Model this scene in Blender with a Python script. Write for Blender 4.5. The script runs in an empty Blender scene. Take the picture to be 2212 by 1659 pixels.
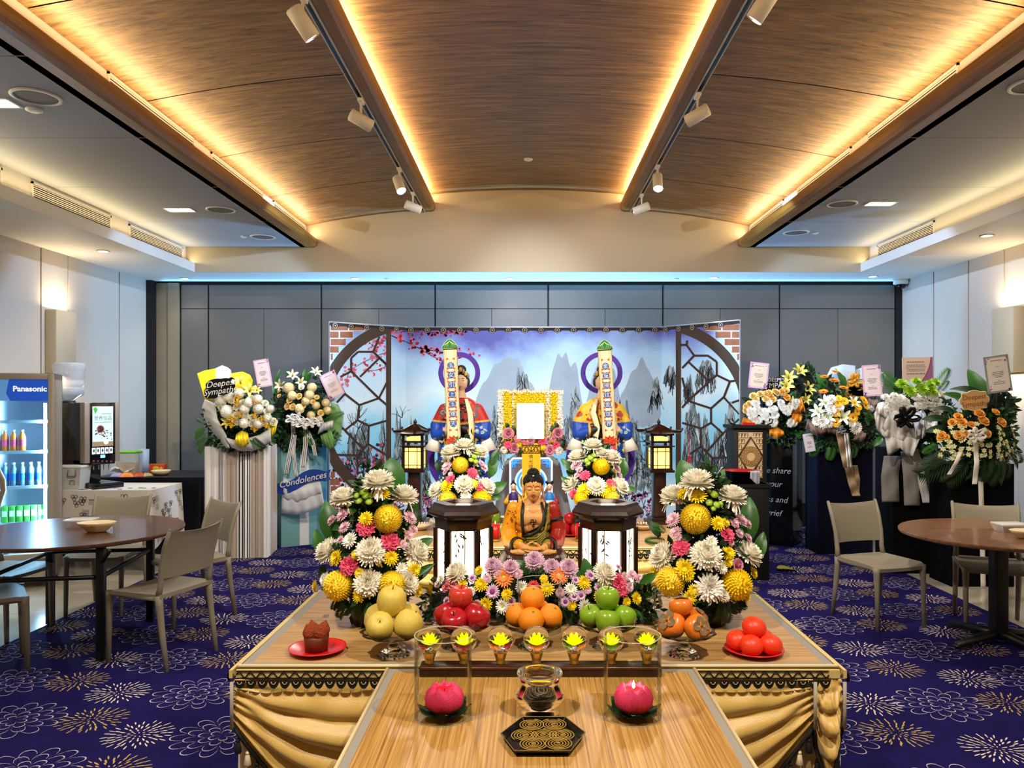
import bpy, bmesh, math, random
from mathutils import Vector, Matrix, Euler, noise
from math import sin, cos, pi, radians, atan2, sqrt

SC = bpy.context.scene
COL = SC.collection

# ---------------------------------------------------------------- camera
PXF = 1661.0            # focal length in pixels of the 2212 x 1659 frame
PX0, PY0 = 1140.0, 862.0  # where the level optical axis meets the picture
CAMZ = 1.62
cam_d = bpy.data.cameras.new('camera')
cam = bpy.data.objects.new('camera', cam_d)
COL.objects.link(cam)
cam.location = (0, 0, CAMZ)
cam.rotation_euler = (pi / 2, 0, 0)
cam_d.sensor_width = 36.0
cam_d.lens = 36.0 * PXF / 2212.0
cam_d.shift_x = (1106.0 - PX0) / 2212.0
cam_d.shift_y = (PY0 - 829.5) / 2212.0
cam_d.clip_start = 0.05
SC.camera = cam

def P(x, y, d):
 """a point of the hall: picture direction and distance into the room"""
 return Vector(((x - PX0) / PXF * d, d, CAMZ - (y - PY0) / PXF * d))

def S(px, d):
 return px / PXF * d

# ---------------------------------------------------------------- view, world
SC.view_settings.view_transform = 'Standard'
SC.view_settings.look = 'None'
SC.view_settings.gamma = 1.0
SC.view_settings.use_curve_mapping = False
SC.view_settings.exposure = 0.3
W = bpy.data.worlds.new('world')
SC.world = W
W.use_nodes = True
W.node_tree.nodes['Background'].inputs[0].default_value = (0.9, 0.85, 0.8, 1)
W.node_tree.nodes['Background'].inputs[1].default_value = 0.25
SC.cycles.max_bounces = 7
SC.cycles.diffuse_bounces = 4
SC.cycles.glossy_bounces = 4
SC.cycles.transmission_bounces = 7
SC.cycles.transparent_max_bounces = 12
SC.cycles.sample_clamp_indirect = 4.0
SC.cycles.caustics_refractive = False
SC.cycles.caustics_reflective = False
SC.cycles.use_denoising = True

# ---------------------------------------------------------------- room sizes
XL, XR = -4.78, 4.74
YB, YN = 9.75, -4.2
ZS = 3.11        # underside of the perimeter bulkhead
ZF = 3.40        # flat side ceilings
YG = 9.03        # gable wall above the bulkhead

# ---------------------------------------------------------------- lamps of the room
WARM = (1.0, 0.66, 0.30)
SOFT = (1.0, 0.80, 0.52)
NEUT = (1.0, 0.91, 0.78)
COOL = (0.38, 0.60, 1.0)

def area(name, loc, rot, sx, sy, watt, col, spread=None):
 l = bpy.data.lights.new(name, 'AREA')
 l.shape = 'RECTANGLE'
 l.size, l.size_y = sx, sy
 l.energy = watt
 l.color = col
 if spread:
  l.spread = spread
 o = bpy.data.objects.new(name, l)
 COL.objects.link(o)
 o.location = loc
 o.rotation_euler = rot
 return o

def spot(name, loc, target, watt, col, ang=60, blend=0.5, rad=0.03):
 l = bpy.data.lights.new(name, 'SPOT')
 l.energy = watt
 l.color = col
 l.spot_size = radians(ang)
 l.spot_blend = blend
 l.shadow_soft_size = rad
 o = bpy.data.objects.new(name, l)
 COL.objects.link(o)
 o.location = loc
 d = Vector(target) - Vector(loc)
 o.rotation_euler = d.to_track_quat('-Z', 'Y').to_euler()
 return o

LY, LN = (YG + YN) / 2, YG - YN - 0.1
for s in (-1, 1):
 # strips lying in the coves: inner beams, outer beams, side coffers
 area('cove_strip_inner', (s * 1.145, LY, 3.935), (0, pi - s * 0.45, 0), 0.03, LN, 76, WARM)
 area('cove_strip_outer', (s * 2.53, LY, 3.525), (0, pi - s * 0.75, 0), 0.03, LN, 66, (1.0, 0.72, 0.38))
 area('cove_strip_side', (s * 3.95, LY, 3.222), (0, pi - s * 0.80, 0), 0.03, LN, 34, (1.0, 0.80, 0.44))
# cool strip on the head of the partition, facing the bulkhead above it
area('slot_strip', (0, 9.70, 3.062), (pi + .95, 0, 0), 9.2, 0.03, 13, (0.12, 0.45, 1.0))

# round downlights in the bulkhead, square ones in the flat ceiling (fittings are built below)
ROUND_DL = [(-4.27, 7.73), (-4.24, 9.50), (-2.13, 9.50), (-0.22, 9.50), (2.28, 9.42), (4.19, 9.34), (4.18, 7.0),
   (-4.27, 5.0), (-4.27, 2.4), (4.18, 4.4), (4.18, 1.8), (-4.27, -0.5), (4.18, -0.8)]
SQUARE_DL = [(-3.27, 7.23), (3.21, 7.0), (-3.21, 4.62), (3.25, 4.5), (-3.25, 2.0), (3.25, 2.0), (-3.25, -1.0), (3.25, -1.0)]
for x, y in ROUND_DL:
 spot('downlight_lamp', (x, y, ZS - 0.03), (x, y, 0), 16 if y < 9 else 8, NEUT, 105, 0.8, 0.04)
for x, y in SQUARE_DL:
 spot('downlight_lamp', (x, y, ZF - 0.03), (x, y - (0.6 if y > 3 else 0), 0), 95, NEUT, 110, 0.9, 0.05)

# heads on the two lighting tracks, the last four unseen and added: position along the rail and where each one points
TRACK = [(-1, 4.15, (-2.9, 7.7, 1.0), 270, NEUT), (-1, 5.6, (1.0, 8.9, 1.6), 330, (.92, .96, 1)), (-1, 7.27, (-4.8, 8.9, 1.6), 380, COOL), (-1, 8.13, (0.1, 5.4, 1.0), 130, NEUT),
  (1, 3.95, (3.3, 7.3, 1.0), 310, NEUT), (1, 5.5, (-1.0, 8.9, 1.6), 330, (.92, .96, 1)), (1, 7.19, (4.8, 8.7, 1.6), 380, COOL), (1, 8.2, (-0.1, 5.4, 1.0), 130, NEUT),
  (-1, 1.2, (-0.5, 2.9, 0.7), 240, NEUT), (1, 1.2, (0.5, 2.9, 0.7), 240, NEUT),  # unseen heads added to brighten the altar front, no fittings built
  (-1, 2.7, (0.3, 5.3, 1.4), 330, NEUT), (1, 2.7, (-0.3, 5.3, 1.4), 330, NEUT)]  # unseen heads added for frontal light on the rear altar table

# ---------------------------------------------------------------- mesh helpers
class MB:
 """collects faces and links them as one mesh object"""

 def __init__(self):
  self.v, self.f, self.m, self.s = [], [], [], []

 def add(self, vs, fs, mi=0, smooth=False, M=None):
  o = len(self.v)
  if M is not None:
   vs = [M @ Vector(p) for p in vs]
  self.v.extend([tuple(p) for p in vs])
  for f in fs:
   self.f.append(tuple(i + o for i in f))
   self.m.append(mi)
   self.s.append(smooth)
  return self

 def merge(self, b, M=None, mo=0):
  o = len(self.v)
  self.v.extend([tuple(M @ Vector(p)) for p in b.v] if M is not None else b.v)
  self.f.extend(tuple(i + o for i in f) for f in b.f)
  self.m.extend(i + mo for i in b.m)
  self.s.extend(b.s)
  return self

 def box(self, x0, x1, y0, y1, z0, z1, mi=0, M=None):
  vs = [(x, y, z) for z in (z0, z1) for y in (y0, y1) for x in (x0, x1)]
  fs = [(0, 2, 3, 1), (4, 5, 7, 6), (0, 1, 5, 4), (2, 6, 7, 3), (0, 4, 6, 2), (1, 3, 7, 5)]
  return self.add(vs, fs, mi, False, M)

 def rbox(self, x0, x1, y0, y1, z0, z1, r=0.01, seg=2, mi=0, M=None):
  bm = bmesh.new()
  bmesh.ops.create_cube(bm, size=1)
  for v in bm.verts:
   v.co = Vector((x0 + (v.co.x + .5) * (x1 - x0), y0 + (v.co.y + .5) * (y1 - y0), z0 + (v.co.z + .5) * (z1 - z0)))
  bmesh.ops.bevel(bm, geom=list(bm.edges) + list(bm.verts), offset=r, segments=seg, affect='EDGES', profile=0.5)
  bm.verts.index_update()
  self.add([v.co.copy() for v in bm.verts], [[v.index for v in f.verts] for f in bm.faces], mi, True, M)
  bm.free()
  return self

 def lathe(self, prof, n=24, mi=0, M=None, smooth=True, ripple=None, close=False):
  vs, fs, rings = [], [], []
  for k, (r, z) in enumerate(prof):
   if abs(r) < 1e-6:
    rings.append([len(vs)])
    vs.append((0, 0, z))
   else:
    ring = []
    for i in range(n):
     a = 2 * pi * i / n
     q = r * (ripple(a, z, k) if ripple else 1)
     ring.append(len(vs))
     vs.append((q * cos(a), q * sin(a), z))
    rings.append(ring)
  prs = list(zip(rings, rings[1:]))
  if close:
   prs.append((rings[-1], rings[0]))
  for a, b in prs:
   if len(a) == 1 and len(b) == 1:
    continue
   for i in range(n):
    j = (i + 1) % n
    if len(a) == 1:
     fs.append((a[0], b[j], b[i]))
    elif len(b) == 1:
     fs.append((a[i], a[j], b[0]))
    else:
     fs.append((a[i], a[j], b[j], b[i]))
  return self.add(vs, fs, mi, smooth, M)

 def tube(self, pts, r, n=8, mi=0, M=None, caps=True, smooth=True, flat=1.0):
  pts = [Vector(p) for p in pts]
  k = len(pts)
  rs = r if isinstance(r, (list, tuple)) else [r] * k
  vs, fs = [], []
  up = None
  for i, p in enumerate(pts):
   t = (pts[min(i + 1, k - 1)] - pts[max(i - 1, 0)])
   if t.length < 1e-9:
    t = Vector((0, 0, 1))
   t.normalize()
   if up is None:
    up = Vector((0, 0, 1)) if abs(t.z) < 0.9 else Vector((1, 0, 0))
   a = up - t * up.dot(t)
   if a.length < 1e-6:
    a = t.orthogonal()
   a.normalize()
   up = a
   b = t.cross(a)
   for j in range(n):
    q = 2 * pi * j / n
    vs.append(p + a * (cos(q) * rs[i] * flat) + b * (sin(q) * rs[i]))
  for i in range(k - 1):
   for j in range(n):
    j2 = (j + 1) % n
    fs.append((i * n + j, i * n + j2, (i + 1) * n + j2, (i + 1) * n + j))
  if caps:
   fs.append(tuple(reversed(range(n))))
   fs.append(tuple((k - 1) * n + j for j in range(n)))
  return self.add(vs, fs, mi, smooth, M)

 def prism(self, poly, z0, z1, mi=0, M=None):
  n = len(poly)
  vs = [(x, y, z0) for x, y in poly] + [(x, y, z1) for x, y in poly]
  fs = [tuple(reversed(range(n))), tuple(range(n, 2 * n))]
  fs += [(i, (i + 1) % n, n + (i + 1) % n, n + i) for i in range(n)]
  return self.add(vs, fs, mi, False, M)

 def grid(self, fn, nu, nv, mi=0, M=None, smooth=True, closed=False):
  vs = [fn(i / nu, j / nv) for j in range(nv + 1) for i in range(nu + (0 if closed else 1))]
  w = nu if closed else nu + 1
  fs = []
  for j in range(nv):
   for i in range(nu):
    i2 = (i + 1) % w if closed else i + 1
    fs.append((j * w + i, j * w + i2, (j + 1) * w + i2, (j + 1) * w + i))
  return self.add(vs, fs, mi, smooth, M)

 def ball(self, c, r, nu=16, nv=10, mi=0, M=None):
  rx, ry, rz = r if isinstance(r, (list, tuple)) else (r, r, r)
  vs, fs = [(c[0], c[1], c[2] - rz)], []
  for j in range(1, nv):
   q = -pi / 2 + pi * j / nv
   for i in range(nu):
    a = 2 * pi * i / nu
    vs.append((c[0] + rx * cos(q) * cos(a), c[1] + ry * cos(q) * sin(a), c[2] + rz * sin(q)))
  vs.append((c[0], c[1], c[2] + rz))
  L = len(vs) - 1
  for i in range(nu):
   i2 = (i + 1) % nu
   fs.append((0, 1 + i2, 1 + i))
   for j in range(nv - 2):
    a = 1 + j * nu
    fs.append((a + i, a + i2, a + nu + i2, a + nu + i))
   a = 1 + (nv - 2) * nu
   fs.append((a + i, a + i2, L))
  return self.add(vs, fs, mi, True, M)

 def poly(self, pts, mi=0, M=None):
  return self.add(pts, [tuple(range(len(pts)))], mi, False, M)

 def mesh(self, name, mats):
  me = bpy.data.meshes.new(name)
  me.from_pydata(self.v, [], self.f)
  for m in (mats if isinstance(mats, (list, tuple)) else [mats]):
   me.materials.append(m)
  me.polygons.foreach_set('material_index', self.m)
  me.polygons.foreach_set('use_smooth', self.s)
  me.update()
  return me

 def build(self, name, mats, parent=None, loc=(0, 0, 0), rot=(0, 0, 0), scale=1):
  return put(name, self.mesh(name, mats), parent, loc, rot, scale)

def put(name, mesh, parent=None, loc=(0, 0, 0), rot=(0, 0, 0), scale=1):
 o = bpy.data.objects.new(name, mesh)
 COL.objects.link(o)
 o.parent = parent
 o.location = loc
 o.rotation_euler = rot
 o.scale = (scale,) * 3 if not isinstance(scale, (list, tuple)) else scale
 return o

def tag(o, label, cat, group=None, kind=None):
 o['label'] = label
 o['category'] = cat
 if group:
  o['group'] = group
 if kind:
  o['kind'] = kind
 return o

def thing(name, label, cat, loc=(0, 0, 0), rz=0, group=None, rot=None):
 o = bpy.data.objects.new(name, None)
 COL.objects.link(o)
 o.empty_display_size = 0.05
 o.location = loc
 o.rotation_euler = rot if rot else (0, 0, rz)
 return tag(o, label, cat, group)

def struct(o):
 o['kind'] = 'structure'
 return o

def copy_tree(o, parent=None):
 c = o.copy()
 COL.objects.link(c)
 c.parent = parent
 for ch in list(o.children):
  copy_tree(ch, c)
 return c

def dup(o, loc, rz=None, label=None, group=None, rot=None, scale=None):
 c = copy_tree(o)
 c.location = loc
 if rz is not None:
  c.rotation_euler = (0, 0, rz)
 if rot is not None:
  c.rotation_euler = rot
 if scale:
  c.scale = (scale,) * 3
 if label:
  c['label'] = label
 if group:
  c['group'] = group
 return c

def T(x=0, y=0, z=0, rx=0, ry=0, rz=0, s=1):
 sm = Matrix.Diagonal((s, s, s, 1)) if not isinstance(s, (tuple, list)) else Matrix.Diagonal((*s, 1))
 return Matrix.Translation((x, y, z)) @ Euler((rx, ry, rz)).to_matrix().to_4x4() @ sm

def aim(loc, direction, s=1, roll=0):
 q = Vector(direction).to_track_quat('Z', 'Y').to_matrix().to_4x4()
 return Matrix.Translation(loc) @ q @ Matrix.Rotation(roll, 4, 'Z') @ Matrix.Diagonal((s, s, s, 1))

def text_mb(body, size, mi=0, M=None, align='CENTER', shear=0, extrude=0.0, mb=None, bold=0.0, line=1.0, res=3):
 c = bpy.data.curves.new('t', 'FONT')
 c.body = body
 c.size = size
 c.align_x = align
 c.align_y = 'CENTER'
 c.shear = shear
 c.extrude = extrude
 c.offset = bold
 c.space_line = line
 c.resolution_u = res
 o = bpy.data.objects.new('t', c)
 COL.objects.link(o)
 dg = bpy.context.evaluated_depsgraph_get()
 me = bpy.data.meshes.new_from_object(o.evaluated_get(dg))
 mb = mb or MB()
 mb.add([v.co.copy() for v in me.vertices], [tuple(p.vertices) for p in me.polygons], mi, False, M)
 bpy.data.objects.remove(o)
 bpy.data.curves.remove(c)
 bpy.data.meshes.remove(me)
 return mb

# ---------------------------------------------------------------- materials
MATS = {}

def lin(c):
 return tuple((v / 255 / 12.92) if v / 255 <= 0.04045 else ((v / 255 + 0.055) / 1.055) ** 2.4 for v in c) + (1.0,)

def mat(name, rgb, rough=0.5, metal=0.0, emit=0.0, trans=0.0, ior=1.45, alpha=1.0, var=0.0, vscale=20.0, bump=0.0, bscale=60.0,
  stretch=(1, 1, 1), coat=0.0, emit_rgb=None, sheen=0.0, sss=0.0, spec=None):
 if name in MATS:
  return MATS[name]
 m = bpy.data.materials.new(name)
 m.use_nodes = True
 nt = m.node_tree
 b = nt.nodes['Principled BSDF']
 I = b.inputs
 I['Base Color'].default_value = lin(rgb)
 I['Roughness'].default_value = rough
 I['Metallic'].default_value = metal
 I['IOR'].default_value = ior
 I['Alpha'].default_value = alpha
 if spec is not None:
  I['Specular IOR Level'].default_value = spec
 if trans:
  I['Transmission Weight'].default_value = trans
 if coat:
  I['Coat Weight'].default_value = coat
  I['Coat Roughness'].default_value = 0.08
 if sheen:
  I['Sheen Weight'].default_value = sheen
 if sss:
  I['Subsurface Weight'].default_value = sss
  I['Subsurface Radius'].default_value = (0.01, 0.006, 0.004)
 if emit:
  I['Emission Color'].default_value = lin(emit_rgb or rgb)
  I['Emission Strength'].default_value = emit
 if var or bump:
  tc = nt.nodes.new('ShaderNodeTexCoord')
  mp = nt.nodes.new('ShaderNodeMapping')
  mp.inputs['Scale'].default_value = stretch
  nt.links.new(tc.outputs['Object'], mp.inputs['Vector'])
  if var:
   n = nt.nodes.new('ShaderNodeTexNoise')
   n.inputs['Scale'].default_value = vscale
   n.inputs['Detail'].default_value = 4
   nt.links.new(mp.outputs[0], n.inputs['Vector'])
   hs = nt.nodes.new('ShaderNodeMixRGB')
   hs.blend_type = 'MIX'
   c = lin(rgb)
   hs.inputs[1].default_value = tuple(v * (1 - var) for v in c[:3]) + (1,)
   hs.inputs[2].default_value = tuple(min(1, v * (1 + var)) for v in c[:3]) + (1,)
   nt.links.new(n.outputs['Fac'], hs.inputs[0])
   nt.links.new(hs.outputs[0], I['Base Color'])
  if bump:
   n2 = nt.nodes.new('ShaderNodeTexNoise')
   n2.inputs['Scale'].default_value = bscale
   n2.inputs['Detail'].default_value = 3
   nt.links.new(mp.outputs[0], n2.inputs['Vector'])
   bp = nt.nodes.new('ShaderNodeBump')
   bp.inputs['Strength'].default_value = bump
   bp.inputs['Distance'].default_value = 0.01
   nt.links.new(n2.outputs['Fac'], bp.inputs['Height'])
   nt.links.new(bp.outputs[0], I['Normal'])
 MATS[name] = m
 return m

def wood(name, dark, mid, light, scale=(1, 1, 1), freq=6.0, rough=0.45, distort=1.5, streak=None, coat=0.0):
 if name in MATS:
  return MATS[name]
 m = bpy.data.materials.new(name)
 m.use_nodes = True
 nt = m.node_tree
 b = nt.nodes['Principled BSDF']
 b.inputs['Roughness'].default_value = rough
 if coat:
  b.inputs['Coat Weight'].default_value = coat
 tc = nt.nodes.new('ShaderNodeTexCoord')
 mp = nt.nodes.new('ShaderNodeMapping')
 mp.inputs['Scale'].default_value = scale
 nt.links.new(tc.outputs['Object'], mp.inputs['Vector'])
 n = nt.nodes.new('ShaderNodeTexNoise')
 n.inputs['Scale'].default_value = freq
 n.inputs['Detail'].default_value = 6
 n.inputs['Roughness'].default_value = 0.65
 n.inputs['Distortion'].default_value = distort
 nt.links.new(mp.outputs[0], n.inputs['Vector'])
 r = nt.nodes.new('ShaderNodeValToRGB')
 e = r.color_ramp.elements
 e[0].position, e[0].color = 0.30, lin(dark)
 e[1].position, e[1].color = 0.68, lin(light)
 k = e.new(0.48)
 k.color = lin(mid)
 nt.links.new(n.outputs['Fac'], r.inputs['Fac'])
 out = r.outputs['Color']
 if streak:
  n2 = nt.nodes.new('ShaderNodeTexNoise')
  n2.inputs['Scale'].default_value = freq * 2.3
  n2.inputs['Detail'].default_value = 2
  nt.links.new(mp.outputs[0], n2.inputs['Vector'])
  r2 = nt.nodes.new('ShaderNodeValToRGB')
  r2.color_ramp.elements[0].position = 0.62
  r2.color_ramp.elements[1].position = 0.74
  mx = nt.nodes.new('ShaderNodeMixRGB')
  mx.inputs[2].default_value = lin(streak)
  nt.links.new(n2.outputs['Fac'], r2.inputs['Fac'])
  nt.links.new(r2.outputs['Color'], mx.inputs[0])
  nt.links.new(out, mx.inputs[1])
  out = mx.outputs[0]
 nt.links.new(out, b.inputs['Base Color'])
 MATS[name] = m
 return m

M_ceilwood = wood('ceiling_wood', (84, 60, 32), (132, 98, 56), (168, 128, 78), (0.5, 9, 9), 3.2, 0.5, 0.6, streak=(84, 60, 34))
M_beam = wood('beam_wood', (110, 72, 20), (138, 92, 28), (156, 108, 38), (9, 0.5, 9), 3.0, 0.4, 0.6)
M_white = mat('white_paint', (226, 218, 204), 0.6)
M_flatceil = mat('ceiling_paint', (156, 157, 160), 0.7)
M_gable = mat('gable_paint', (182, 170, 146), 0.7, bump=0.15, bscale=300)
M_panel = mat('partition_laminate', (106, 104, 99), 0.45, var=0.06, vscale=90)
M_panelR = mat('side_panel_laminate', (208, 198, 182), 0.55, bump=0.1, bscale=350)
M_black = mat('black_gap', (8, 8, 9), 0.6)
M_stone = mat('stone_floor', (178, 168, 150), 0.18, var=0.18, vscale=1.6)
M_navy = mat('carpet_navy', (25, 19, 80), 0.95, var=0.3, vscale=8, bump=0.3, bscale=400, spec=0.1)
M_cgold = mat('carpet_gold', (194, 166, 92), 0.95, spec=0.1)
M_ccream = mat('carpet_cream', (228, 212, 190), 0.95, spec=0.1)
M_cline = mat('carpet_line', (192, 182, 196), 0.95, spec=0.1)
M_alu = mat('aluminium', (196, 196, 196), 0.35, 0.7)
M_dkwood = wood('dark_rosewood', (13, 5, 3), (32, 11, 6), (56, 21, 11), (6, 6, 1), 5.0, 0.3, 1.0, coat=0.15)
M_paperglow = mat('lantern_panel', (255, 240, 205), 0.6, emit=3.2, emit_rgb=(255, 240, 208))
M_blackgloss = mat('black_gloss', (10, 10, 12), 0.12)
M_gold = mat('gold_metal', (232, 190, 96), 0.3, 0.85)
M_leaf = mat('leaf_green', (50, 100, 36), 0.4, var=0.35, vscale=12)
M_leafd = mat('leaf_dark', (26, 56, 24), 0.5, var=0.4, vscale=20)
M_leafl = mat('leaf_light', (82, 128, 40), 0.5, var=0.25, vscale=14)
M_cream = mat('petal_cream', (252, 248, 232), 0.6)
M_white2 = mat('petal_white', (250, 248, 240), 0.6)
M_yel = mat('petal_yellow', (250, 222, 16), 0.6)
M_yel2 = mat('petal_golden', (255, 230, 64), 0.6)
M_pink = mat('petal_pink', (236, 92, 130), 0.6)
M_lpink = mat('petal_pale_pink', (242, 200, 214), 0.6)
M_lilac = mat('petal_lilac', (238, 206, 226), 0.6)
M_purp = mat('petal_purple', (136, 52, 124), 0.6)
M_lime = mat('petal_lime', (176, 206, 76), 0.6)
M_oran = mat('petal_orange', (242, 138, 60), 0.6)
M_coral = mat('petal_coral', (228, 84, 70), 0.6)
M_brown = mat('flower_eye', (70, 40, 20), 0.8)
GLASS_N = 0

def glass(name, rgb, rough=0.0, ior=1.45, tint=0.93):
 """thin clear glass: fresnel reflection over see-through"""
 if name in MATS:
  return MATS[name]
 m = bpy.data.materials.new(name)
 m.use_nodes = True
 nt = m.node_tree
 nt.nodes.remove(nt.nodes['Principled BSDF'])
 out = nt.nodes['Material Output']
 tr = nt.nodes.new('ShaderNodeBsdfTransparent')
 tr.inputs[0].default_value = tuple(v * tint for v in lin(rgb)[:3]) + (1,)
 gl = nt.nodes.new('ShaderNodeBsdfGlossy')
 gl.inputs['Roughness'].default_value = max(rough, 0.03)
 fr = nt.nodes.new('ShaderNodeLayerWeight')
 fr.inputs['Blend'].default_value = 0.10
 mx = nt.nodes.new('ShaderNodeMixShader')
 hf = nt.nodes.new('ShaderNodeMath')
 hf.operation = 'MULTIPLY'
 hf.inputs[1].default_value = 0.55
 nt.links.new(fr.outputs['Fresnel'], hf.inputs[0])
 nt.links.new(hf.outputs[0], mx.inputs[0])
 nt.links.new(tr.outputs[0], mx.inputs[1])
 nt.links.new(gl.outputs[0], mx.inputs[2])
 nt.links.new(mx.outputs[0], out.inputs[0])
 MATS[name] = m
 return m

def patterned(name, base, spot1, spot2, scale=26.0, r1=0.26, r2=0.34, rough=0.5):
 """printed cloth: scattered two-tone sprigs on a plain ground"""
 m = mat(name, base, rough)
 nt = m.node_tree
 tc = nt.nodes.new('ShaderNodeTexCoord')
 v = nt.nodes.new('ShaderNodeTexVoronoi')
 v.inputs['Scale'].default_value = scale
 n = nt.nodes.new('ShaderNodeTexNoise')
 n.inputs['Scale'].default_value = scale * 2.2
 mx = nt.nodes.new('ShaderNodeMixRGB')
 mx.inputs[0].default_value = .03
 nt.links.new(tc.outputs['Object'], n.inputs['Vector'])
 nt.links.new(tc.outputs['Object'], mx.inputs[1])
 nt.links.new(n.outputs['Color'], mx.inputs[2])
 nt.links.new(mx.outputs[0], v.inputs['Vector'])
 r = nt.nodes.new('ShaderNodeValToRGB')
 r.color_ramp.interpolation = 'CONSTANT'
 e = r.color_ramp.elements
 e[0].position, e[0].color = 0.0, lin(spot1)
 e[1].position, e[1].color = r2, lin(base)
 k = e.new(r1 * .55)
 k.color = lin(spot2)
 k = e.new(r1 * .8)
 k.color = lin(spot1)
 nt.links.new(v.outputs['Distance'], r.inputs['Fac'])
 nt.links.new(r.outputs['Color'], nt.nodes['Principled BSDF'].inputs['Base Color'])
 return m

M_glass = glass('clear_glass', (250, 250, 246), 0, 1.45, .98)
M_cut = mat('cut_crystal', (255, 255, 250), 0.03, trans=1.0, ior=1.45)

# ================================================================ ROOM SHELL
def lag(pts):
 def f(x):
  s = 0
  for i, (xi, yi) in enumerate(pts):
   t = yi
   for j, (xj, _) in enumerate(pts):
    if i != j:
     t *= (x - xj) / (xi - xj)
   s += t
  return s
 return f

zside = lag([(2.66, 3.635), (2.0, 3.752), (1.18, 3.838)])
zmid = lambda x: 4.07 - 0.042 * x * x

# vaulted timber ceiling: wide middle vault and two side vaults, each with thin panel joints
mb = MB()
mb.grid(lambda u, v: (-1.32 + 2.64 * u, YN + (YG + 0.2 - YN) * v, zmid(-1.32 + 2.64 * u)), 28, 10)
struct(mb.build('ceiling', M_ceilwood))
JOINTS = [-3.5, -2.3, -1.05, 0.2, 1.5, 2.77, 3.99, 5.24, 6.46, 7.72]
for s in (-1, 1):
 mb = MB()
 edges = [YN] + JOINTS + [YG + 0.2]
 for a, b in zip(edges, edges[1:]):
  mb.grid(lambda u, v: (s * (1.16 + 1.5 * u), a + 0.006 + (b - a - 0.012) * v, zside(1.16 + 1.5 * u)), 20, 1, 0)
 mb.grid(lambda u, v: (s * (1.16 + 1.5 * u), YN + (YG + 0.2 - YN) * v, zside(1.16 + 1.5 * u) + 0.03), 20, 1, 1)
 struct(mb.build('ceiling', [M_ceilwood, M_black]))
 # flat side ceiling with joints
 mb = MB()
 for a, b in zip(edges, edges[1:]):
  x0, x1 = sorted((s * 2.58, s * 4.06))
  mb.box(x0, x1, a + 0.003, b - 0.003, ZF, ZF + 0.03, 0)
 x0, x1 = sorted((s * 2.6, s * 4.06))
 mb.box(x0, x1, YN, YG + .1, ZF + 0.012, ZF + 0.05, 1)
 struct(mb.build('ceiling', [M_flatceil, M_black]))
 # white upstand behind the outer beam
 mb = MB()
 x0, x1 = sorted((s * 2.60, s * 2.66))
 mb.box(x0, x1, YN, YG + .1, ZF - 0.0, 3.70, 0)
 struct(mb.build('trim_1', M_white))

 # outer and inner bullnose beams
 def nose(cx, cz, w, h, n=8):
  pts = []
  for i in range(n + 1):
   a = -pi / 2 + pi * i / n
   pts.append((cx + w * cos(a), cz + h * sin(a)))
  return pts
 Mx = Matrix(((s, 0, 0, 0), (0, 0, 1, 0), (0, 1, 0, 0), (0, 0, 0, 1)))
 prof = [(-2.595, 3.396), (-2.52, 3.396), (-2.487, 3.403), (-2.466, 3.425), (-2.46, 3.455), (-2.466, 3.49), (-2.478, 3.50), (-2.49, 3.49), (-2.50, 3.44), (-2.595, 3.44)]
 prof = [(-x, z) for x, z in prof]
 mb = MB()
 mb.prism([(x, z) for x, z in prof], YN, YG, 0, Mx)
 struct(mb.build('trim_2', M_beam))
 prof = [(1.19, 3.815), (1.12, 3.815), (1.095, 3.83), (1.083, 3.86), (1.083, 3.90), (1.09, 3.925), (1.10, 3.925), (1.11, 3.89), (1.19, 3.89)]
 mb = MB()
 mb.prism(prof, YN, YG, 0, Mx)
 struct(mb.build('trim_3', M_beam))
 mb = MB()
 x0, x1 = sorted((s * 1.185, s * 1.2))
 mb.box(x0, x1, YN, YG + .1, 3.83, 4.06, 0)
 struct(mb.build('trim_4', M_ceilwood))
 # bulkhead along the side wall with the cove lip
 mb = MB()
 xw = XR if s > 0 else -XL
 x0, x1 = sorted((s * 3.92, s * (xw + 0.1)))
 mb.box(x0, x1, YN, YB + .3, ZS, ZS + 0.05, 0)
 x0, x1 = sorted((s * 3.90, s * 3.92))
 mb.box(x0, x1, YN, YG + .02, ZS, ZS + 0.105, 0)
 x0, x1 = sorted((s * 4.0, s * 4.06))
 mb.box(x0, x1, YN, YG + .02, ZS + 0.05, ZF + 0.02, 0)
 struct(mb.build('ceiling', M_white))
# rear bulkhead
mb = MB()
mb.box(-3.92, 3.92, YG, YB + .3, ZS, ZS + 0.05)
struct(mb.build('ceiling', M_white))
# gable wall: from the bulkhead up to the vaults
mb = MB()
mb.prism([(-3.90, ZS), (3.90, ZS), (3.90, ZS + .05), (4.06, ZS + .05), (4.06, 4.35), (-4.06, 4.35), (-4.06, ZS + .05), (-3.90, ZS + .05)], YG - .02, YG - .0005, 0, Matrix(((1, 0, 0, 0), (0, 0, 1, 0), (0, 1, 0, 0), (0, 0, 0, 1))))
struct(mb.build('wall_gable', M_gable))

# floor: stone all over, wall-to-wall carpet laid into the middle
mb = MB()
nx = [(XL - .3) + (XR - XL + .6) * i / 12 for i in range(13)]
ny = [YN + (YB + .6 - YN) * i / 16 for i in range(17)]
for a, b in zip(nx, nx[1:]):
 for c, d in zip(ny, ny[1:]):
  mb.box(a + .0015, b - .0015, c + .0015, d - .0015, -0.02, 0)
mb.box(XL - .3, XR + .3, YN, YB + .6, -0.03, -0.002, 1)
struct(mb.build('floor', [M_stone, mat('grout', (120, 112, 100), 0.7)]))

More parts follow.
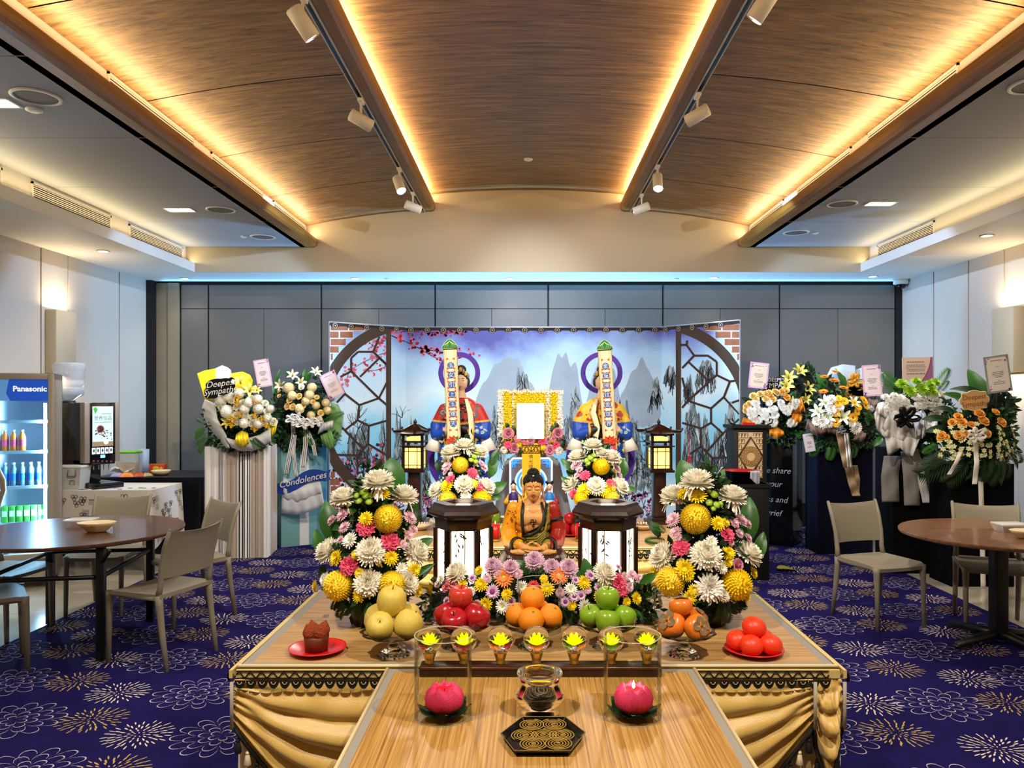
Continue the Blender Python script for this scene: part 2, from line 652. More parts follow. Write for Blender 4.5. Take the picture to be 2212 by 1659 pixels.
CX0, CX1, CY0, CY1 = -3.44, 3.5, 0.0, 9.62
cz = 0.006
mb = MB()
mb.box(CX0, CX1, CY0, CY1, 0.0, cz, 0)
zz = cz + 0.0006

def clipok(x, y, r):
 return CX0 + r < x < CX1 - r and 1.6 < y < CY1 - r

def burst(x, y, mi, rnd):
 ph = rnd.random() * 6.28
 R = 0.150
 for ring, (r, n, ln, wd) in enumerate([(0.022, 7, .014, .006), (0.047, 12, .022, .0075), (0.075, 17, .030, .0085), (0.107, 21, .038, .009), (0.138, 23, .040, .0075)]):
  for k in range(n):
   a = ph + 2 * pi * (k + 0.5 * (ring % 2)) / n + rnd.uniform(-.06, .06)
   rr = r + rnd.uniform(-.006, .006)
   cx, cy = x + rr * cos(a) * 1.08, y + rr * sin(a)
   if not clipok(cx, cy, 0.02):
    continue
   l = ln * 0.5 * rnd.uniform(.85, 1.2)
   ca, sa = cos(a), sin(a)
   pts = []
   for t, q in ((-1, 0), (-.5, -.7), (.3, -1), (.85, -.6), (1, 0), (.85, .6), (.3, 1), (-.5, .7)):
    u, w = t * l, q * wd * .5
    pts.append((cx + ca * u - sa * w, cy + sa * u + ca * w, zz))
   mb.poly(pts, mi)

def dahlia(x, y, rnd):
 ph = rnd.random() * 6.28
 wd = 0.0030
 for r0, r1, n in ((.015, .06, 5), (.05, .105, 8), (.085, .165, 11), (.13, .225, 13)):
  for k in range(n):
   a = ph + 2 * pi * k / n + r0 * 9
   hw = pi / n * 1.05
   pin, pout = [], []
   K = 10
   for i in range(K + 1):
    t = -1 + 2 * i / K
    rr = r0 + (r1 - r0) * (1 - abs(t) ** 2.6)
    aa = a + hw * t * (0.75 if abs(t) > .95 else 1)
    pin.append((x + (rr - wd) * cos(aa) * 1.05, y + (rr - wd) * sin(aa), zz + .0002))
    pout.append((x + (rr + wd) * cos(aa) * 1.05, y + (rr + wd) * sin(aa), zz + .0002))
   for i in range(K):
    if clipok(pout[i][0], pout[i][1], 0.01):
     mb.poly([pin[i], pin[i + 1], pout[i + 1], pout[i]], 3)

rnd = random.Random(4)
ci = 0
x = CX0 + 0.14
while x < CX1:
 off = (ci * 0.53) % 1.42
 y = 1.2 - off
 while y < CY1:
  inside_altar = abs(x - .03) < 0.7 and y < 3.4
  if not inside_altar:
   burst(x + rnd.uniform(-.03, .03), y, 1, rnd)
   burst(x + rnd.uniform(-.03, .03) - .02, y + .36, 2, rnd)
   dahlia(x + rnd.uniform(-.03, .03), y + .88, rnd)
  y += 1.42
 ci += 1
 x += 0.365
struct(mb.build('floor_carpet', [M_navy, M_cgold, M_ccream, M_cline]))

# back wall: movable partition of laminate panels
mb = MB()
mb.box(XL - .2, XR + .2, YB + .03, YB + .12, 0, ZS, 1)
vx = [(px - PX0) / PXF * YB for px in (390, 450, 694, 940, 1184, 1432, 1684, 1934)]
sub = [(px - PX0) / PXF * YB for px in (None, 570, 818, 1062, 1307, 1556, 1810) if px]
zr = 2.765
for k, (a, b) in enumerate(zip(vx, vx[1:])):
 mb.box(a + .010, b - .010, YB, YB + .05, zr + .004, 3.065, 0)
 cuts = [a + .010] + [c for c in sub if a + .1 < c < b - .1] + [b - .010]
 for i, (c, d) in enumerate(zip(cuts, cuts[1:])):
  mb.box(c + (.003 if i else 0), d - (.003 if i < len(cuts) - 2 else 0), YB, YB + .05, 0.30, zr - .004, 0)
# stacked leaves parked at the left end
mb.box(-4.71, -4.565, YB, YB + .05, .3, 3.09, 2)
mb.box(-4.555, -4.42, YB - .02, YB + .05, .3, 3.09, 2)
struct(mb.build('wall_back', [M_panel, M_black, mat('parked_leaf', (146, 134, 112), .5)]))
mb = MB()
mb.box(XL, XR, YB - .004, YB + .03, 0, 0.30)
struct(mb.build('baseboard_back', M_black))

# side walls: tall padded panels with black gaps
for s, xw, cuts, nm in ((-1, XL, [YB, 9.0, 8.0, 7.55, 6.95, 5.9, 4.7, 3.5, 2.3, 1.1, 0, -1.2, -2.4, YN], 'wall_left'), (1, XR, [YB, 8.98, 8.27, 7.65, 6.95, 5.9, 4.7, 3.5, 2.3, 1.1, 0, -1.2, -2.4, YN], 'wall_right')):
 mb = MB()
 a, b = sorted((xw + s * .03, xw + s * .12))
 mb.box(a, b, YN, YB + .1, 0, ZS + .02, 1)
 a, b = sorted((xw, xw + s * .05))
 for p, q in zip(cuts, cuts[1:]):
  mb.box(a, b, q + .011, p - .011, 0.1, ZS + .02, 0)
 struct(mb.build(nm, [M_panelR, M_black]))
 mb = MB()
 a, b = sorted((xw - s * .004, xw + s * .05))
 mb.box(a, b, YN, YB, 0, .1)
 struct(mb.build('baseboard_left' if s < 0 else 'baseboard_right', M_black))
# wall behind the camera, plain
mb = MB()
mb.box(XL - .2, XR + .2, YN - .1, YN, 0, 4.3)
struct(mb.build('wall_front', M_panelR))
# black return at both ends of the partition
mb = MB()
mb.box(XL, -4.71, YB - .12, YB + .03, 0, ZS)
mb.box(vx[-1], XR, YB - .02, YB + .03, 0, ZS)
struct(mb.build('trim_5', M_black))

# ================================================================ CEILING FITTINGS
M_fit = mat('fitting_white', (232, 228, 220), 0.4)
M_lens = mat('lamp_lens', (255, 246, 228), 0.3, emit=14.0, emit_rgb=(255, 244, 224))
M_grey = mat('speaker_mesh', (104, 102, 100), 0.6, bump=0.4, bscale=900)
M_dkgrey = mat('vent_dark', (22, 22, 22), 0.7)

def round_dl(x, y, label):
 t = thing('ceiling_light', label, 'ceiling light', (x, y, ZS), group='round downlights in the bulkhead')
 MB().lathe([(.045, 0.0), (.06, 0), (.062, -.006), (.047, -.008), (.045, -.002)], 28, close=True).build('trim_ring', M_fit, t)
 MB().lathe([(0, -.003), (.045, -.003)], 24).build('lamp_lens', M_lens, t)

RL = ['round downlight in the left bulkhead above the drinks machine', 'round downlight at the far left corner of the rear bulkhead',
 'round downlight above the left half of the folding backdrop', 'round downlight in the rear bulkhead above the middle of the backdrop',
 'round downlight in the rear bulkhead right of the backdrop', 'round downlight beside the white dome camera at the far right corner',
 'round downlight in the right bulkhead above the right wall sconce']
for k, (x, y) in enumerate(ROUND_DL[:7]):
 round_dl(x, y, RL[k])
SQL = ['square twin downlight in the left flat ceiling toward the gable wall', 'square twin downlight in the right flat ceiling toward the gable wall',
 'square twin downlight cut by the left edge of the photo']
for k, (x, y) in enumerate(SQUARE_DL[:3]):
 t = thing('ceiling_light', SQL[k], 'ceiling light', (x, y, ZF), group='square downlights in the flat ceilings')
 m = MB()
 for a in (-1, 1):
  m.box(-.125, .125, a * .07 - .008, a * .07 + .008, -.006, 0)
  m.box(a * .125 - .008, a * .125 + .008, -.07, .07, -.006, 0)
 m.build('frame', M_fit, t)
 for a in (-1, 1):
  MB().box(a * .06 - .05, a * .06 + .05, -.055, .055, -.004, -.001).build('lamp_lens', M_lens, t)
SPK = [(-2.89, 4.52, 'largest round grey ceiling speaker, nearest on the left'), (-2.88, 7.22, 'grey ceiling speaker right beside the far left square downlight'),
 (-2.9, 8.42, 'grey ceiling speaker at the left end by the gable wall'), (2.87, 4.35, 'round grey ceiling speaker cut by the right edge of the photo'),
 (2.86, 7.0, 'grey ceiling speaker beside the right square downlight'), (2.86, 8.2, 'grey ceiling speaker at the right end by the gable wall')]
for x, y, l in SPK:
 t = thing('ceiling_speaker', l, 'speaker', (x, y, ZF), group='round ceiling speakers')
 MB().lathe([(.115, 0), (.135, 0), (.137, -.006), (.118, -.012), (.115, -.004)], 32, close=True).build('rim', M_fit, t)
 MB().lathe([(0, -.008), (.117, -.006)], 32).build('grille', M_grey, t)
DISC = [(-3.03, 4.72, ZF, .05, 'small white sensor disc by the nearest left ceiling speaker'), (-3.1, 8.4, ZF, .035, 'small sprinkler disc by the far left ceiling speaker'),
  (3.07, 8.22, ZF, .035, 'small sprinkler disc by the far right ceiling speaker'), (0.006, 7.85, zmid(0), .045, 'white smoke detector on the timber vault'),
  (-1.74, 9.5, ZS, .03, 'sprinkler disc in the rear bulkhead left of the middle'), (1.84, 9.5, ZS, .03, 'sprinkler disc in the rear bulkhead right of the middle')]
for x, y, z, r, l in DISC:
 m = MB().lathe([(0, -.018), (r * .6, -.018), (r * .95, -.01), (r, 0), (0, 0)], 24)
 tag(m.build('ceiling_sensor', M_fit, None, (x, y, z)), l, 'sensor', 'small ceiling sensors')

def grille(x, y0, y1, z0, z1, s, label, slats, group, border=.018):
 """air grille on a face looking toward -s in x"""
 t = thing('air_grille', label, 'air grille', (x, (y0 + y1) / 2, z0), group=group)
 h, L = z1 - z0, (y1 - y0) / 2
 a = -s
 fr, bk = MB(), MB()
 xs = sorted((0, a * .012))
 fr.box(*xs, -L, L, 0, border)
 fr.box(*xs, -L, L, h - border, h)
 fr.box(*xs, -L, -L + border, 0, h)
 fr.box(*xs, L - border, L, 0, h)
 fr.build('frame', M_white, t)
 bk.box(*sorted((0, a * .002)), -L + border, L - border, border, h - border)
 bk.build('backing', M_dkgrey, t)
 sl = MB()
 for k in range(slats):
  z = border + (h - 2 * border) * (k + .5) / slats
  w = (h - 2 * border) / slats * .17
  sl.box(*sorted((a * .002, a * .010)), -L + border, L - border, z - w, z + w)
 sl.build('slats', M_white, t)

GS = 'wide air grilles on the bulkhead faces'
for s, y0, y1, l in ((-1, 4.65, 5.84, 'wide air grille cut by the left edge of the photo'), (-1, 6.19, 7.37, 'wide air grille on the left coffer, second from the gable'),
     (-1, 7.7, 8.9, 'wide air grille on the left coffer next to the gable wall'), (1, 7.55, 8.78, 'wide air grille on the right coffer above the wall sconce side')):
 grille(s * 4.0, y0, y1, 3.19, 3.375, s, l, 9, GS)
GO = 'slim slot grilles beside the outer beams'
for s, y0, y1, l in ((-1, 4.75, 5.98, 'slim slot grille by the left outer beam, nearest'), (-1, 6.3, 7.53, 'slim slot grille by the left outer beam, middle one'), (-1, 7.84, 8.98, 'slim slot grille by the left outer beam at the gable'),
     (1, 4.63, 5.87, 'slim slot grille by the right outer beam, nearest'), (1, 6.17, 7.4, 'slim slot grille by the right outer beam, middle one'), (1, 7.8, 8.98, 'slim slot grille by the right outer beam at the gable')):
 grille(s * 2.60, y0, y1, 3.535, 3.645, s, l, 4, GO, .014)

# lighting tracks and their heads
for s, sd in ((-1, 'left'), (1, 'right')):
 m = MB()
 x = s * 1.215
 for a, b in ((-.022, -.014), (.014, .022)):
  m.box(x + a, x + b, -1.0, 8.98, 3.80, 3.845, 0)
 m.box(x - .022, x + .022, -1.0, 8.98, 3.832, 3.845, 0)
 m.box(x - .013, x + .013, -1.0, 8.98, 3.824, 3.832, 1)
 tag(m.build('track_rail', [M_alu, M_blackgloss]), 'long aluminium lighting track under the %s inner beam' % sd, 'lighting track', 'lighting tracks on the vault')
HL = {0: 'white track spotlight on the left rail cut by the top of the photo', 1: 'white track spotlight on the left rail, second from the top of the photo',
 2: 'lit white track spotlight on the left rail with glowing lens', 3: 'white track spotlight on the left rail closest to the gable wall',
 4: 'white track spotlight on the right rail cut by the top of the photo', 5: 'white track spotlight on the right rail, second from the top of the photo',
 6: 'lit white track spotlight on the right rail with glowing lens', 7: 'white track spotlight on the right rail closest to the gable wall'}
LOOK = {0: (.5, .35, -.75), 1: (.8, .5, -.35), 2: (.35, -.45, -.9), 3: (.9, .4, -.3), 4: (-.5, .35, -.75), 5: (-.8, .5, -.35), 6: (-.05, -.5, -.9), 7: (-.9, .4, -.3)}
for k, (s, y, tgt, watt, col) in enumerate(TRACK):
 x = s * 1.215
 stem = .17
 hz = 3.82 - stem
 d = (Vector(tgt) - Vector((x, y, hz))).normalized()
 dv = Vector(LOOK[k]).normalized() if k in LOOK else d
 if k in HL:
  t = thing('track_spotlight', HL[k], 'spotlight', (x, y, 3.82), group='track spotlights under the vault')
  MB().rbox(-.018, .018, -.05, .05, -.044, -.021, .004).build('adapter', M_fit, t)
  MB().tube([(0, 0, -.04), (0, 0, -stem)], .009, 10).build('stem', M_fit, t)
  h = MB()
  A = aim((0, 0, -stem), dv)
  h.lathe([(0, -.085), (.040, -.085), (.046, -.079), (.046, .085), (.042, .088), (.040, .08), (.0, .08)], 24, 0, A)
  h.build('head', M_fit, t)
  MB().lathe([(0, .0805), (.040, .0805)], 24, 0, A).build('lamp_lens', M_lens if k in (2, 6) else mat('lamp_lens_dim', (255, 250, 240), .3, emit=2.0), t)
 spot('track_lamp', Vector((x, y, hz)) + (dv * .10), tgt, watt, col, 70 if col != COOL else 64, 0.6 if col != COOL else .25, 0.035)  # the added unseen heads get only this lamp

# dome camera
t = thing('security_camera', 'white dome security camera at the top right corner of the partition', 'camera', (4.66, 9.6, ZS))
MB().lathe([(0, 0), (.085, 0), (.088, -.05), (.07, -.06), (0, -.06)], 28).build('housing', M_fit, t)
MB().lathe([(.06, -.06), (.058, -.085), (.04, -.11), (0, -.122)], 24).build('dome', M_blackgloss, t)

# wall sconces: tall boxes that wash the panels above and below
M_sconce = mat('sconce_shade', (196, 182, 152), 0.6)
for s, xw, y, l in ((-1, XL, 7.78, 'tall beige box wall sconce on the left wall above the fridge'), (1, XR, 7.5, 'tall beige box wall sconce on the right wall behind the peach roses')):
 t = thing('wall_sconce', l, 'wall lamp', (xw - s * .004, y, 1.88), group='box wall sconces')
 x0, x1 = sorted((0, -s * .11))
 MB().rbox(x0, x1, -.17, .17, 0, .63, .006).build('shade', M_sconce, t)
 area('sconce_up', (xw - s * .075, y, 2.53), (pi, 0, 0), .1, .28, 4.5, SOFT)
 area('sconce_down', (xw - s * .075, y, 1.86), (0, 0, 0), .1, .28, 4, SOFT)

# ================================================================ FLOWER AND FRUIT KINDS (unit radius, face toward +Z)
def petal(mb, base, az, el0, el1, L, w, mi=0, seg=4, cup=.25, tipw=.35, curl=1.0, r0=0.0, roll=0.0):
 """a strap petal: starts at elevation el0 (from the +Z axis plane) and bends to el1"""
 vs, fs = [], []
 x, z = r0, base
 ca, sa = cos(az), sin(az)
 for i in range(seg + 1):
  t = i / seg
  e = el0 + (el1 - el0) * t ** curl
  ww = w * (0.45 + 0.55 * min(1, t * 2.5)) * (1 if t < .6 else 1 - (1 - tipw) * ((t - .6) / .4) ** 2)
  for q in (-1, 0, 1):
   lift = cup * ww * abs(q)
   dx = -sin(e) * lift
   dz = cos(e) * lift
   px, py, pz = x + dx, q * ww, z + dz
   vs.append((px * ca - py * sa, px * sa + py * ca, pz))
  x += cos(e) * L / seg
  z += sin(e) * L / seg
 for i in range(seg):
  for q in (0, 1):
   a = i * 3 + q
   fs.append((a, a + 1, a + 4, a + 3))
 mb.add(vs, fs, mi, True)

def f_spider(seed, droop=True):
 r = random.Random(seed)
 m = MB()
 # closed dome of broad incurving petals, the outermost ones drooping
 for k, (n, e0, e1, L, r0, z) in enumerate([(10, 1.5, 2.1, .42, .02, .24), (17, 1.2, 1.9, .54, .06, .18), (24, .95, 1.65, .68, .08, .10),
            (30, .66, 1.30, .82, .09, .03), (33, .38, .95, .94, .10, -.04), (33, .12, .50, 1.0, .10, -.10), (26, -.12, .0, 1.02, .08, -.16)]):
  for i in range(n):
   a = 2 * pi * (i + .5 * (k % 2)) / n + r.uniform(-.05, .05)
   petal(m, z, a, e0 + r.uniform(-.05, .05), e1 + r.uniform(-.10, .10), L * r.uniform(.9, 1.06), .062 + .005 * k, 0, 4, .5, .5, 1.2, r0)
 if droop:
  for i in range(9):
   a = r.random() * 6.28
   petal(m, -.2, a, -.35, -1.3, r.uniform(.8, 1.25), .07, 0, 5, .3, .6, .8, .12)
 m.ball((0, 0, -.02), (.42, .42, .34), 12, 8, 0)
 return m

def f_pompom(seed):
 r = random.Random(seed)
 m = MB()
 m.ball((0, 0, 0), (.86, .86, .80), 20, 12, 0)
 N = 280
 for i in range(N):
  zz = 1 - 1.72 * (i + .5) / N
  a = i * 2.39996
  rr = sqrt(max(0, 1 - zz * zz))
  d = Vector((rr * cos(a), rr * sin(a), zz))
  p = Vector((d.x * .84, d.y * .84, d.z * .78))
  b = MB()
  petal(b, 0, 0, 1.05, 1.9, .24, .095, 0, 2, .5, .7, 1, -.05)
  m.merge(b, aim(p, d, 1, r.random() * 6.28 if zz > .85 else 0))
 return m

def f_daisy(seed, n=18, layers=3, eye=.2, w=.11, lift=.35):
 r = random.Random(seed)
 m = MB()
 for k in range(layers):
  for i in range(n - 2 * k):
   a = 2 * pi * (i + .5 * (k % 2)) / (n - 2 * k) + r.uniform(-.06, .06)
   petal(m, .02 + .05 * k, a, lift * (.4 + k * .6) + r.uniform(-.1, .1), .1 + k * .35 + r.uniform(-.1, .1), (.98 - .17 * k) * r.uniform(.9, 1.05), w, 0, 3, .3, .45, 1, .05)
 if eye:
  m.ball((0, 0, .1 + .04 * layers), (eye, eye, eye * .55), 12, 8, 1)
  for i in range(18):
   a, q = i * 2.4, sqrt((i + .5) / 18) * eye
   m.ball((q * cos(a), q * sin(a), .14 + .04 * layers + .4 * (eye - q) * .6), .035, 6, 4, 1)
 return m

def f_gerbera(seed):
 r = random.Random(seed)
 m = MB()
 for k, (n, L, e) in enumerate([(20, .95, .06), (18, .85, .2), (14, .5, .5)]):
  for i in range(n):
   a = 2 * pi * (i + .5 * k) / n
   petal(m, .03 * k, a, e + .1, e - .12 + r.uniform(-.06, .06), L * r.uniform(.93, 1.04), .105, 0, 3, .2, .4, 1, .08)
 m.ball((0, 0, .07), (.2, .2, .1), 14, 8, 1)
 return m

def f_carnation(seed):
 r = random.Random(seed)
 m = MB()
 for k in range(7):
  R = 1.0 - .11 * k
  e = .15 + .17 * k
  ph = r.random() * 6

  def fn(u, v, R=R, e=e, ph=ph, k=k):
   a = 2 * pi * u
   ru = 1 + .10 * sin(11 * a + ph) * v + .05 * sin(23 * a + ph * 2) * v
   q = v * R * ru
   z = sin(e) * v * R * .8 + .10 * sin(9 * a + ph + k) * v * v + .03 * k - .1
   return (q * cos(a) * cos(e * .55), q * sin(a) * cos(e * .55), z)
  m.grid(fn, 66, 3, 0, None, True, True)
 m.lathe([(0, -.5), (.22, -.45), (.30, -.1), (.2, .0)], 12, 1)
 return m

def f_rose(seed):
 r = random.Random(seed)
 m = MB()
 for k, (n, R, e0, e1, z) in enumerate([(3, .22, 1.4, 1.75, .12), (4, .36, 1.25, 1.6, .08), (5, .52, 1.05, 1.3, .02), (5, .74, .75, .8, -.05), (6, .98, .35, .15, -.12)]):
  for i in range(n):
   a = 2 * pi * (i + .37 * k) / n + r.uniform(-.1, .1)
   L = .75 if k < 3 else .85
   wd = .30 + .10 * k
   petal(m, -.25 + z * .5, a, e0, e1, L, wd * .75, 0, 4, .35, .8, 1.4, R * .28)
 m.ball((0, 0, .05), (.3, .3, .36), 12, 8, 0)
 m.lathe([(0, -.55), (.18, -.5), (.3, -.22), (.15, -.1)], 10, 1)
 return m

def f_lily(seed):
 r = random.Random(seed)
 m = MB()
 for k in range(6):
  a = 2 * pi * k / 6
  petal(m, -.75 + .02 * (k % 2), a, 1.15, -.35 + r.uniform(-.2, .2), 1.45, .24 if k % 2 else .19, 0, 7, .35, .12, 1.6, .06)
 for k in range(5):
  a = k * 1.256 + .3
  m.tube([(.03 * cos(a), .03 * sin(a), -.6), (.10 * cos(a), .10 * sin(a), -.1), (.18 * cos(a), .18 * sin(a), .12)], .016, 5, 1)
  m.ball((.19 * cos(a), .19 * sin(a), .13), (.05, .03, .025), 6, 4, 1)
 return m

def f_mum(seed, n=3):
 """full pale chrysanthemum head"""
 r = random.Random(seed)
 m = MB()
 for k, (c, e0, e1, L) in enumerate([(20, .1, .05, 1.0), (20, .35, .4, .92), (18, .65, .8, .78), (14, .95, 1.2, .6), (9, 1.25, 1.6, .42)]):
  for i in range(c):
   a = 2 * pi * (i + .5 * (k % 2)) / c + r.uniform(-.08, .08)
   petal(m, .03 * k, a, e0 + r.uniform(-.1, .1), e1 + r.uniform(-.12, .12), L * r.uniform(.9, 1.08), .10, 0, 3, .35, .5, 1, .05)
 m.ball((0, 0, -.02), (.3, .3, .3), 10, 6, 1)
 return m

def f_button(seed):
 m = MB()
 m.ball((0, 0, 0), (.8, .8, .5), 14, 8, 0)
 for i in range(46):
  zz = 1 - .95 * (i + .5) / 46
  a = i * 2.39996
  rr = sqrt(max(0, 1 - zz * zz))
  b = MB()
  petal(b, 0, 0, .9, 1.3, .28, .10, 0, 2, .4, .5)
  m.merge(b, aim((rr * .75 * cos(a), rr * .75 * sin(a), zz * .45), (rr * cos(a), rr * sin(a), zz)))
 return m

def leaf_mb(L=1, w=.28, bend=.5, fold=.25, n=8, mi=0, wave=0.0):
 """broad leaf lying from the origin along +Y, face +Z"""
 m = MB()

 def fn(u, v):
  q = (u - .5) * 2
  ww = w * (sin(pi * min(1, v * .93 + .05)) ** .75) * (1 - .25 * v)
  return (q * ww, v * L * cos(bend * v), L * v * sin(-bend * v) * .8 + abs(q) * ww * fold + wave * sin(v * 9 + q) * .03)
 m.grid(fn, 4, n, mi)
 return m

def fern_mb(L=1, w=.32, n=12, bend=.7, mi=0, lw=.035, up=.0):
 """pinnate frond along +Y"""
 m = MB()
 pts = []
 for i in range(n + 1):
  t = i / n
  pts.append(Vector((0, L * t * cos(bend * t), -L * t * sin(bend * t) * .8 + up * t * (1 - t))))
 m.tube(pts, [.012 * (1 - .7 * i / n) * L for i in range(n + 1)], 4, mi)
 for i in range(1, n + 1):
  t = i / n
  ln = w * (sin(pi * (.12 + .86 * t)) ** .8 + .08)
  for s in (-1, 1):
   p = pts[i]
   a = s * (1.05 - .5 * t)
   d = Vector((sin(a), cos(a), -.28 - .3 * t)).normalized()
   sd = Vector((cos(a), -sin(a), 0)) * lw * L
   m.add([p, p + d * ln * .45 + sd, p + d * ln, p + d * ln * .45 - sd], [(0, 1, 2, 3)], mi, True)
 return m

FM = {}

def fmesh(key):
 """shared mesh of one flower kind"""
 if key in FM:
  return FM[key]
 g = {
  'W': lambda: f_spider(1).mesh('white_chrysanthemum', [M_cream, M_lime]),
  'W2': lambda: f_spider(2, False).mesh('white_chrysanthemum', [M_cream, M_lime]),
  'L': lambda: f_spider(3, False).mesh('lilac_chrysanthemum', [M_lilac, M_lilac]),
  'Y': lambda: f_pompom(1).mesh('pompom', [M_yel2]),
  'Y2': lambda: f_pompom(2).mesh('pompom', [M_yel]),
  'B': lambda: f_pompom(3).mesh('pompom', [mat('petal_ivory', (255, 250, 234), .7)]),
  'B2': lambda: f_pompom(4).mesh('pompom', [mat('petal_straw', (250, 234, 186), .7)]),
  'y': lambda: f_daisy(5, 18, 4, .16).mesh('daisy', [M_yel, M_yel2]),
  'w': lambda: f_daisy(6, 18, 3, .17).mesh('daisy', [M_white2, M_lime]),
  'p': lambda: f_daisy(7, 20, 4, .12, .10).mesh('daisy', [M_lpink, M_lilac]),
  'v': lambda: f_daisy(8, 20, 2, .40, .12).mesh('daisy', [mat('petal_mauve_white', (226, 198, 222), .6), M_purp]),
  'O': lambda: f_gerbera(9).mesh('gerbera', [M_oran, M_lime]),
  'G': lambda: f_gerbera(10).mesh('gerbera', [mat('petal_sun', (248, 190, 14), .6), M_brown]),
  'K': lambda: f_gerbera(11).mesh('gerbera', [mat('petal_amber', (240, 150, 22), .6), M_brown]),
  'C': lambda: f_carnation(12).mesh('carnation', [M_pink, M_leaf]),
  'C2': lambda: f_carnation(13).mesh('carnation', [mat('petal_salmon', (236, 132, 140), .6), M_leaf]),
  'R': lambda: f_mum(14).mesh('red_mum', [M_coral, M_coral]),
  'g': lambda: f_button(15).mesh('button_mum', [M_lime]),
  'lg': lambda: f_mum(16).mesh('green_mum', [mat('petal_bright_lime', (150, 190, 34), .6), M_lime]),
  'm': lambda: f_mum(17).mesh('white_mum', [M_white2, M_cream]),
  'r': lambda: f_rose(18).mesh('rose', [mat('petal_peach', (244, 182, 84), .6), M_leaf]),
  'rc': lambda: f_rose(19).mesh('rose', [mat('petal_champagne', (238, 206, 128), .6), M_leaf]),
  'rp': lambda: f_rose(20).mesh('rose', [mat('petal_dusty', (222, 150, 170), .6), M_leaf]),
  'rw': lambda: f_rose(21).mesh('rose', [mat('petal_rosewhite', (238, 232, 204), .6), M_leaf]),
  'l': lambda: f_lily(22).mesh('lily', [mat('petal_lily', (232, 226, 176), .6), M_brown]),
  'ly': lambda: f_lily(23).mesh('lily', [mat('petal_lily_yellow', (240, 226, 110), .6), M_brown]),
  'lw': lambda: f_lily(24).mesh('lily', [mat('petal_lily_white', (236, 236, 214), .6), M_lime]),
  'o': lambda: f_daisy(25, 6, 2, .14, .26, .2).mesh('orchid', [mat('petal_orchid', (228, 226, 176), .6), M_lime]),
  'leaf': lambda: leaf_mb(1, .30, .5).mesh('leaf', M_leaf),
  'leafd': lambda: leaf_mb(1, .26, .7).mesh('leaf', M_leafd),
  'blade': lambda: leaf_mb(1, .10, .4, .4, 8).mesh('leaf', M_leaf),
  'fern': lambda: fern_mb(1, .34, 14, .6).mesh('fern_frond', M_leaf),
  'fernd': lambda: fern_mb(1, .34, 14, .8).mesh('fern_frond', M_leafd),
  'palm': lambda: fern_mb(1, .42, 16, .45, 0, .022).mesh('palm_frond', M_leaf),
  'palmd': lambda: fern_mb(1, .45, 16, .9, 0, .024).mesh('palm_frond', M_leafd),
 }
 FM[key] = g[key]()
 return FM[key]

FNAME = {'W': 'white_chrysanthemum', 'W2': 'white_chrysanthemum', 'L': 'lilac_chrysanthemum', 'Y': 'pompom_chrysanthemum', 'Y2': 'pompom_chrysanthemum', 'B': 'pompom_chrysanthemum', 'B2': 'pompom_chrysanthemum',
  'y': 'yellow_daisy', 'w': 'white_daisy', 'p': 'pink_daisy', 'v': 'purple_daisy', 'O': 'orange_gerbera', 'G': 'yellow_gerbera', 'K': 'amber_gerbera', 'C': 'pink_carnation', 'C2': 'salmon_carnation',
  'R': 'coral_chrysanthemum', 'g': 'green_button_flower', 'lg': 'green_chrysanthemum', 'm': 'white_chrysanthemum', 'r': 'peach_rose', 'rc': 'champagne_rose', 'rp': 'dusky_rose', 'rw': 'white_rose',
  'l': 'lily', 'ly': 'yellow_lily', 'lw': 'white_lily', 'o': 'orchid_blossom', 'leaf': 'leaf', 'leafd': 'leaf', 'blade': 'leaf', 'fern': 'fern_frond', 'fernd': 'fern_frond', 'palm': 'palm_frond', 'palmd': 'palm_frond'}

def plant_flower(root, key, loc, direction, radius, roll=0):
 """adds a flower (part) to an arrangement; loc in world metres"""
 o = bpy.data.objects.new(FNAME[key], fmesh(key))
 COL.objects.link(o)
 o.parent = root
 o.location = Vector(loc) - root.location
 q = Vector(direction).to_track_quat('Z', 'Y').to_euler()
 o.rotation_mode = 'QUATERNION'
 qq = Vector(direction).to_track_quat('Z', 'Y')
 from mathutils import Quaternion
 o.rotation_quaternion = qq @ Quaternion((0, 0, 1), roll)
 o.scale = (radius,) * 3
 return o

def plant_leaf(root, key, base, tip, width=1.0, up=(0, -1, .3)):
 """a leaf or frond from base to tip; its face turned to `up`"""
 b, t = Vector(base), Vector(tip)
 y = t - b
 L = y.length
 y.normalize()
 z = Vector(up)
 z = (z - y * z.dot(y))
 if z.length < 1e-3:
  z = y.orthogonal()
 z.normalize()
 x = y.cross(z)
 M = Matrix((x, y, z)).transposed()
 o = bpy.data.objects.new(FNAME[key], fmesh(key))
 COL.objects.link(o)
 o.parent = root
 o.location = b - root.location
 o.rotation_mode = 'QUATERNION'
 o.rotation_quaternion = M.to_quaternion()
 o.scale = (L * width, L, L)
 return o

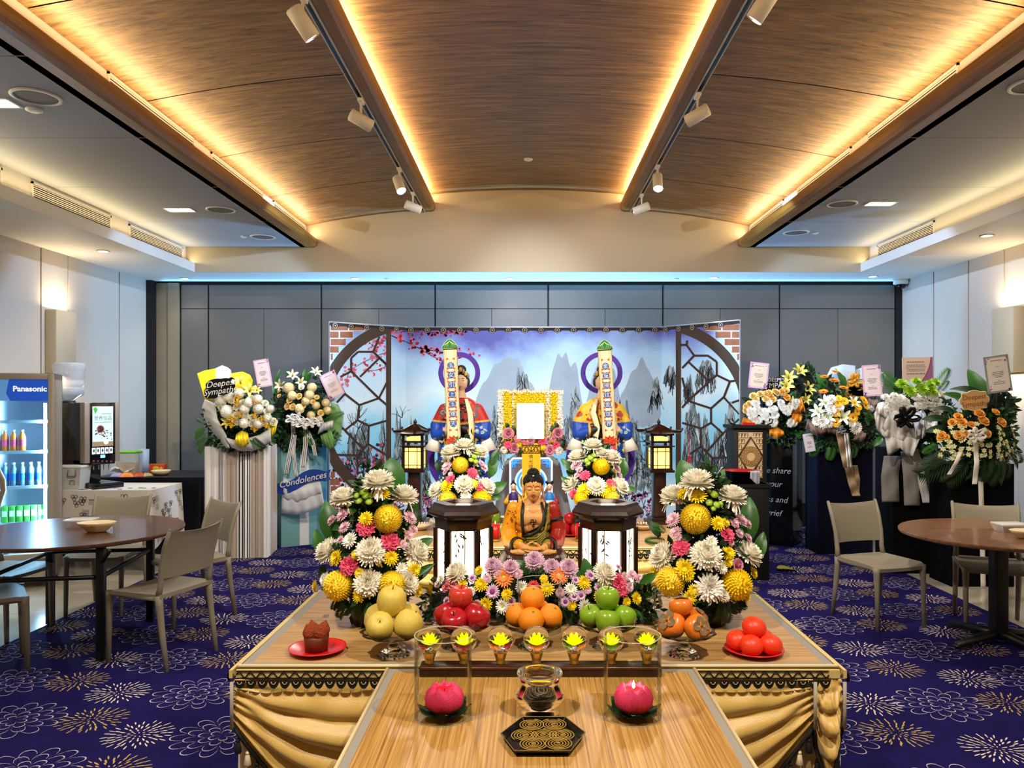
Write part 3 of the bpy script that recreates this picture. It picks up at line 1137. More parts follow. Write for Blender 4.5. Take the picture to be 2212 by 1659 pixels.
def foliage(root, name, blobs, n, seed, size=(.03, .06), mats=None, loc0=None):
 """dense filler of small leaves inside ellipsoids (centre, radii) given in world metres: one part"""
 r = random.Random(seed)
 m = MB()
 tot = sum(b[1][0] * b[1][2] for b in blobs)
 for c, rad in blobs:
  c = Vector(c) - root.location
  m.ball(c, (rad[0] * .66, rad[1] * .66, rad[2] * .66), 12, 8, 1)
  k = int(n * rad[0] * rad[2] / tot)
  for i in range(k):
   d = Vector((r.gauss(0, 1), r.gauss(0, 1), r.gauss(0, 1)))
   d.normalize()
   p = Vector((c.x + d.x * rad[0] * r.uniform(.62, 1.0), c.y + d.y * rad[1] * r.uniform(.62, 1.0), c.z + d.z * rad[2] * r.uniform(.62, 1.0)))
   dd = (d + Vector((r.uniform(-.7, .7), r.uniform(-.7, .7), r.uniform(-.5, .5)))).normalized()
   sd = dd.cross(Vector((r.uniform(-1, 1), r.uniform(-1, 1), r.uniform(-1, 1)))).normalized()
   L = r.uniform(*size)
   w = L * .3
   nn = dd.cross(sd) * w * .35
   m.add([p, p + dd * L * .5 + sd * w + nn, p + dd * L, p + dd * L * .5 - sd * w + nn], [(0, 1, 2), (0, 2, 3)], 0 if r.random() < .7 else 2, True)
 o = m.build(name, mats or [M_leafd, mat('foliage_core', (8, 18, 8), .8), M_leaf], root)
 o['kind'] = 'stuff'
 return o

def vdir(rnd, yaw, pitch):
 """facing the room's near side (-y), turned by yaw to the right and pitch upward"""
 return Vector((sin(yaw) * cos(pitch), -cos(yaw) * cos(pitch), sin(pitch)))

# ================================================================ ALTAR TABLES
ZT = 0.75
M_topwood = wood('table_oak', (148, 108, 58), (184, 144, 88), (206, 168, 108), (1.2, 14, 14), 3.0, 0.38, 0.8)
M_topwood2 = wood('table_oak_front', (112, 74, 28), (174, 130, 66), (208, 164, 94), (64, 0.7, 20), 2.6, 0.4, 0.35)
M_trim = mat('grey_edge_strip', (150, 146, 136), 0.5)
M_satin = mat('gold_satin', (204, 168, 88), 0.36, sheen=.3, var=.06, vscale=30, bump=.12, bscale=240)
M_satin2 = mat('gold_satin_lower', (196, 170, 112), 0.45, sheen=.3)
M_lace = mat('black_lace', (14, 12, 10), 0.8)
M_tcream = mat('tassel_cream', (226, 210, 170), 0.7)

def table(name, label, x0, x1, y0, y1, wmat, border=.03, zt=ZT):
 cx, cy = (x0 + x1) / 2, (y0 + y1) / 2
 t = thing(name, label, 'table', (cx, cy, 0), group='cloth-skirted altar tables')
 hx, hy = (x1 - x0) / 2, (y1 - y0) / 2
 MB().box(-hx + border, hx - border, -hy + border, hy - border, zt - .03, zt).build('tabletop', wmat, t)
 m = MB()
 m.box(-hx, hx, -hy, -hy + border, zt - .03, zt)
 m.box(-hx, hx, hy - border, hy, zt - .03, zt)
 m.box(-hx, -hx + border, -hy + border, hy - border, zt - .03, zt)
 m.box(hx - border, hx, -hy + border, hy - border, zt - .03, zt)
 m.build('edge_strip', M_trim, t)
 for sx in (-1, 1):
  for sy in (-1, 1):
   MB().box(sx * (hx - .08) - .02, sx * (hx - .08) + .02, sy * (hy - .08) - .02, sy * (hy - .08) + .02, 0, zt - .03).build('leg', M_black, t)
 return t

def skirt(label, x0, x1, y0, y1, swags, lower=True, scallop=.0361, zt=ZT, bottom=.012, sides=True):
 """cloth skirt: piping, scalloped lace band, swags between gathers, pleated lower cloth"""
 t = thing('table_skirt', label, 'table skirt', (0, 0, 0), group='gold satin table skirts')
 y = y0 - .004
 pip = MB()
 loop = [(x0 - .004, y1, zt), (x0 - .004, y, zt), (x1 + .004, y, zt), (x1 + .004, y1, zt)]
 pip.tube(loop, .006, 8)
 pip.build('piping', mat('cream_piping', (226, 208, 160), .6), t)
 # lower pleated cloth hanging straight, on the front and the two sides
 low = MB()

 def fn(u, v):
  s = u * ((x1 - x0) + 2 * (y1 - y0))
  if s < (y1 - y0):
   px, py, nx, ny = x0, y1 - s, -1, 0
  elif s < (y1 - y0) + (x1 - x0):
   px, py, nx, ny = x0 + s - (y1 - y0), y0, 0, -1
  else:
   px, py, nx, ny = x1, y0 + s - (y1 - y0) - (x1 - x0), 1, 0
  a = .006 + .009 * (1 + sin(s * 95)) * min(1, v * 2)
  return (px + nx * a, py + ny * a, zt - .006 - (zt - .006 - bottom) * v)
 low.grid(fn, 420, 5)
 low.build('pleated_cloth', M_satin2, t)
 if lower == 'plain':
  return t
 band = MB()
 band.box(x0 - .006, x1 + .006, y - .022, y - .012, zt - .032, zt - .006, 0)
 for sx in ((-1, 1) if sides else ()):
  xe = x0 - .006 if sx < 0 else x1 + .006
  a, b = sorted((xe + sx * .012, xe + sx * .022))
  band.box(a, b, y - .022, y1, zt - .032, zt - .006, 0)

 def scal(px, py, ux, uy, nx, ny, n, k0):
  for k in range(n):
   c = (k + .5) * scallop
   cx, cy = px + ux * c, py + uy * c
   ring = []
   for i in range(9):
    a = pi * i / 8
    ring.append((c + cos(a) * scallop * .47, zt - .031 - sin(a) * .028))
   o = .036
   pts = [(px + ux * q + nx * o, py + uy * q + ny * o, z) for q, z in ring]
   pts2 = [(px + ux * q + nx * (o + .006), py + uy * q + ny * (o + .006), z) for q, z in ring]
   band.poly(pts2, 1)
   for i in range(8):
    band.add([pts[i], pts[i + 1], pts2[i + 1], pts2[i]], [(0, 1, 2, 3)], 1)
   band.tube([(px + ux * (c + cos(a) * scallop * .2) + nx * (o + .008), py + uy * (c + cos(a) * scallop * .2) + ny * (o + .008), zt - .036 - sin(a) * .008) for a in [pi * i / 6 for i in range(7)]], .0012, 4, 0)
  wv = []
  for i in range(n * 8 + 1):
   q = i * scallop / 8
   wv.append((px + ux * q + nx * .024, py + uy * q + ny * .024, zt - .020 + .009 * sin(2 * pi * q / scallop * 1.0)))
  band.tube(wv, .0022, 4, 1)
  for zq in (zt - .008, zt - .031):
   band.tube([(px + nx * .024, py + ny * .024, zq), (px + ux * n * scallop + nx * .024, py + uy * n * scallop + ny * .024, zq)], .0018, 4, 1)
 scal(x0 - .004, y, 1, 0, 0, -1, int((x1 - x0 + .008) / scallop), 0)
 if sides:
  scal(x0 - .006, y1, 0, -1, -1, 0, int((y1 - y) / scallop), 0)
  scal(x1 + .006, y, 0, 1, 1, 0, int((y1 - y) / scallop), 0)
 band.build('lace_band', [mat('braid_gold', (214, 190, 120), .6), M_lace], t)
 # swags
 sw, fr = MB(), MB()
 rnd = random.Random(7)
 for xa, xb, dmin, dmax, nf in swags:
  ztop = zt - .034

  def drop(u):
   return dmin + (dmax - dmin) * (1 - abs(2 * u - 1) ** 2.0)

  def fs(u, v):
   k = 4 * u * (1 - u)
   e = min(1, min(u, 1 - u) * 9)
   fold = abs(sin(pi * (nf * v ** .85 + .35 * sin(u * 3.0)))) ** 1.4
   bel = sin(pi * min(1, v * 1.02)) * .03 * k
   yy = y - .016 - .010 * (1 - e) * (1 + sin(v * 40)) - (.006 + .036 * k) * fold * min(1, max(0, v - .04) * 3) - bel
   zz = ztop - drop(u) * v - .010 * sin(pi * nf * v * 2 + 1) * k * v
   wob = .008 * noise.noise(Vector((u * 9, v * 9, xa * 3)))
   return (xa + (xb - xa) * u, yy + wob, zz)
  sw.grid(fs, 64, 56)
  n = max(3, int((xb - xa) / .028))
  for i in range(n):
   u = (i + .5) / n
   p = Vector(fs(u, 1.0))
   c = i % 2
   fr.tube([p, p + Vector((0, -.004, -.018))], .0025, 5, c)
   fr.ball(p + Vector((0, -.004, -.022)), .007, 8, 6, c)
   fr.lathe([(.002, 0), (.007, -.006), (.012, -.036), (.009, -.040), (0, -.038)], 9, c, T(p.x, p.y - .004, p.z - .022))
  edge = [Vector(fs(i / 40, 1.0)) + Vector((0, -.004, 0)) for i in range(41)]
  fr.tube(edge, .007, 6, 0)
  for ue in (0.0, 1.0):
   pts = [Vector((xa + (xb - xa) * ue, y - .052, ztop - dmin * q)) for q in (0, .5, 1)]
   cq = MB()
   cq.tube(pts, .006, 8)
   if not (ue == 0.0 and xa > swags[0][0] + .1):
    cq.build('gather_cord', mat('silver_cord', (176, 168, 150), .5, bump=.4, bscale=300), t)
 sw.build('swag', M_satin, t)
 fr.build('tassel_fringe', [M_lace, M_tcream], t)
 return t

ATX0, ATX1, ATY0, ATY1 = -.937, 1.003, 2.51, 3.49
table('altar_table', 'wide oak-topped altar table carrying the fruit dishes and big bouquets', ATX0, ATX1, ATY0, ATY1, M_topwood)
skirt('gold swagged skirt with tassels on the wide altar table with the fruit', ATX0, ATX1, ATY0, ATY1, [(-.945, -.03, .15, .50, 5), (-.03, .918, .15, .50, 5), (.918, 1.012, .15, .30, 4)])
RTX0, RTX1, RTY0, RTY1 = -.95, 1.02, 4.5, 5.62
table('altar_table', 'rear oak-topped altar table behind the statue, holding the post lanterns', RTX0, RTX1, RTY0, RTY1, M_topwood)
skirt('gold skirt on the rear altar table, seen behind the seated statue', RTX0, RTX1, RTY0, RTY1, [(-.955, .035, .12, .42, 5), (.035, 1.025, .12, .42, 5)])
FTX0, FTX1, FTY0, FTY1 = -.448, .533, 1.15, 2.478
table('incense_table', 'narrow oak-topped incense table at the bottom of the photo', FTX0, FTX1, FTY0, FTY1, M_topwood2, .024)
skirt('plain gold skirt of the narrow incense table in the foreground', FTX0, FTX1, FTY0, FTY1, [], 'plain')

# ---------------------------------------------------------------- lamp strip with seven crystal lotus balls
t = thing('lamp_base', 'long dark rosewood strip carrying seven crystal balls', 'lamp stand', (.04, 2.437, ZT))
MB().rbox(-.38, .38, -.034, .030, 0, .032, .004).build('body', M_dkwood, t)
MB().box(-.375, .375, -.036, -.033, .026, .030).build('edge_bead', mat('rosewood_bead', (92, 46, 28), .3), t)
M_ball = M_cut
M_lotusglow = mat('lotus_glow', (240, 240, 20), .5, emit=1.0, emit_rgb=(240, 250, 0))
lotus = MB()
for k, (n, e0, e1, L) in enumerate([(9, .25, .75, .030), (8, .7, 1.15, .032), (6, 1.1, 1.45, .034)]):
 for i in range(n):
  petal(lotus, 0, 2 * pi * (i + .5 * k) / n, e0, e1, L, .0062, 0, 3, .3, .1, 1, .001)
lotus_me = lotus.mesh('lotus', M_lotusglow)
ball_me = MB().ball((0, 0, 0), .042, 28, 18).mesh('crystal_ball', M_ball)
cup_me = MB().lathe([(0, 0), (.0135, 0), (.0145, .003), (.0135, .007), (.0155, .016), (.022, .036), (.0225, .038), (.018, .036), (.0, .034)], 24).mesh('cup', M_gold)
CL = ['leftmost of the seven crystal lotus balls, seen through the left glass cylinder', 'second crystal lotus ball from the left, behind the rim of the left glass cylinder',
 'third crystal lotus ball from the left on the rosewood strip', 'middle one of the seven crystal lotus balls', 'third crystal lotus ball from the right on the rosewood strip',
 'second crystal lotus ball from the right, behind the rim of the right glass cylinder', 'rightmost crystal lotus ball, inside the outline of the right glass cylinder']
for k, px in enumerate((928, 1002, 1081, 1159, 1240, 1320, 1397)):
 t = thing('crystal_lamp', CL[k], 'lamp', (P(px, 0, 2.437).x, 2.437, ZT + .032), group='crystal lotus lamps')
 put('cup', cup_me, t)
 put('crystal_ball', ball_me, t, (0, 0, .077))
 put('lotus', lotus_me, t, (0, 0, .064), scale=.78)

# ---------------------------------------------------------------- glass cylinders and lotus candles
def cylinder_glass(x, y, r, h, label, z=ZT):
 m = MB()
 m.lathe([(r, 0), (r, h), (r - .0012, h + .001), (r - .0024, h), (r - .0024, 0)], 96, close=True, smooth=False)
 for zq in (.001, h):
  m.tube([((r - .0012) * cos(a * pi / 24), (r - .0012) * sin(a * pi / 24), zq) for a in range(49)], .0016, 6, 1)
 return tag(m.build('glass_cylinder', [M_glass, mat('glass_edge', (216, 214, 196), .1, alpha=.55)], None, (x, y, z)), label, 'glass vase', 'clear glass cylinders')

M_lotpink = mat('candle_pink', (255, 66, 128), .6, bump=.3, bscale=200)
M_lotwax = mat('candle_wax', (255, 30, 60), .2, coat=.6)
M_lotgreen = mat('candle_leaf', (10, 62, 40), .45)

def lotus_candle(x, y, z, label, lit):
 t = thing('lotus_candle', label, 'candle', (x, y, z), group='pink lotus candles')
 m = MB()
 m.grid(lambda u, v: ((.016 + .053 * v) * cos(2 * pi * u) * (1 + .10 * v * cos(16 * pi * u)), (.016 + .053 * v) * sin(2 * pi * u) * (1 + .10 * v * cos(16 * pi * u)), .001 + .020 * v ** 2 + .008 * v * cos(16 * pi * u)), 96, 4, 0, None, True, True)
 m.build('leaf_base', M_lotgreen, t)
 m = MB()
 prof = [(.012, .006), (.036, .012), (.050, .028), (.053, .046), (.048, .064), (.037, .078), (.030, .083), (.026, .078), (.024, .066)]
 m.lathe(prof, 72, 0, None, True, lambda a, z, k: 1 + .025 * abs(sin(12 * a)) - .0 + (0.05 * sin(6 * a) if k in (5, 6, 7) else 0))
 for i, v in enumerate(m.v):
  if v[2] > .075:
   a = atan2(v[1], v[0])
   m.v[i] = (v[0], v[1], v[2] - .010 * (abs(sin(3.5 * a + .4)) ** 1.5))
 m.build('candle_body', M_lotpink, t)
 MB().lathe([(0, .062), (.018, .062), (.0265, .070)], 36).build('wax_pool', M_lotwax, t)
 MB().tube([(0, 0, .06), (.001, 0, .072)], .001, 5).build('wick', M_black, t)
 if lit:
  MB().lathe([(0, .070), (.004, .075), (.0035, .082), (0, .094)], 12, 0).build('flame', mat('flame', (255, 230, 150), .5, emit=25, emit_rgb=(255, 214, 120)), t)
  pl = bpy.data.lights.new('flame_lamp', 'POINT')
  pl.energy = .25
  pl.color = (1, .6, .25)
  pl.shadow_soft_size = .006
  po = bpy.data.objects.new('flame_lamp', pl)
  COL.objects.link(po)
  po.location = (x, y, z + .088)
 return t

gx1, gx2, gy = P(957, 0, 2.115).x, P(1366, 0, 2.115).x, 2.115
cylinder_glass(gx1, gy, .079, .222, 'tall clear glass cylinder around the unlit pink lotus candle on the left')
cylinder_glass(gx2, gy, .079, .222, 'tall clear glass cylinder around the burning pink lotus candle on the right')
lotus_candle(gx1 + .004, gy - .003, ZT + .0045, 'unlit pink lotus candle inside the left glass cylinder', False)
lotus_candle(gx2 + .003, gy - .003, ZT + .0045, 'burning pink lotus candle inside the right glass cylinder', True)
cylinder_glass(P(1165, 0, 2.86).x, 2.88, .083, .19, 'clear glass cylinder standing behind the oranges')
t = thing('tealight_glass', 'small tealight glass inside the cylinder behind the oranges', 'candle', (P(1178, 0, 2.86).x, 2.88, ZT + .0045))
MB().lathe([(0, .003), (.026, .003), (.030, .07), (.033, .07), (.029, 0), (0, 0)], 24).build('glass_cup', M_glass, t)
MB().lathe([(0, .004), (.024, .004), (.025, .022), (0, .022)], 20).build('wax', mat('white_wax', (232, 226, 210), .5), t)

# ---------------------------------------------------------------- glass incense pot
t = thing('incense_pot', 'round clear glass incense pot between the two lotus candles', 'incense burner', (P(1166, 0, 2.14).x, 2.14, ZT))
m = MB()
m.lathe([(0, .006), (.045, .006), (.052, .020), (.067, .045), (.064, .062), (.050, .078), (.048, .088), (.056, .094), (.055, .110), (.060, .114), (.064, .110), (.064, .092), (.060, .086), (.072, .060), (.074, .045), (.060, .024), (.058, .016), (.061, .010), (.060, .0), (0, 0)], 48)
m.build('pot', M_cut, t)
m = MB()
m.lathe([(0, .012), (.042, .012), (.054, .024), (.056, .032), (.046, .037), (0, .040)], 32)
m.build('incense_ash', mat('ash', (84, 74, 58), .95, var=.4, vscale=70, bump=1.0, bscale=200), t)
m = MB()
for k in range(3):
 pts = [(.010 * (k - 1) + (.006 + .0028 * a) * cos(a), (.006 + .0028 * a) * sin(a), .046 + .002 * k) for a in [i * .35 for i in range(44)]]
 m.tube(pts, .0018, 5)
m.build('incense_coil', mat('burnt_coil', (112, 96, 76), .9), t)

# ---------------------------------------------------------------- tray of incense coils
TX, TY = P(1173, 0, 1.96).x, 1.965
t = thing('incense_tray', 'black and gold six-sided tray holding flat incense coils', 'tray', (TX, TY, ZT))
hexa = [(-.108, -.002), (-.072, -.098), (.066, -.098), (.108, .002), (.062, .100), (-.054, .100)]
sc = lambda k: [(x * k, y * k) for x, y in hexa]
m = MB()
n = 6
rings = [(.90, 0), (1.0, .016), (.985, .0165), (.86, .004)]
vs = [(x * k, y * k, z) for k, z in rings for x, y in hexa]
fs = [tuple(reversed(range(6))), tuple(range(18, 24))]
for a in range(3):
 for i in range(6):
  fs.append((a * 6 + i, a * 6 + (i + 1) % 6, (a + 1) * 6 + (i + 1) % 6, (a + 1) * 6 + i))
m.add(vs, fs)
m.build('body', M_blackgloss, t)
m = MB()
top = [(x, y, .0168) for x, y in hexa]
m.tube(top + top[:1], .0012, 6)
for x, y in hexa:
 m.tube([(x, y, .017), (x * .86, y * .86, .0055)], .0009, 5)
m.build('gold_lines', mat('tray_gold', (150, 124, 74), .4, .5), t)
M_coil = mat('incense_coil', (168, 134, 58), .85, bump=.3, bscale=300)
cl = ['back left', 'back right', 'middle left', 'middle right', 'front left', 'front right', 'centre']
cpos = [(-.030, .062), (.030, .064), (-.046, .008), (.050, .010), (-.026, -.050), (.036, -.048), (.002, .012)]
for k, (cx, cy) in enumerate(cpos):
 m = MB()
 z = .0075 + (.0042 if k in (0, 1, 4, 5) else 0) + (.0 if k != 6 else -.0005)
 pts = []
 for i in range(120):
  a = i / 119 * 4.3 * 2 * pi
  q = .004 + .0315 * i / 119
  pts.append((q * cos(a + k), q * sin(a + k), 0))
 m.tube(pts, .0015, 5)
 m.tube([(-.004, 0, 0), (.006, .003, 0)], .0017, 5)
 tag(m.build('incense_coil', M_coil, None, (TX + cx, TY + cy, ZT + z)), 'flat spiral incense coil at the %s of the six-sided tray' % cl[k], 'incense', 'incense coils in the tray')

# ================================================================ FRUIT, DISHES, CAKE
M_dish = M_cut
M_stem = mat('fruit_stem', (70, 50, 24), .8)

def dish(x, y, r, h, label):
 """pressed glass pedestal dish; bowl rim radius r, height h"""
 t = thing('pedestal_dish', label, 'glass dish', (x, y, ZT), group='glass pedestal dishes')
 rp = lambda a, z, k: 1 + .05 * abs(sin(6 * a))
 MB().lathe([(0, .006), (.038, .004), (.052, 0), (.053, .004), (.040, .014), (.026, .022), (.017, .034), (.014, h - .030), (.018, h - .024), (0, h - .022)], 48, 0, None, True, rp).build('foot', M_dish, t)
 MB().lathe([(0, h - .022), (.030, h - .021), (.060, h - .014), (r * .86, h - .006), (r, h + .004), (r * .985, h + .006), (r * .84, h - .002), (.060, h - .010), (0, h - .017)], 72, 0, None, True, lambda a, z, k: 1 + (.035 * sin(12 * a) if k in (3, 4, 5) else 0)).build('bowl', M_dish, t)
 return h - .010

def pear_me():
 return MB().lathe([(0, -.043), (.012, -.046), (.028, -.043), (.041, -.025), (.046, -.002), (.043, .020), (.032, .036), (.016, .042), (.006, .038), (0, .034)], 28).mesh('skin', mat('pear_skin', (214, 190, 84), .5, var=.18, vscale=90, bump=.15, bscale=500))

def apple_me(m):
 return MB().lathe([(0, -.030), (.008, -.034), (.020, -.038), (.032, -.030), (.041, -.008), (.043, .010), (.038, .026), (.026, .036), (.012, .034), (.004, .026), (0, .022)], 28).mesh('skin', m)

def streaked(name, base, dark, scale=(30, 30, 3)):
 return wood(name, dark, base, base, scale, 3.0, .25, .3, coat=.4)

M_redapple = streaked('apple_red', (176, 20, 34), (136, 12, 26))
M_redapple2 = streaked('apple_red_stripe', (204, 60, 44), (170, 26, 34))
M_grapple = mat('apple_green', (128, 168, 34), .28, var=.12, vscale=60, coat=.3)
M_orange = mat('orange_peel', (246, 146, 20), .42, var=.08, vscale=60, bump=.35, bscale=420)
M_persim = mat('persimmon_skin', (224, 120, 30), .3, var=.14, vscale=24, coat=.3)
M_calyx = mat('persimmon_calyx', (120, 104, 70), .8)
M_bun = mat('bun_red', (236, 60, 26), .38, var=.10, vscale=30, bump=.1, bscale=250)
stem_me = MB().tube([(0, 0, .022), (.001, 0, .034), (.004, 0, .046)], .0016, 6).mesh('stem', M_stem)
navel_me = MB().lathe([(0, .0415), (.003, .043), (.005, .041)], 8).mesh('navel', mat('navel', (120, 110, 40), .7))
cal = MB()
for i in range(4):
 petal(cal, .026, i * pi / 2 + .3, .15, -.15, .026, .014, 0, 4, .3, .5, 1, .004)
cal.tube([(0, 0, .026), (0, 0, .036)], .003, 6)
cal_me = cal.mesh('calyx', M_calyx)
pear, redap, redap2, grap = pear_me(), apple_me(M_redapple), apple_me(M_redapple2), apple_me(M_grapple)
orange = MB().ball((0, 0, 0), (.043, .043, .0415), 28, 18).mesh('peel', M_orange)
persim = MB().lathe([(0, -.028), (.018, -.030), (.036, -.020), (.0425, -.002), (.040, .016), (.028, .026), (.012, .028), (0, .026)], 32, 0, None, True, lambda a, z, k: 1 + .035 * cos(4 * a)).mesh('skin', M_persim)
bun = MB().ball((0, 0, 0), (.040, .040, .034), 24, 14).mesh('skin', M_bun)

def fruit(name, cat, skin, part, extra, loc, rot, s, label, group):
 t = thing(name, label, cat, loc, group=group, rot=rot)
 put(part, skin, t, scale=s)
 if extra:
  put(extra[0], extra[1], t, scale=s)
 return t

def heap(px, d, zb, items, name, cat, part, group):
 """items: (skin, extra, px offset x, height over the bowl, depth offset, rot, scale, label)"""
 cx = P(px, 0, d).x
 for skin, extra, ox, z, oy, rot, s, label in items:
  fruit(name, cat, skin, part, extra, (cx + ox, d + oy, zb + z), rot, s, label, group)

ST = ('stem', stem_me)
NV = ('navel', navel_me)
CA = ('calyx', cal_me)
# pears on the left
dp = 2.615
zb = ZT + dish(P(850, 0, dp).x, dp, .110, .078, 'glass pedestal dish piled with pale yellow pears')
q = 1.06
heap(850, dp, zb, [(pear, ST, -.036, .044, -.050, (.9, .1, 0), q * .98, 'pale pear at the front left of its glass dish, blossom end forward'),
    (pear, ST, .055, .046, -.030, (.3, .5, 1), q, 'pale pear at the front right of its glass dish'),
    (pear, ST, -.058, .046, .035, (.2, -.4, 2), q, 'pale pear at the back left of its glass dish'),
    (pear, ST, .040, .046, .055, (.2, .3, 3), q * .95, 'pale pear at the back right of its glass dish'),
    (pear, ST, -.006, .116, .0, (.12, .05, 0), q * 1.04, 'pale pear crowning the pile, stem upward')], 'pear', 'pear', 'skin', 'pears on the dish')
# red apples
da = 2.70
zb = ZT + dish(P(995, 0, da).x, da, .105, .078, 'glass pedestal dish piled with red apples')
heap(995, da, zb, [(redap, ST, -.045, .040, .010, (-.3, -.5, 0), 1.14, 'red apple at the left of its glass dish'),
    (redap, ST, -.016, .037, -.055, (.45, -.1, 0), 1.06, 'red apple at the front of its glass dish, stalk end forward'),
    (redap, ST, .055, .040, -.022, (.3, .35, 1), 1.14, 'red apple at the right of its glass dish'),
    (redap, ST, .030, .042, .055, (.2, .3, 2), 1.0, 'red apple at the back of its glass dish'),
    (redap2, ST, .0, .106, .0, (.1, .05, 0), 1.0, 'streaked red apple on top of the red pile')], 'apple', 'apple', 'skin', 'red apples on the dish')
# oranges
zb = ZT + dish(P(1152, 0, da).x, da, .102, .078, 'glass pedestal dish piled with oranges')
heap(1152, da, zb, [(orange, NV, -.055, .043, .005, (.3, -.4, 0), 1.0, 'orange at the left of its glass dish'),
     (orange, NV, -.008, .043, -.060, (.6, .2, 0), 1.04, 'orange at the front middle of its glass dish'),
     (orange, NV, .058, .043, -.012, (.5, .5, 0), 1.03, 'orange at the right of its glass dish'),
     (orange, NV, .020, .043, .062, (0, .2, 0), .98, 'orange hidden at the back of its glass dish'),
     (orange, NV, -.003, .103, -.002, (.45, .1, 0), 1.0, 'orange on top of the orange pile')], 'orange', 'orange', 'peel', 'oranges on the dish')
# green apples
zb = ZT + dish(P(1312, 0, da).x, da, .102, .078, 'glass pedestal dish piled with green apples')
heap(1312, da, zb, [(grap, ST, -.055, .039, .0, (.2, -.4, 0), .97, 'green apple at the left of its glass dish'),
     (grap, ST, -.005, .037, -.055, (-.3, .1, 0), 1.0, 'green apple at the front of its glass dish'),
     (grap, ST, .058, .039, -.012, (-.4, .4, 0), .97, 'green apple at the right of its glass dish, stalk forward'),
     (grap, ST, .012, .039, .058, (0, .2, 0), .97, 'green apple at the back of its glass dish'),
     (grap, ST, .0, .102, .0, (.05, .06, 0), 1.0, 'green apple on top of the green pile')], 'apple', 'apple', 'skin', 'green apples on the dish')
# persimmons
zb = ZT + dish(P(1478, 0, dp).x, dp, .105, .078, 'glass pedestal dish piled with persimmons')
heap(1478, dp, zb, [(persim, CA, -.045, .040, -.020, (.5, -.8, 0), 1.12, 'persimmon at the left of its glass dish'),
     (persim, CA, .032, .038, -.045, (1.1, .3, .3), 1.05, 'persimmon at the front right of its glass dish'),
     (persim, CA, .046, .042, .032, (.2, .8, 0), 1.1, 'persimmon at the back right of its glass dish'),
     (persim, CA, -.012, .098, -.002, (-.15, .05, .4), .98, 'persimmon on top with its dry calyx upward')], 'persimmon', 'persimmon', 'skin', 'persimmons on the dish')

# red saucers with the steamed cake and with the red buns
M_redplate = mat('red_plastic', (216, 28, 26), .25, coat=.3)

def saucer(x, y, r, label, z=ZT):
 m = MB().lathe([(0, 0), (r * .6, 0), (r * .66, .003), (r * .95, .016), (r, .017), (r * .99, .020), (r * .93, .019), (r * .62, .006), (0, .005)], 48)
 return tag(m.build('saucer', M_redplate, None, (x, y, z)), label, 'saucer', 'red plastic saucers')

xk, yk = P(686, 0, 2.645).x, 2.645
saucer(xk, yk, .098, 'round red saucer under the brown steamed cake')
t = thing('steamed_cake', 'brown steamed sponge cake split open at the top, on a red saucer', 'cake', (xk - .004, yk, ZT + .006))
M_cake = mat('cake_brown', (146, 62, 20), .85, var=.35, vscale=90, bump=.9, bscale=160)
M_cakewrap = mat('cake_wrapper', (96, 44, 20), .45, var=.6, vscale=40)
MB().lathe([(0, 0), (.038, 0), (.040, .030), (.043, .050), (.036, .052), (0, .050)], 32).build('wrapper', M_cakewrap, t)
m = MB()
for i in range(4):
 a = i * pi / 2 + .75
 c = Vector((cos(a) * .026, sin(a) * .026, .068))
 b = MB()
 b.ball((0, 0, 0), (.024, .024, .030), 14, 10)
 for j, v in enumerate(b.v):
  z = v[2]
  k = 1 - .75 * max(0, z / .03) ** 1.5
  b.v[j] = (v[0] * k, v[1] * k, z * 1.05)
 m.merge(b, Matrix.Translation(c) @ Matrix.Rotation(a, 4, 'Z') @ Matrix.Rotation(.35, 4, 'Y'))
m.ball((0, 0, .055), (.034, .034, .018), 14, 8)
m.build('cake_crown', M_cake, t)
xo, yo = P(1629, 0, 2.635).x, 2.635
saucer(xo, yo, .100, 'round red saucer holding five red buns')
for ox, oy, z, s, l in ((-.052, .012, .040, 1.0, 'left'), (-.022, -.044, .040, 1.0, 'front left'), (.046, -.036, .040, 1.0, 'front right'), (.040, .036, .040, .98, 'back right'), (.0, .0, .088, 1.04, 'topmost')):
 t = thing('red_bun', 'glossy red-dyed bun, %s in its pile on the red saucer' % l, 'bun', (xo + ox, yo + oy, ZT + z), group='red buns on the saucer', rot=(.3 * (1 if ox > 0 else .4), .2, ox * 20))
 put('skin', bun, t, scale=s)
 put('knob', MB().lathe([(0, -.0355), (.004, -.0345), (.006, -.0325)], 8).mesh('knob', mat('bun_knob', (240, 120, 70), .6)), t, scale=s)

# ================================================================ HEXAGONAL LANTERNS
M_bamboo = mat('painted_bamboo', (74, 50, 30), .8)

def hex_ring(m, r0, z0, r1, z1, mi=0, rot=0):
 vs = []
 for r, z in ((r0, z0), (r1, z1)):
  for i in range(6):
   a = pi / 3 * i + rot
   vs.append((r * cos(a), r * sin(a), z))
 m.add(vs, [(i, (i + 1) % 6, 6 + (i + 1) % 6, 6 + i) for i in range(6)], mi)

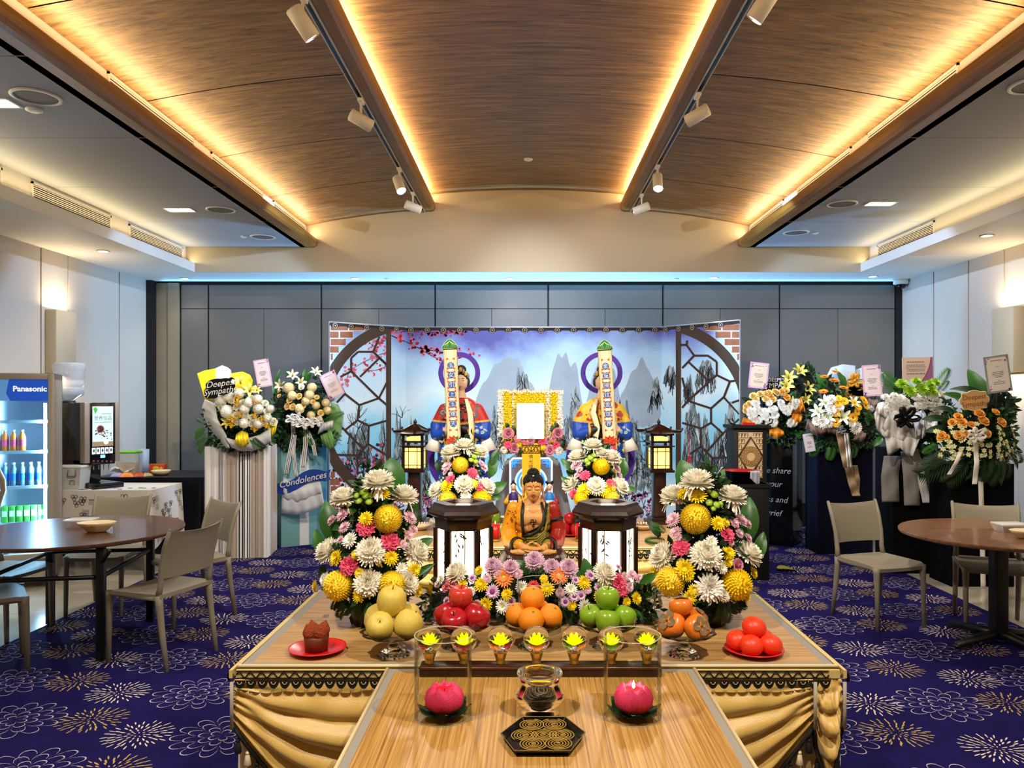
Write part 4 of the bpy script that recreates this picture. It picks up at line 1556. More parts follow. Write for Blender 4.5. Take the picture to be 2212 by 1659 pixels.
def hex_lantern(x, y, rz, label, seed, R=.122, H=.43):
 t = thing('hexagonal_lantern', label, 'lantern', (x, y, ZT), rz, group='hexagonal rosewood lanterns')
 rnd = random.Random(seed)
 # foot
 m = MB()
 for a, b in (((R * 1.18, 0), (R * 1.18, .018)), ((R * 1.18, .018), (R * 1.02, .03)), ((R * 1.02, .03), (R * 1.02, .05))):
  hex_ring(m, a[0], a[1], b[0], b[1])
 m.poly([(R * 1.18 * cos(pi / 3 * i), R * 1.18 * sin(pi / 3 * i), 0) for i in range(6)][::-1])
 m.poly([(R * 1.02 * cos(pi / 3 * i), R * 1.02 * sin(pi / 3 * i), .05) for i in range(6)])
 m.build('foot', M_dkwood, t)
 # roof: stepped hexagonal frame with an open middle
 m = MB()
 z = H - .075
 prof = [(R * .98, z - .035), (R * 1.0, z), (R * 1.05, z + .012), (R * 1.12, z + .018), (R * 1.24, z + .024), (R * 1.26, z + .034), (R * 1.18, z + .048), (R * 1.08, z + .062), (R * 1.04, z + .074), (R * .66, z + .076), (R * .62, z + .060), (R * .62, z - .035), (R * .98, z - .035)]
 for a, b in zip(prof, prof[1:]):
  hex_ring(m, a[0], a[1], b[0], b[1])
 m.build('roof_frame', M_dkwood, t)
 # posts
 for i in range(6):
  a = pi / 3 * i
  m = MB()
  m.rbox(-.013, .006, -.013, .013, .05, z - .03, .003, 2, 0, T(R * cos(a), R * sin(a), 0, 0, 0, a))
  m.build('post', M_dkwood, t)
 # panels with painted bamboo
 for i in range(6):
  a = pi / 3 * (i + .5)
  ap = R * cos(pi / 6) - .012
  A = T(0, 0, 0, 0, 0, a)
  m = MB()
  hw = R * .5 - .010
  m.box(ap - .004, ap, -hw, hw, .05, z - .03, 0, A)
  for s in range(rnd.choice((1, 2))):
   y0 = rnd.uniform(-hw * .55, hw * .55)
   pts = [(ap + .0012, y0 + .003 * sin(q * 2), .055 + (z - .09) * q) for q in (0, .25, .5, .75, 1)]
   m.tube([A @ Vector(p) for p in pts], .0022 if s == 0 else .0012, 4, 1)
   for b in range(13):
    zz = rnd.choice((.07, .09, .12, .2, .24, .28, .30)) + rnd.uniform(-.015, .015)
    an = rnd.uniform(-2.6, -.5)
    L = rnd.uniform(.018, .036)
    dx, dz = cos(an) * L, sin(an) * L
    nx, nz = -sin(an) * .0035, cos(an) * .0035
    y1 = y0 + rnd.uniform(-.012, .012)
    pl = [(y1, zz), (y1 + dx * .5 + nx, zz + dz * .5 + nz), (y1 + dx, zz + dz), (y1 + dx * .5 - nx, zz + dz * .5 - nz)]
    if all(abs(p[0]) < hw for p in pl):
     m.poly([A @ Vector((ap + .0014, p[0], p[1])) for p in pl], 1)
  m.build('panel', [M_paperglow, M_bamboo], t)
 # bulb tray glowing through the open top
 m = MB()
 m.poly([(R * .6 * cos(pi / 3 * i), R * .6 * sin(pi / 3 * i), z + .035) for i in range(6)])
 m.build('inner_glow', mat('lantern_inner', (240, 150, 60), .6, emit=.35, emit_rgb=(255, 180, 80)), t)
 pl = bpy.data.lights.new('lantern_lamp', 'POINT')
 pl.energy = .5
 pl.color = (1, .85, .6)
 pl.shadow_soft_size = .03
 po = bpy.data.objects.new('lantern_lamp', pl)
 COL.objects.link(po)
 po.location = (x, y, ZT + H + .03)

dl = 3.30
hex_lantern(P(1001, 0, dl).x, dl, pi / 2 + pi / 6 + .05, 'hexagonal rosewood lantern with bamboo panels left of the seated statue', 3)
hex_lantern(P(1313, 0, dl).x, dl, pi / 2 + pi / 6 - .06, 'hexagonal rosewood lantern with bamboo panels right of the seated statue', 8)

# ================================================================ POST LANTERNS on the rear table
M_lampglow = mat('post_lantern_glass', (255, 226, 140), .5, emit=1.25, emit_rgb=(255, 214, 110))

def post_lantern(x, y, rz, label):
 t = thing('post_lantern', label, 'lantern', (x, y, ZT), rz, group='post lanterns on the rear table')
 m = MB()
 m.box(-.085, .085, -.085, .085, 0, .025)
 m.box(-.065, .065, -.065, .065, .025, .045)
 m.build('base', M_dkwood, t)
 MB().rbox(-.042, .042, -.042, .042, .045, .36, .004).build('post', M_dkwood, t)
 z = .36
 m = MB()
 m.box(-.088, .088, -.088, .088, z, z + .016)
 m.box(-.078, .078, -.078, .078, z + .016, z + .028)
 for sx in (-1, 1):
  for sy in (-1, 1):
   m.box(sx * .066 - .009, sx * .066 + .009, sy * .066 - .009, sy * .066 + .009, z + .028, z + .265)
 for zz in (z + .17, z + .205, z + .255):
  for a in range(4):
   m.box(-.075, .075, -.075, -.057, zz, zz + .014, 0, T(rz=a * pi / 2))
 # fine glazing bars
 for a in range(4):
  for q in (-.030, .030):
   m.box(q - .002, q + .002, -.070, -.066, z + .028, z + .17, 0, T(rz=a * pi / 2))
  for zz in (z + .05, z + .145):
   m.box(-.06, .06, -.070, -.066, zz - .002, zz + .002, 0, T(rz=a * pi / 2))
 m.box(-.09, .09, -.09, .09, z + .178, z + .186)
 m.build('cage', M_dkwood, t)
 m = MB()
 m.box(-.062, .062, -.062, .062, z + .03, z + .17)
 m.box(-.045, .045, -.066, .066, z + .215, z + .245)
 m.build('glass', M_lampglow, t)
 # curved roof with upturned corners
 m = MB()

 def roof(u, v):
  a = 2 * pi * u
  c, s = cos(a), sin(a)
  k = 1 / max(abs(c), abs(s))
  corner = (k - 1) / .414
  r = .118 * (1 - v) ** .8 + .006
  zz = z + .268 + .060 * v ** 1.5 + .016 * corner * (1 - v) ** 3
  return (c * k * r * (1 + .06 * corner * (1 - v)), s * k * r * (1 + .06 * corner * (1 - v)), zz)
 m.grid(roof, 64, 8, 0, None, False, True)
 m.box(-.085, .085, -.085, .085, z + .258, z + .274)
 for i in range(4):
  a = pi / 4 + i * pi / 2
  m.tube([(.02 * cos(a), .02 * sin(a), z + .33), (.10 * cos(a), .10 * sin(a), z + .292), (.172 * cos(a), .172 * sin(a), z + .288), (.186 * cos(a), .186 * sin(a), z + .302)], [.006, .006, .007, .005], 6)
  m.ball((.182 * cos(a), .182 * sin(a), z + .305), .008, 8, 6)
 m.build('roof', M_dkwood, t)
 MB().lathe([(0, z + .325), (.012, z + .325), (.008, z + .335), (.013, z + .345), (.010, z + .358), (.003, z + .366), (0, z + .38)], 14).build('finial', M_dkwood, t)

post_lantern(P(897, 0, 5.42).x, 5.42, -.10, 'rosewood post lantern with glowing amber glass at the left of the rear table')
post_lantern(P(1423, 0, 5.40).x, 5.40, .12, 'rosewood post lantern with glowing amber glass at the right of the rear table')

# ================================================================ SMALL THINGS ON THE REAR TABLE
M_redwax = mat('red_candle', (216, 24, 20), .3, coat=.3)

def red_candle(px, d, label):
 t = thing('glass_candle', label, 'candle', (P(px, 0, d).x, d, ZT), group='red candles in tall glasses')
 r = .031
 MB().lathe([(r, 0), (r, .185), (r - .002, .185), (r - .002, 0)], 48, close=True, smooth=False).build('glass', M_glass, t)
 MB().lathe([(0, .016), (r - .003, .016), (r - .003, .108), (.014, .104), (0, .103)], 28).build('wax', M_redwax, t)
 MB().lathe([(0, 0), (r - .003, 0), (r - .003, .015), (0, .015)], 28).build('base_wax', mat('amber_base', (168, 140, 40), .3), t)
 MB().lathe([(0, .106), (.003, .110), (.0026, .116), (0, .125)], 10).build('flame', mat('flame', (255, 230, 150), .5, emit=25, emit_rgb=(255, 214, 120)), t)

red_candle(1070, 4.70, 'red glass candle between the left hexagonal lantern and the statue')
red_candle(1253, 4.70, 'red glass candle between the statue and the right hexagonal lantern')

M_bowl = mat('bowl_stoneware', (224, 208, 180), .35)
M_bowlstripe = mat('bowl_stripe', (40, 38, 36), .5)

def bowl(px, d, r, label, fill=None):
 t = thing('offering_bowl', label, 'bowl', (P(px, 0, d).x, d, ZT), group='striped offering bowls')
 m = MB()
 m.lathe([(0, 0), (r * .4, 0), (r * .8, r * .25), (r, r * .45), (r * .97, r * .46), (r * .76, r * .28), (r * .38, r * .05), (0, r * .04)], 40)
 for i in range(26):
  a = 2 * pi * i / 26
  if i % 13 in (11, 12):
   continue
  pts = []
  for q in (.80, .96):
   for da in (-.035, .035):
    rr = r * q
    pts.append((rr * cos(a + da), rr * sin(a + da), r * (.28 + (.46 - .28) * (q - .76) / .21) + .002))
  m.add(pts, [(0, 1, 3, 2)], 1)
 m.build('body', [M_bowl, M_bowlstripe], t)
 if fill:
  m = MB()
  rnd = random.Random(int(px))
  for k in range(14):
   a, q = rnd.random() * 6.28, rnd.random() * r * .5
   m.ball((q * cos(a), q * sin(a), r * .22 + rnd.random() * .01), (.016, .013, .012), 7, 5)
  o = m.build('food', fill, t)
  o['kind'] = 'stuff'

M_food = mat('brown_food', (150, 84, 36), .6, var=.4, vscale=60)
bowl(908, 5.12, .085, 'striped stoneware bowl beside the base of the left post lantern')
bowl(950, 5.30, .075, 'striped stoneware bowl behind the left hexagonal lantern')
bowl(1218, 5.10, .075, 'striped stoneware bowl behind the red apples near the statue')
bowl(1388, 5.12, .085, 'striped stoneware bowl with brown food beside the right post lantern', M_food)
for k, (px, d, key, l) in enumerate(((1232, 4.92, redap, 'red'), (1066, 4.92, grap, 'green'))):
 x = P(px, 0, d).x
 saucer(x, d, .105, 'red saucer with %s apples on the rear altar table' % l)
 for j, (ox, oy, z, lab) in enumerate(((-.045, -.02, .042, 'left'), (.04, -.03, .042, 'right'), (0, .05, .042, 'back'), (.0, 0, .108, 'topmost'))):
  fruit('apple', 'apple', key, 'skin', ST, (x + ox, d + oy, ZT + z), (.1, .1, j), 1.0, '%s apple, %s of its pile on the rear altar table' % (l, lab), 'apples on the rear table')
t = thing('white_cup', 'plain white cup left of the seated statue on the rear table', 'cup', (P(1090, 0, 5.05).x, 5.05, ZT))
MB().lathe([(0, 0), (.030, 0), (.046, .095), (.049, .097), (.046, .098), (.040, .085), (.028, .006), (0, .006)], 28).build('body', mat('porcelain', (222, 216, 206), .25), t)
m = MB()
m.box(-.06, .06, -.09, .09, 0, .0012)
tag(m.build('paper_sheet', mat('paper', (226, 222, 214), .8), None, (P(915, 0, 4.75).x, 4.8, ZT), (0, 0, -.5)), 'white sheet of paper lying beside the left small bouquet on the rear table', 'paper')

# ================================================================ STATUE, DOLLS, PAPER FIGURES
def blob(mb, voxel, matfn, mats, name, smooth=6, fac=.5):
 """fuses overlapping volumes into one continuous skin; matfn(centre, normal) picks the colour zone"""
 me0 = mb.mesh('src', [M_black])
 o = bpy.data.objects.new('src', me0)
 COL.objects.link(o)
 r = o.modifiers.new('r', 'REMESH')
 r.mode = 'VOXEL'
 r.voxel_size = voxel
 r.use_smooth_shade = True
 s = o.modifiers.new('s', 'SMOOTH')
 s.iterations = smooth
 s.factor = fac
 dg = bpy.context.evaluated_depsgraph_get()
 me = bpy.data.meshes.new_from_object(o.evaluated_get(dg))
 bpy.data.objects.remove(o)
 bpy.data.meshes.remove(me0)
 me.name = name
 me.materials.clear()
 for m in mats:
  me.materials.append(m)
 for p in me.polygons:
  p.material_index = matfn(p.center, p.normal)
  p.use_smooth = True
 return me

def limb(m, pts, rs, n=14):
 """a tapered rounded limb along pts"""
 P2, R2 = [], []
 pts = [Vector(p) for p in pts]
 for i in range(len(pts) - 1):
  for k in range(5):
   t = k / 5
   P2.append(pts[i].lerp(pts[i + 1], t))
   R2.append(rs[i] + (rs[i + 1] - rs[i]) * t)
 P2.append(pts[-1])
 R2.append(rs[-1])
 m.tube(P2, R2, n)
 m.ball(pts[0], rs[0], 12, 8)
 m.ball(pts[-1], rs[-1], 12, 8)

M_skin = mat('statue_skin', (222, 160, 92), .42, coat=.15)
M_robey = mat('robe_amber', (226, 150, 18), .38, var=.12, vscale=30, coat=.2)
M_olive = mat('robe_olive', (134, 118, 28), .4, var=.12, vscale=30)
M_robered = mat('robe_red', (150, 26, 16), .36, coat=.2)
M_rbrown = mat('robe_brown', (58, 28, 20), .32, coat=.35)
M_trimdark = mat('robe_border', (26, 24, 20), .5, var=.9, vscale=160)
M_hair = mat('statue_hair', (14, 13, 14), .4)
M_line = mat('painted_line', (60, 26, 16), .6)

BX, BYD = P(1152, 0, 3.30).x, 3.31
t = thing('seated_statue', 'painted seated statue in an amber robe, hands in lap, between the hexagonal lanterns', 'statue', (BX, BYD, ZT))
m = MB()
# rock base, crossed legs, trunk, shoulders, arms, neck, head fused into one body
m.rbox(-.125, .125, -.085, .10, 0, .155, .03, 3)
for s in (-1, 1):
 limb(m, [(s * .045, .045, .215), (s * .102, -.045, .196), (s * .096, -.070, .192)], [.056, .044, .038])
 limb(m, [(s * .100, -.065, .186), (s * .03, -.100, .196), (-s * .03, -.100, .212)], [.038, .033, .026])
 limb(m, [(s * .085, .02, .398), (s * .108, .008, .300), (s * .098, -.02, .262)], [.030, .034, .036])
 limb(m, [(s * .098, -.02, .262), (s * .062, -.076, .256)], [.034, .026])
m.ball((0, .035, .200), (.10, .085, .055), 20, 12)
for z, rx, ry, y in ((.24, .074, .062, .03), (.28, .076, .060, .028), (.32, .082, .060, .024), (.36, .090, .056, .022), (.385, .086, .050, .024), (.405, .064, .042, .026)):
 m.ball((0, y, z), (rx, ry, .04), 20, 12)
for s in (-1, 1):
 m.ball((s * .035, -.014, .356), (.042, .028, .034), 14, 10)
limb(m, [(0, .022, .40), (0, .012, .455)], [.030, .027])
m.ball((0, .004, .494), (.0375, .044, .049), 22, 16)
m.ball((0, -.010, .470), (.033, .034, .030), 18, 12)
m.ball((0, -.018, .448), (.018, .020, .014), 14, 10)
for s in (-1, 1):
 m.ball((s * .018, -.024, .474), (.014, .012, .014), 10, 8)

def zone(c, n):
 x, y, z = c
 if z < .168:
  return 5
 if z > .418 and abs(x) < .045:
  return 0
 lap = y < -.03 and z < .235
 if z < .245 and (abs(x) > .055 or z < .225 or y < -.045):
  return 5
 # bare chest in a V that sweeps down to the belly
 if y < .012 and z > .288 and -.040 < x < .034 + (z - .30) * .14 and z < .45:
  if z > .300 + max(0, (x + .04)) * .55 - .006:
   return 0
 if y < .02 and z > .278 and -.050 < x < .048 + (z - .30) * .14:
  if z > .283 + max(0, (x + .05)) * .55 - .006 or x < -.038:
   return 6
 if x < -.045 or (y > .03 and x < .01):
  return 2
 if x > .070:
  return 4
 if z < .29:
  return 3
 return 3

me = blob(m, .0026, zone, [M_skin, M_hair, M_robey, M_olive, M_robered, M_rbrown, M_trimdark], 'body', 5)
put('body', me, t)
# hair: cap of curls and the topknot
m = MB()
m.ball((0, .012, .512), (.0425, .046, .038), 22, 14)
m.ball((0, .012, .548), (.024, .026, .022), 16, 10)
for k in range(230):
 zz = 1 - 1.25 * (k + .5) / 230
 a = k * 2.39996
 rr = sqrt(max(0, 1 - zz * zz))
 p = (rr * cos(a) * .0425, .012 + rr * sin(a) * .046, .512 + zz * .038)
 if p[1] < -.012 and p[2] < .512 + .004:
  continue
 m.ball(p, .0042, 6, 4)
for k in range(60):
 zz = 1 - 1.0 * (k + .5) / 60
 a = k * 2.39996
 rr = sqrt(max(0, 1 - zz * zz))
 m.ball((rr * cos(a) * .024, .012 + rr * sin(a) * .026, .548 + zz * .022), .004, 6, 4)
for i, v in enumerate(m.v):   # clear hairline above the forehead
 if v[1] < -.006 and v[2] < .507:
  m.v[i] = (v[0], .012, max(v[2], .500))
m.build('hair', M_hair, t)
MB().ball((0, -.018, .540), (.006, .004, .004), 10, 6).build('hair_jewel', mat('jewel', (236, 226, 200), .2), t)
for s in (-1, 1):
 m = MB()
 m.ball((s * .041, .008, .480), (.006, .012, .022), 12, 10)
 m.ball((s * .042, .004, .456), (.005, .008, .013), 10, 8)
 m.build('ear', M_skin, t)
 # lowered eyelid, lash line and brow
 arc = lambda x0, w, z0, h, y: [(s * (x0 + w * (q - .5)), y + .020 * ((abs(x0 + w * (q - .5)) / .036) ** 2) * .9, z0 - h * sin(pi * q)) for q in [i / 10 for i in range(11)]]
 MB().ball((s * .0165, -.0330, .4860), (.0105, .006, .0058), 14, 10).build('eyelid', M_skin, t)
 MB().tube(arc(.0165, .021, .4845, .003, -.0415), .0009, 5).build('lash_line', M_line, t)
 MB().tube(arc(.0165, .026, .4945, -.0055, -.0405), .0010, 5).build('brow', M_line, t)
m = MB()
m.tube([(0, -.040, .492), (0, -.0445, .480), (0, -.048, .470)], [.0030, .0042, .0055], 10)
m.ball((0, -.0465, .468), (.0075, .006, .005), 12, 8)
m.build('nose', M_skin, t)
m = MB()
m.tube([(-.0105, -.0405, .4575), (-.004, -.0440, .4592), (0, -.0442, .4582), (.004, -.0440, .4592), (.0105, -.0405, .4575)], [.0006, .0020, .0018, .0020, .0006], 8)
m.tube([(-.0085, -.0405, .4568), (0, -.0442, .4545), (.0085, -.0405, .4568)], [.0006, .0026, .0006], 8)
m.build('lips', mat('lips_red', (184, 56, 40), .45), t)
MB().ball((0, -.0415, .503), (.0022, .0015, .0022), 8, 6).build('brow_dot', mat('lips_red', (184, 56, 40), .45), t)
# painted emblem on the chest: built from the same strokes as on the statue
m = MB()
u = .0048
yv = -.0520

def stroke(x0, z0, x1, z1):
 w = .0016
 a, b = sorted((x0, x1))
 c, d = sorted((z0, z1))
 m.box(a * u - w, b * u + w, yv - .0012, yv + .012, .347 + c * u - w, .347 + d * u + w)

for st in ((0, -2, 0, 2), (-2, 0, 2, 0), (0, 2, -2, 2), (0, -2, 2, -2), (2, 0, 2, 2), (-2, 0, -2, -2)):
 stroke(*st)
m.build('chest_emblem', M_line, t)
# robe borders: raised bands down the open chest, cuffs, arm bands, embroidered lap patches
m = MB()
m.tube([(-.044, -.012, .425), (-.048, -.036, .38), (-.047, -.044, .33), (-.040, -.046, .287)], [.006, .007, .007, .006], 8, flat=.4)
m.tube([(.036, -.008, .428), (.046, -.034, .38), (.042, -.044, .345), (.020, -.050, .310), (-.012, -.052, .292), (-.040, -.046, .287)], [.006, .007, .007, .007, .007, .006], 8, flat=.5)
m.build('robe_border', M_trimdark, t)
m = MB()
for k in range(5):
 z = .282 - .010 * k
 m.tube([(.062 - .004 * k, -.028, z + .085 - .01 * k), (.050, -.048, z + .030), (.016, -.058, z), (-.030, -.054, z - .004)], .0042, 6)
m.build('sash_folds', M_olive, t)
for s, mt in ((-1, M_trimdark), (1, M_trimdark)):
 a = MB()
 a.lathe([(.0285, -.010), (.0315, -.010), (.0315, .010), (.0285, .010)], 20, 0, aim((s * .069, -.066, .257), (-s * .5, -.8, -.1)), close=True)
 a.build('cuff', mt, t)
a = MB()
for z, r in ((.352, .0350), (.300, .0372)):
 a.lathe([(r - .004, -.007), (r, -.007), (r, .007), (r - .004, .007)], 20, 0, aim((.096 + (.352 - z) * .16, .014, z), (.2, -.1, -1)), close=True)
a.build('arm_band', M_trimdark, t)
rnd = random.Random(5)
for s in (-1, 1):
 a = MB()
 for k in range(26):
  q, an = sqrt(rnd.random()), rnd.random() * 6.28
  p = (s * .072 + q * .034 * cos(an), -.094 + .012 * q * sin(an), .219 + q * .010 * sin(an))
  a.ball(p, (.0042, .003, .003), 6, 4, rnd.choice((0, 0, 1, 2)))
 a.tube([(s * .036, -.104, .216), (s * .07, -.112, .202), (s * .112, -.092, .206)], .0035, 6, 1)
 for k in range(3):
  a.tube([(s * .034, -.122, .198 - .013 * k), (s * .07, -.126, .186 - .013 * k), (s * .122, -.094, .190 - .012 * k)], .0036, 6, 3)
 a.build('lap_embroidery', [M_trimdark, mat('embroid_gold', (150, 132, 60), .5), mat('embroid_pale', (176, 170, 150), .5), M_rbrown], t)
# amber robe embroidery: small red sprigs
a = MB()
for k in range(46):
 z = rnd.choice((rnd.uniform(.335, .392), rnd.uniform(.268, .286)))
 an = rnd.uniform(-2.2, -1.0)
 r = .0335
 cxx = -.085 - (.398 - z) * .2
 a.ball((cxx + r * cos(an) * 1.0, .012 + r * sin(an), z), (.003, .0018, .003), 6, 4)
a.build('robe_sprigs', mat('sprig_red', (130, 40, 16), .6), t)
# hands resting one on the other: palms, four fingers each, thumb tips meeting
for s in (-1, 1):
 a = MB()
 z0 = .246 if s < 0 else .240
 limb(a, [(s * .060, -.078, .257), (s * .038, -.104, z0 + .006)], [.018, .0135], 12)
 a.ball((s * .026, -.112, z0 + .004), (.022, .013, .009), 14, 10)
 for f in range(4):
  yy = -.106 - f * .0075
  zz = z0 - f * .0016 + (.003 if s < 0 else 0)
  ln = (.050, .056, .054, .046)[f]
  limb(a, [(s * .016, yy, zz + .004), (-s * (ln - .034), yy - .003, zz + .003), (-s * (ln - .018), yy - .001, zz + .004)], [.0052, .0048, .0036], 8)
 limb(a, [(s * .030, -.108, z0 + .012), (s * .014, -.112, z0 + .026), (s * .002, -.113, z0 + .030)], [.0062, .0054, .0042], 8)
 put('hand', blob(a, .0018, lambda c, n: 0, [M_skin], 'hand', 3), t)
 # upturned foot on the opposite thigh
 a = MB()
 limb(a, [(s * .088, -.070, .226), (s * .058, -.100, .231), (s * .022, -.112, .228)], [.012, .0145, .011], 12)
 for f in range(5):
  a.ball((s * (.086 + .004 * (f == 0)), -.062 - f * .007, .230 - f * .001), (.007, .0038, .0042), 8, 6)
 put('foot', blob(a, .002, lambda c, n: 0, [M_skin], 'foot', 3), t)
a = MB()
for i in range(16):
 an = pi * (1 + i / 15)
 a.ball((.118 * cos(an), -.02 + .085 * sin(an), .06 + .02 * (i % 2)), (.022, .016, .055), 10, 8)
a.build('lotus_rock', M_rbrown, t)

# ---------------------------------------------------------------- two attendant dolls on white plinths
def doll(px, d, label, robe, sleeve, skirtc, bun2, z0=.06):
 t = thing('attendant_doll', label, 'doll', (P(px, 0, d).x, d, ZT), group='small attendant dolls')
 MB().lathe([(0, 0), (.05, 0), (.05, z0), (0, z0)], 24).build('plinth', mat('plinth_white', (230, 230, 236), .4), t)
 m = MB()
 m.lathe([(0, z0), (.040, z0), (.034, z0 + .07), (.026, z0 + .14), (.030, z0 + .18), (.024, z0 + .205), (.011, z0 + .222), (.010, z0 + .232), (0, z0 + .232)], 20)
 m.ball((0, -.002, z0 + .252), (.019, .021, .024), 16, 12)
 for s in (-1, 1):
  limb(m, [(s * .026, 0, z0 + .195), (s * .052, -.006, z0 + .150), (s * .012, -.036, z0 + .158)], [.013, .014, .010], 10)
 ms = [mat('doll_skin', (214, 170, 146), .5), robe, sleeve, skirtc, mat('doll_white', (230, 226, 220), .5)]

 def zn(c, n):
  x, y, z = c[0], c[1], c[2] - z0
  if z > .219:
   return 0
  if abs(x) > .031 and z > .12:
   return 2
  if y < -.030 and .14 < z < .175 and abs(x) < .022:
   return 4
  if z < .075:
   return 3
  return 1
 put('body', blob(m, .003, zn, ms, 'doll_body', 3), t)
 m = MB()
 m.ball((0, .004, z0 + .262), (.0205, .021, .019), 14, 10)
 if bun2:
  for s in (-1, 1):
   m.ball((s * .018, .004, z0 + .280), (.009, .009, .012), 10, 8)
 else:
  m.ball((0, .004, z0 + .284), (.009, .009, .010), 10, 8)
 for i, v in enumerate(m.v):
  if v[1] < -.010 and v[2] < z0 + .262:
   m.v[i] = (v[0] * .9, -.004, v[2])
 m.build('hair', M_hair, t)
 for s in (-1, 1):
  MB().tube([(s * .004, -.0215, z0 + .254), (s * .012, -.0190, z0 + .254)], .0012, 5).build('eye', M_line, t)
 MB().tube([(-.005, -.0205, z0 + .241), (.005, -.0205, z0 + .241)], .0013, 5).build('mouth', mat('lips_red', (184, 56, 40), .45), t)
 for k in range(3):
  MB().ball((0, -.034 + .004 * (2 - k), z0 + .085 + .028 * k), (.007, .003, .007), 10, 6).build('medallion', mat('doll_white', (230, 226, 220), .5), t)

M_dpurp = mat('doll_violet', (44, 22, 88), .45)
M_dyel = mat('doll_mustard', (178, 140, 28), .45)
M_dblue = mat('doll_blue', (32, 104, 170), .45)
M_dred = mat('doll_wine', (128, 26, 44), .45)
doll(1109, 4.90, 'small doll in a violet tunic with mustard sleeves left of the statue head', M_dpurp, M_dyel, M_dyel, False)
doll(1187, 4.90, 'small doll in a blue tunic with two hair buns right of the statue head', M_dblue, M_dred, M_dred, True)

# ---------------------------------------------------------------- glowing memorial frame, tablet, portrait, robe chair
M_led = mat('led_white', (180, 225, 255), .5, emit=2.4, emit_rgb=(170, 222, 255))
M_ledblue = mat('led_blue', (40, 110, 230), .5, emit=1.4, emit_rgb=(50, 130, 255))
M_acryl = mat('acrylic_grey', (112, 112, 118), .2)
df = 5.28
c = P(1147, 0, df)
w, zt_, zb_ = S(45, df), P(0, 990, df).z - ZT, .002
t = thing('light_frame', 'square memorial frame with glowing blue-white outline and ring, behind the statue head', 'light frame', (c.x, df, ZT))
MB().rbox(-w, w, 0, .012, zb_, zt_, .004).build('acrylic_sheet', M_acryl, t)
m = MB()
rect = [(-w, zb_ + .01), (w, zb_ + .01), (w, zt_ - .02), (w - .02, zt_), (-w + .02, zt_), (-w, zt_ - .02)]
m.tube([(x, -.004, z) for x, z in rect + rect[:1]], .006, 8)
m.build('glowing_outline', M_led, t)
m = MB()
zc = .30
for r, mi, rr in ((.105, 0, .006), (.092, 1, .009), (.079, 0, .003)):
 m.tube([(r * cos(a * pi / 24), -.004, zc + r * sin(a * pi / 24)) for a in range(49)], rr, 6, mi)
m.build('glowing_ring', [M_led, M_ledblue], t)
m = MB()
for s in (-1, 1):
 for pts in ([(0, 0), (-.045, 0), (-.045, -.018), (-.018, -.018), (-.018, -.045), (0, -.045), (0, 0)], [(-.010, -.010), (-.032, -.010)], [(-.010, -.010), (-.010, -.032)]):
  m.tube([(s * (w - .016 + x), -.004, zt_ - .016 + z) for x, z in pts], .004, 6)
m.build('corner_fret', M_ledblue, t)

dt = 5.12
c = P(1147.5, 0, dt)
hw, zt2 = S(20, dt), P(0, 961, dt).z - ZT
t = thing('memorial_tablet', 'tall yellow memorial tablet with black writing and carved brown top', 'tablet', (c.x, dt, ZT))
M_taby = mat('tablet_yellow', (226, 172, 22), .5)
MB().box(-hw, hw, 0, .012, .03, zt2 - .055).build('paper', M_taby, t)
MB().rbox(-hw - .02, hw + .02, -.02, .03, 0, .03, .004).build('foot', M_dkwood, t)
m = MB()
m.box(-hw, hw, .002, .012, zt2 - .055, zt2, 1)
M_fret = mat('carved_fret', (96, 62, 20), .5)
for x0, z0, x1, z1 in ((-hw, zt2 - .002, hw, zt2 - .002), (-hw, zt2 - .055, hw, zt2 - .055)):
 m.tube([(x0, 0, z0), (x1, 0, z1)], .003, 6)
for s in (-1, 1):
 for q in range(3):
  m.tube([(s * (hw * q / 3 + hw / 6 + .010 * cos(a)), 0, zt2 - .028 + .020 * sin(a)) for a in [i * pi / 6 for i in range(13)]], .0022, 5)
 m.tube([(s * hw, 0, zt2 - .05), (s * hw * .5, 0, zt2 - .012), (0, 0, zt2 - .045)], .0025, 5)
 m.tube([(s * hw, 0, zt2), (s * hw, 0, zt2 - .055)], .003, 6)
m.build('carved_top', [M_fret, M_taby], t)
m = MB()
for k, ch in enumerate('佛光接引陰靈'):
 text_mb(ch, .030, 0, T(-.002, -.001, zt2 - .080 - .033 * k, pi / 2), mb=m, bold=.0)
m.build('writing', mat('ink_black', (16, 14, 12), .8), t)

# portrait in its frame of flowers
dq = 5.52
x0, x1, z0, z1 = P(1079, 0, dq).x, P(1214, 0, dq).x, P(0, 978, dq).z, P(0, 840, dq).z
cx = (x0 + x1) / 2
t = thing('portrait_stand', 'portrait board bordered with white and yellow chrysanthemums and pink roses', 'portrait', (cx, dq, ZT))
hw, zl, zh = (x1 - x0) / 2, z0 - ZT, z1 - ZT
MB().box(-hw + .01, hw - .01, .01, .05, zl, zh - .012).build('board', mat('foam_board', (206, 176, 60), .8), t)
m = MB()
for s in (-1, 1):
 m.box(s * .04 - .012, s * .04 + .012, .05, .07, 0, zh - .1)
m.box(-.17, .17, .0, .12, 0, .02)
m.build('stand_leg', M_dkwood, t)
rnd = random.Random(11)
m = MB()   # flat carpets of small petals: white border and stripes, yellow fields

def tuft(x, z, mi, s):
 for k in range(5):
  a = k * 1.257 + rnd.random()
  b = MB()
  petal(b, 0, 0, .3 + rnd.random() * .5, .9, s, s * .2, mi, 2, .3, .5)
  m.merge(b, Matrix.Translation((x, .008, z)) @ Matrix.Rotation(pi / 2, 4, 'X') @ Matrix.Rotation(a, 4, 'Z'))

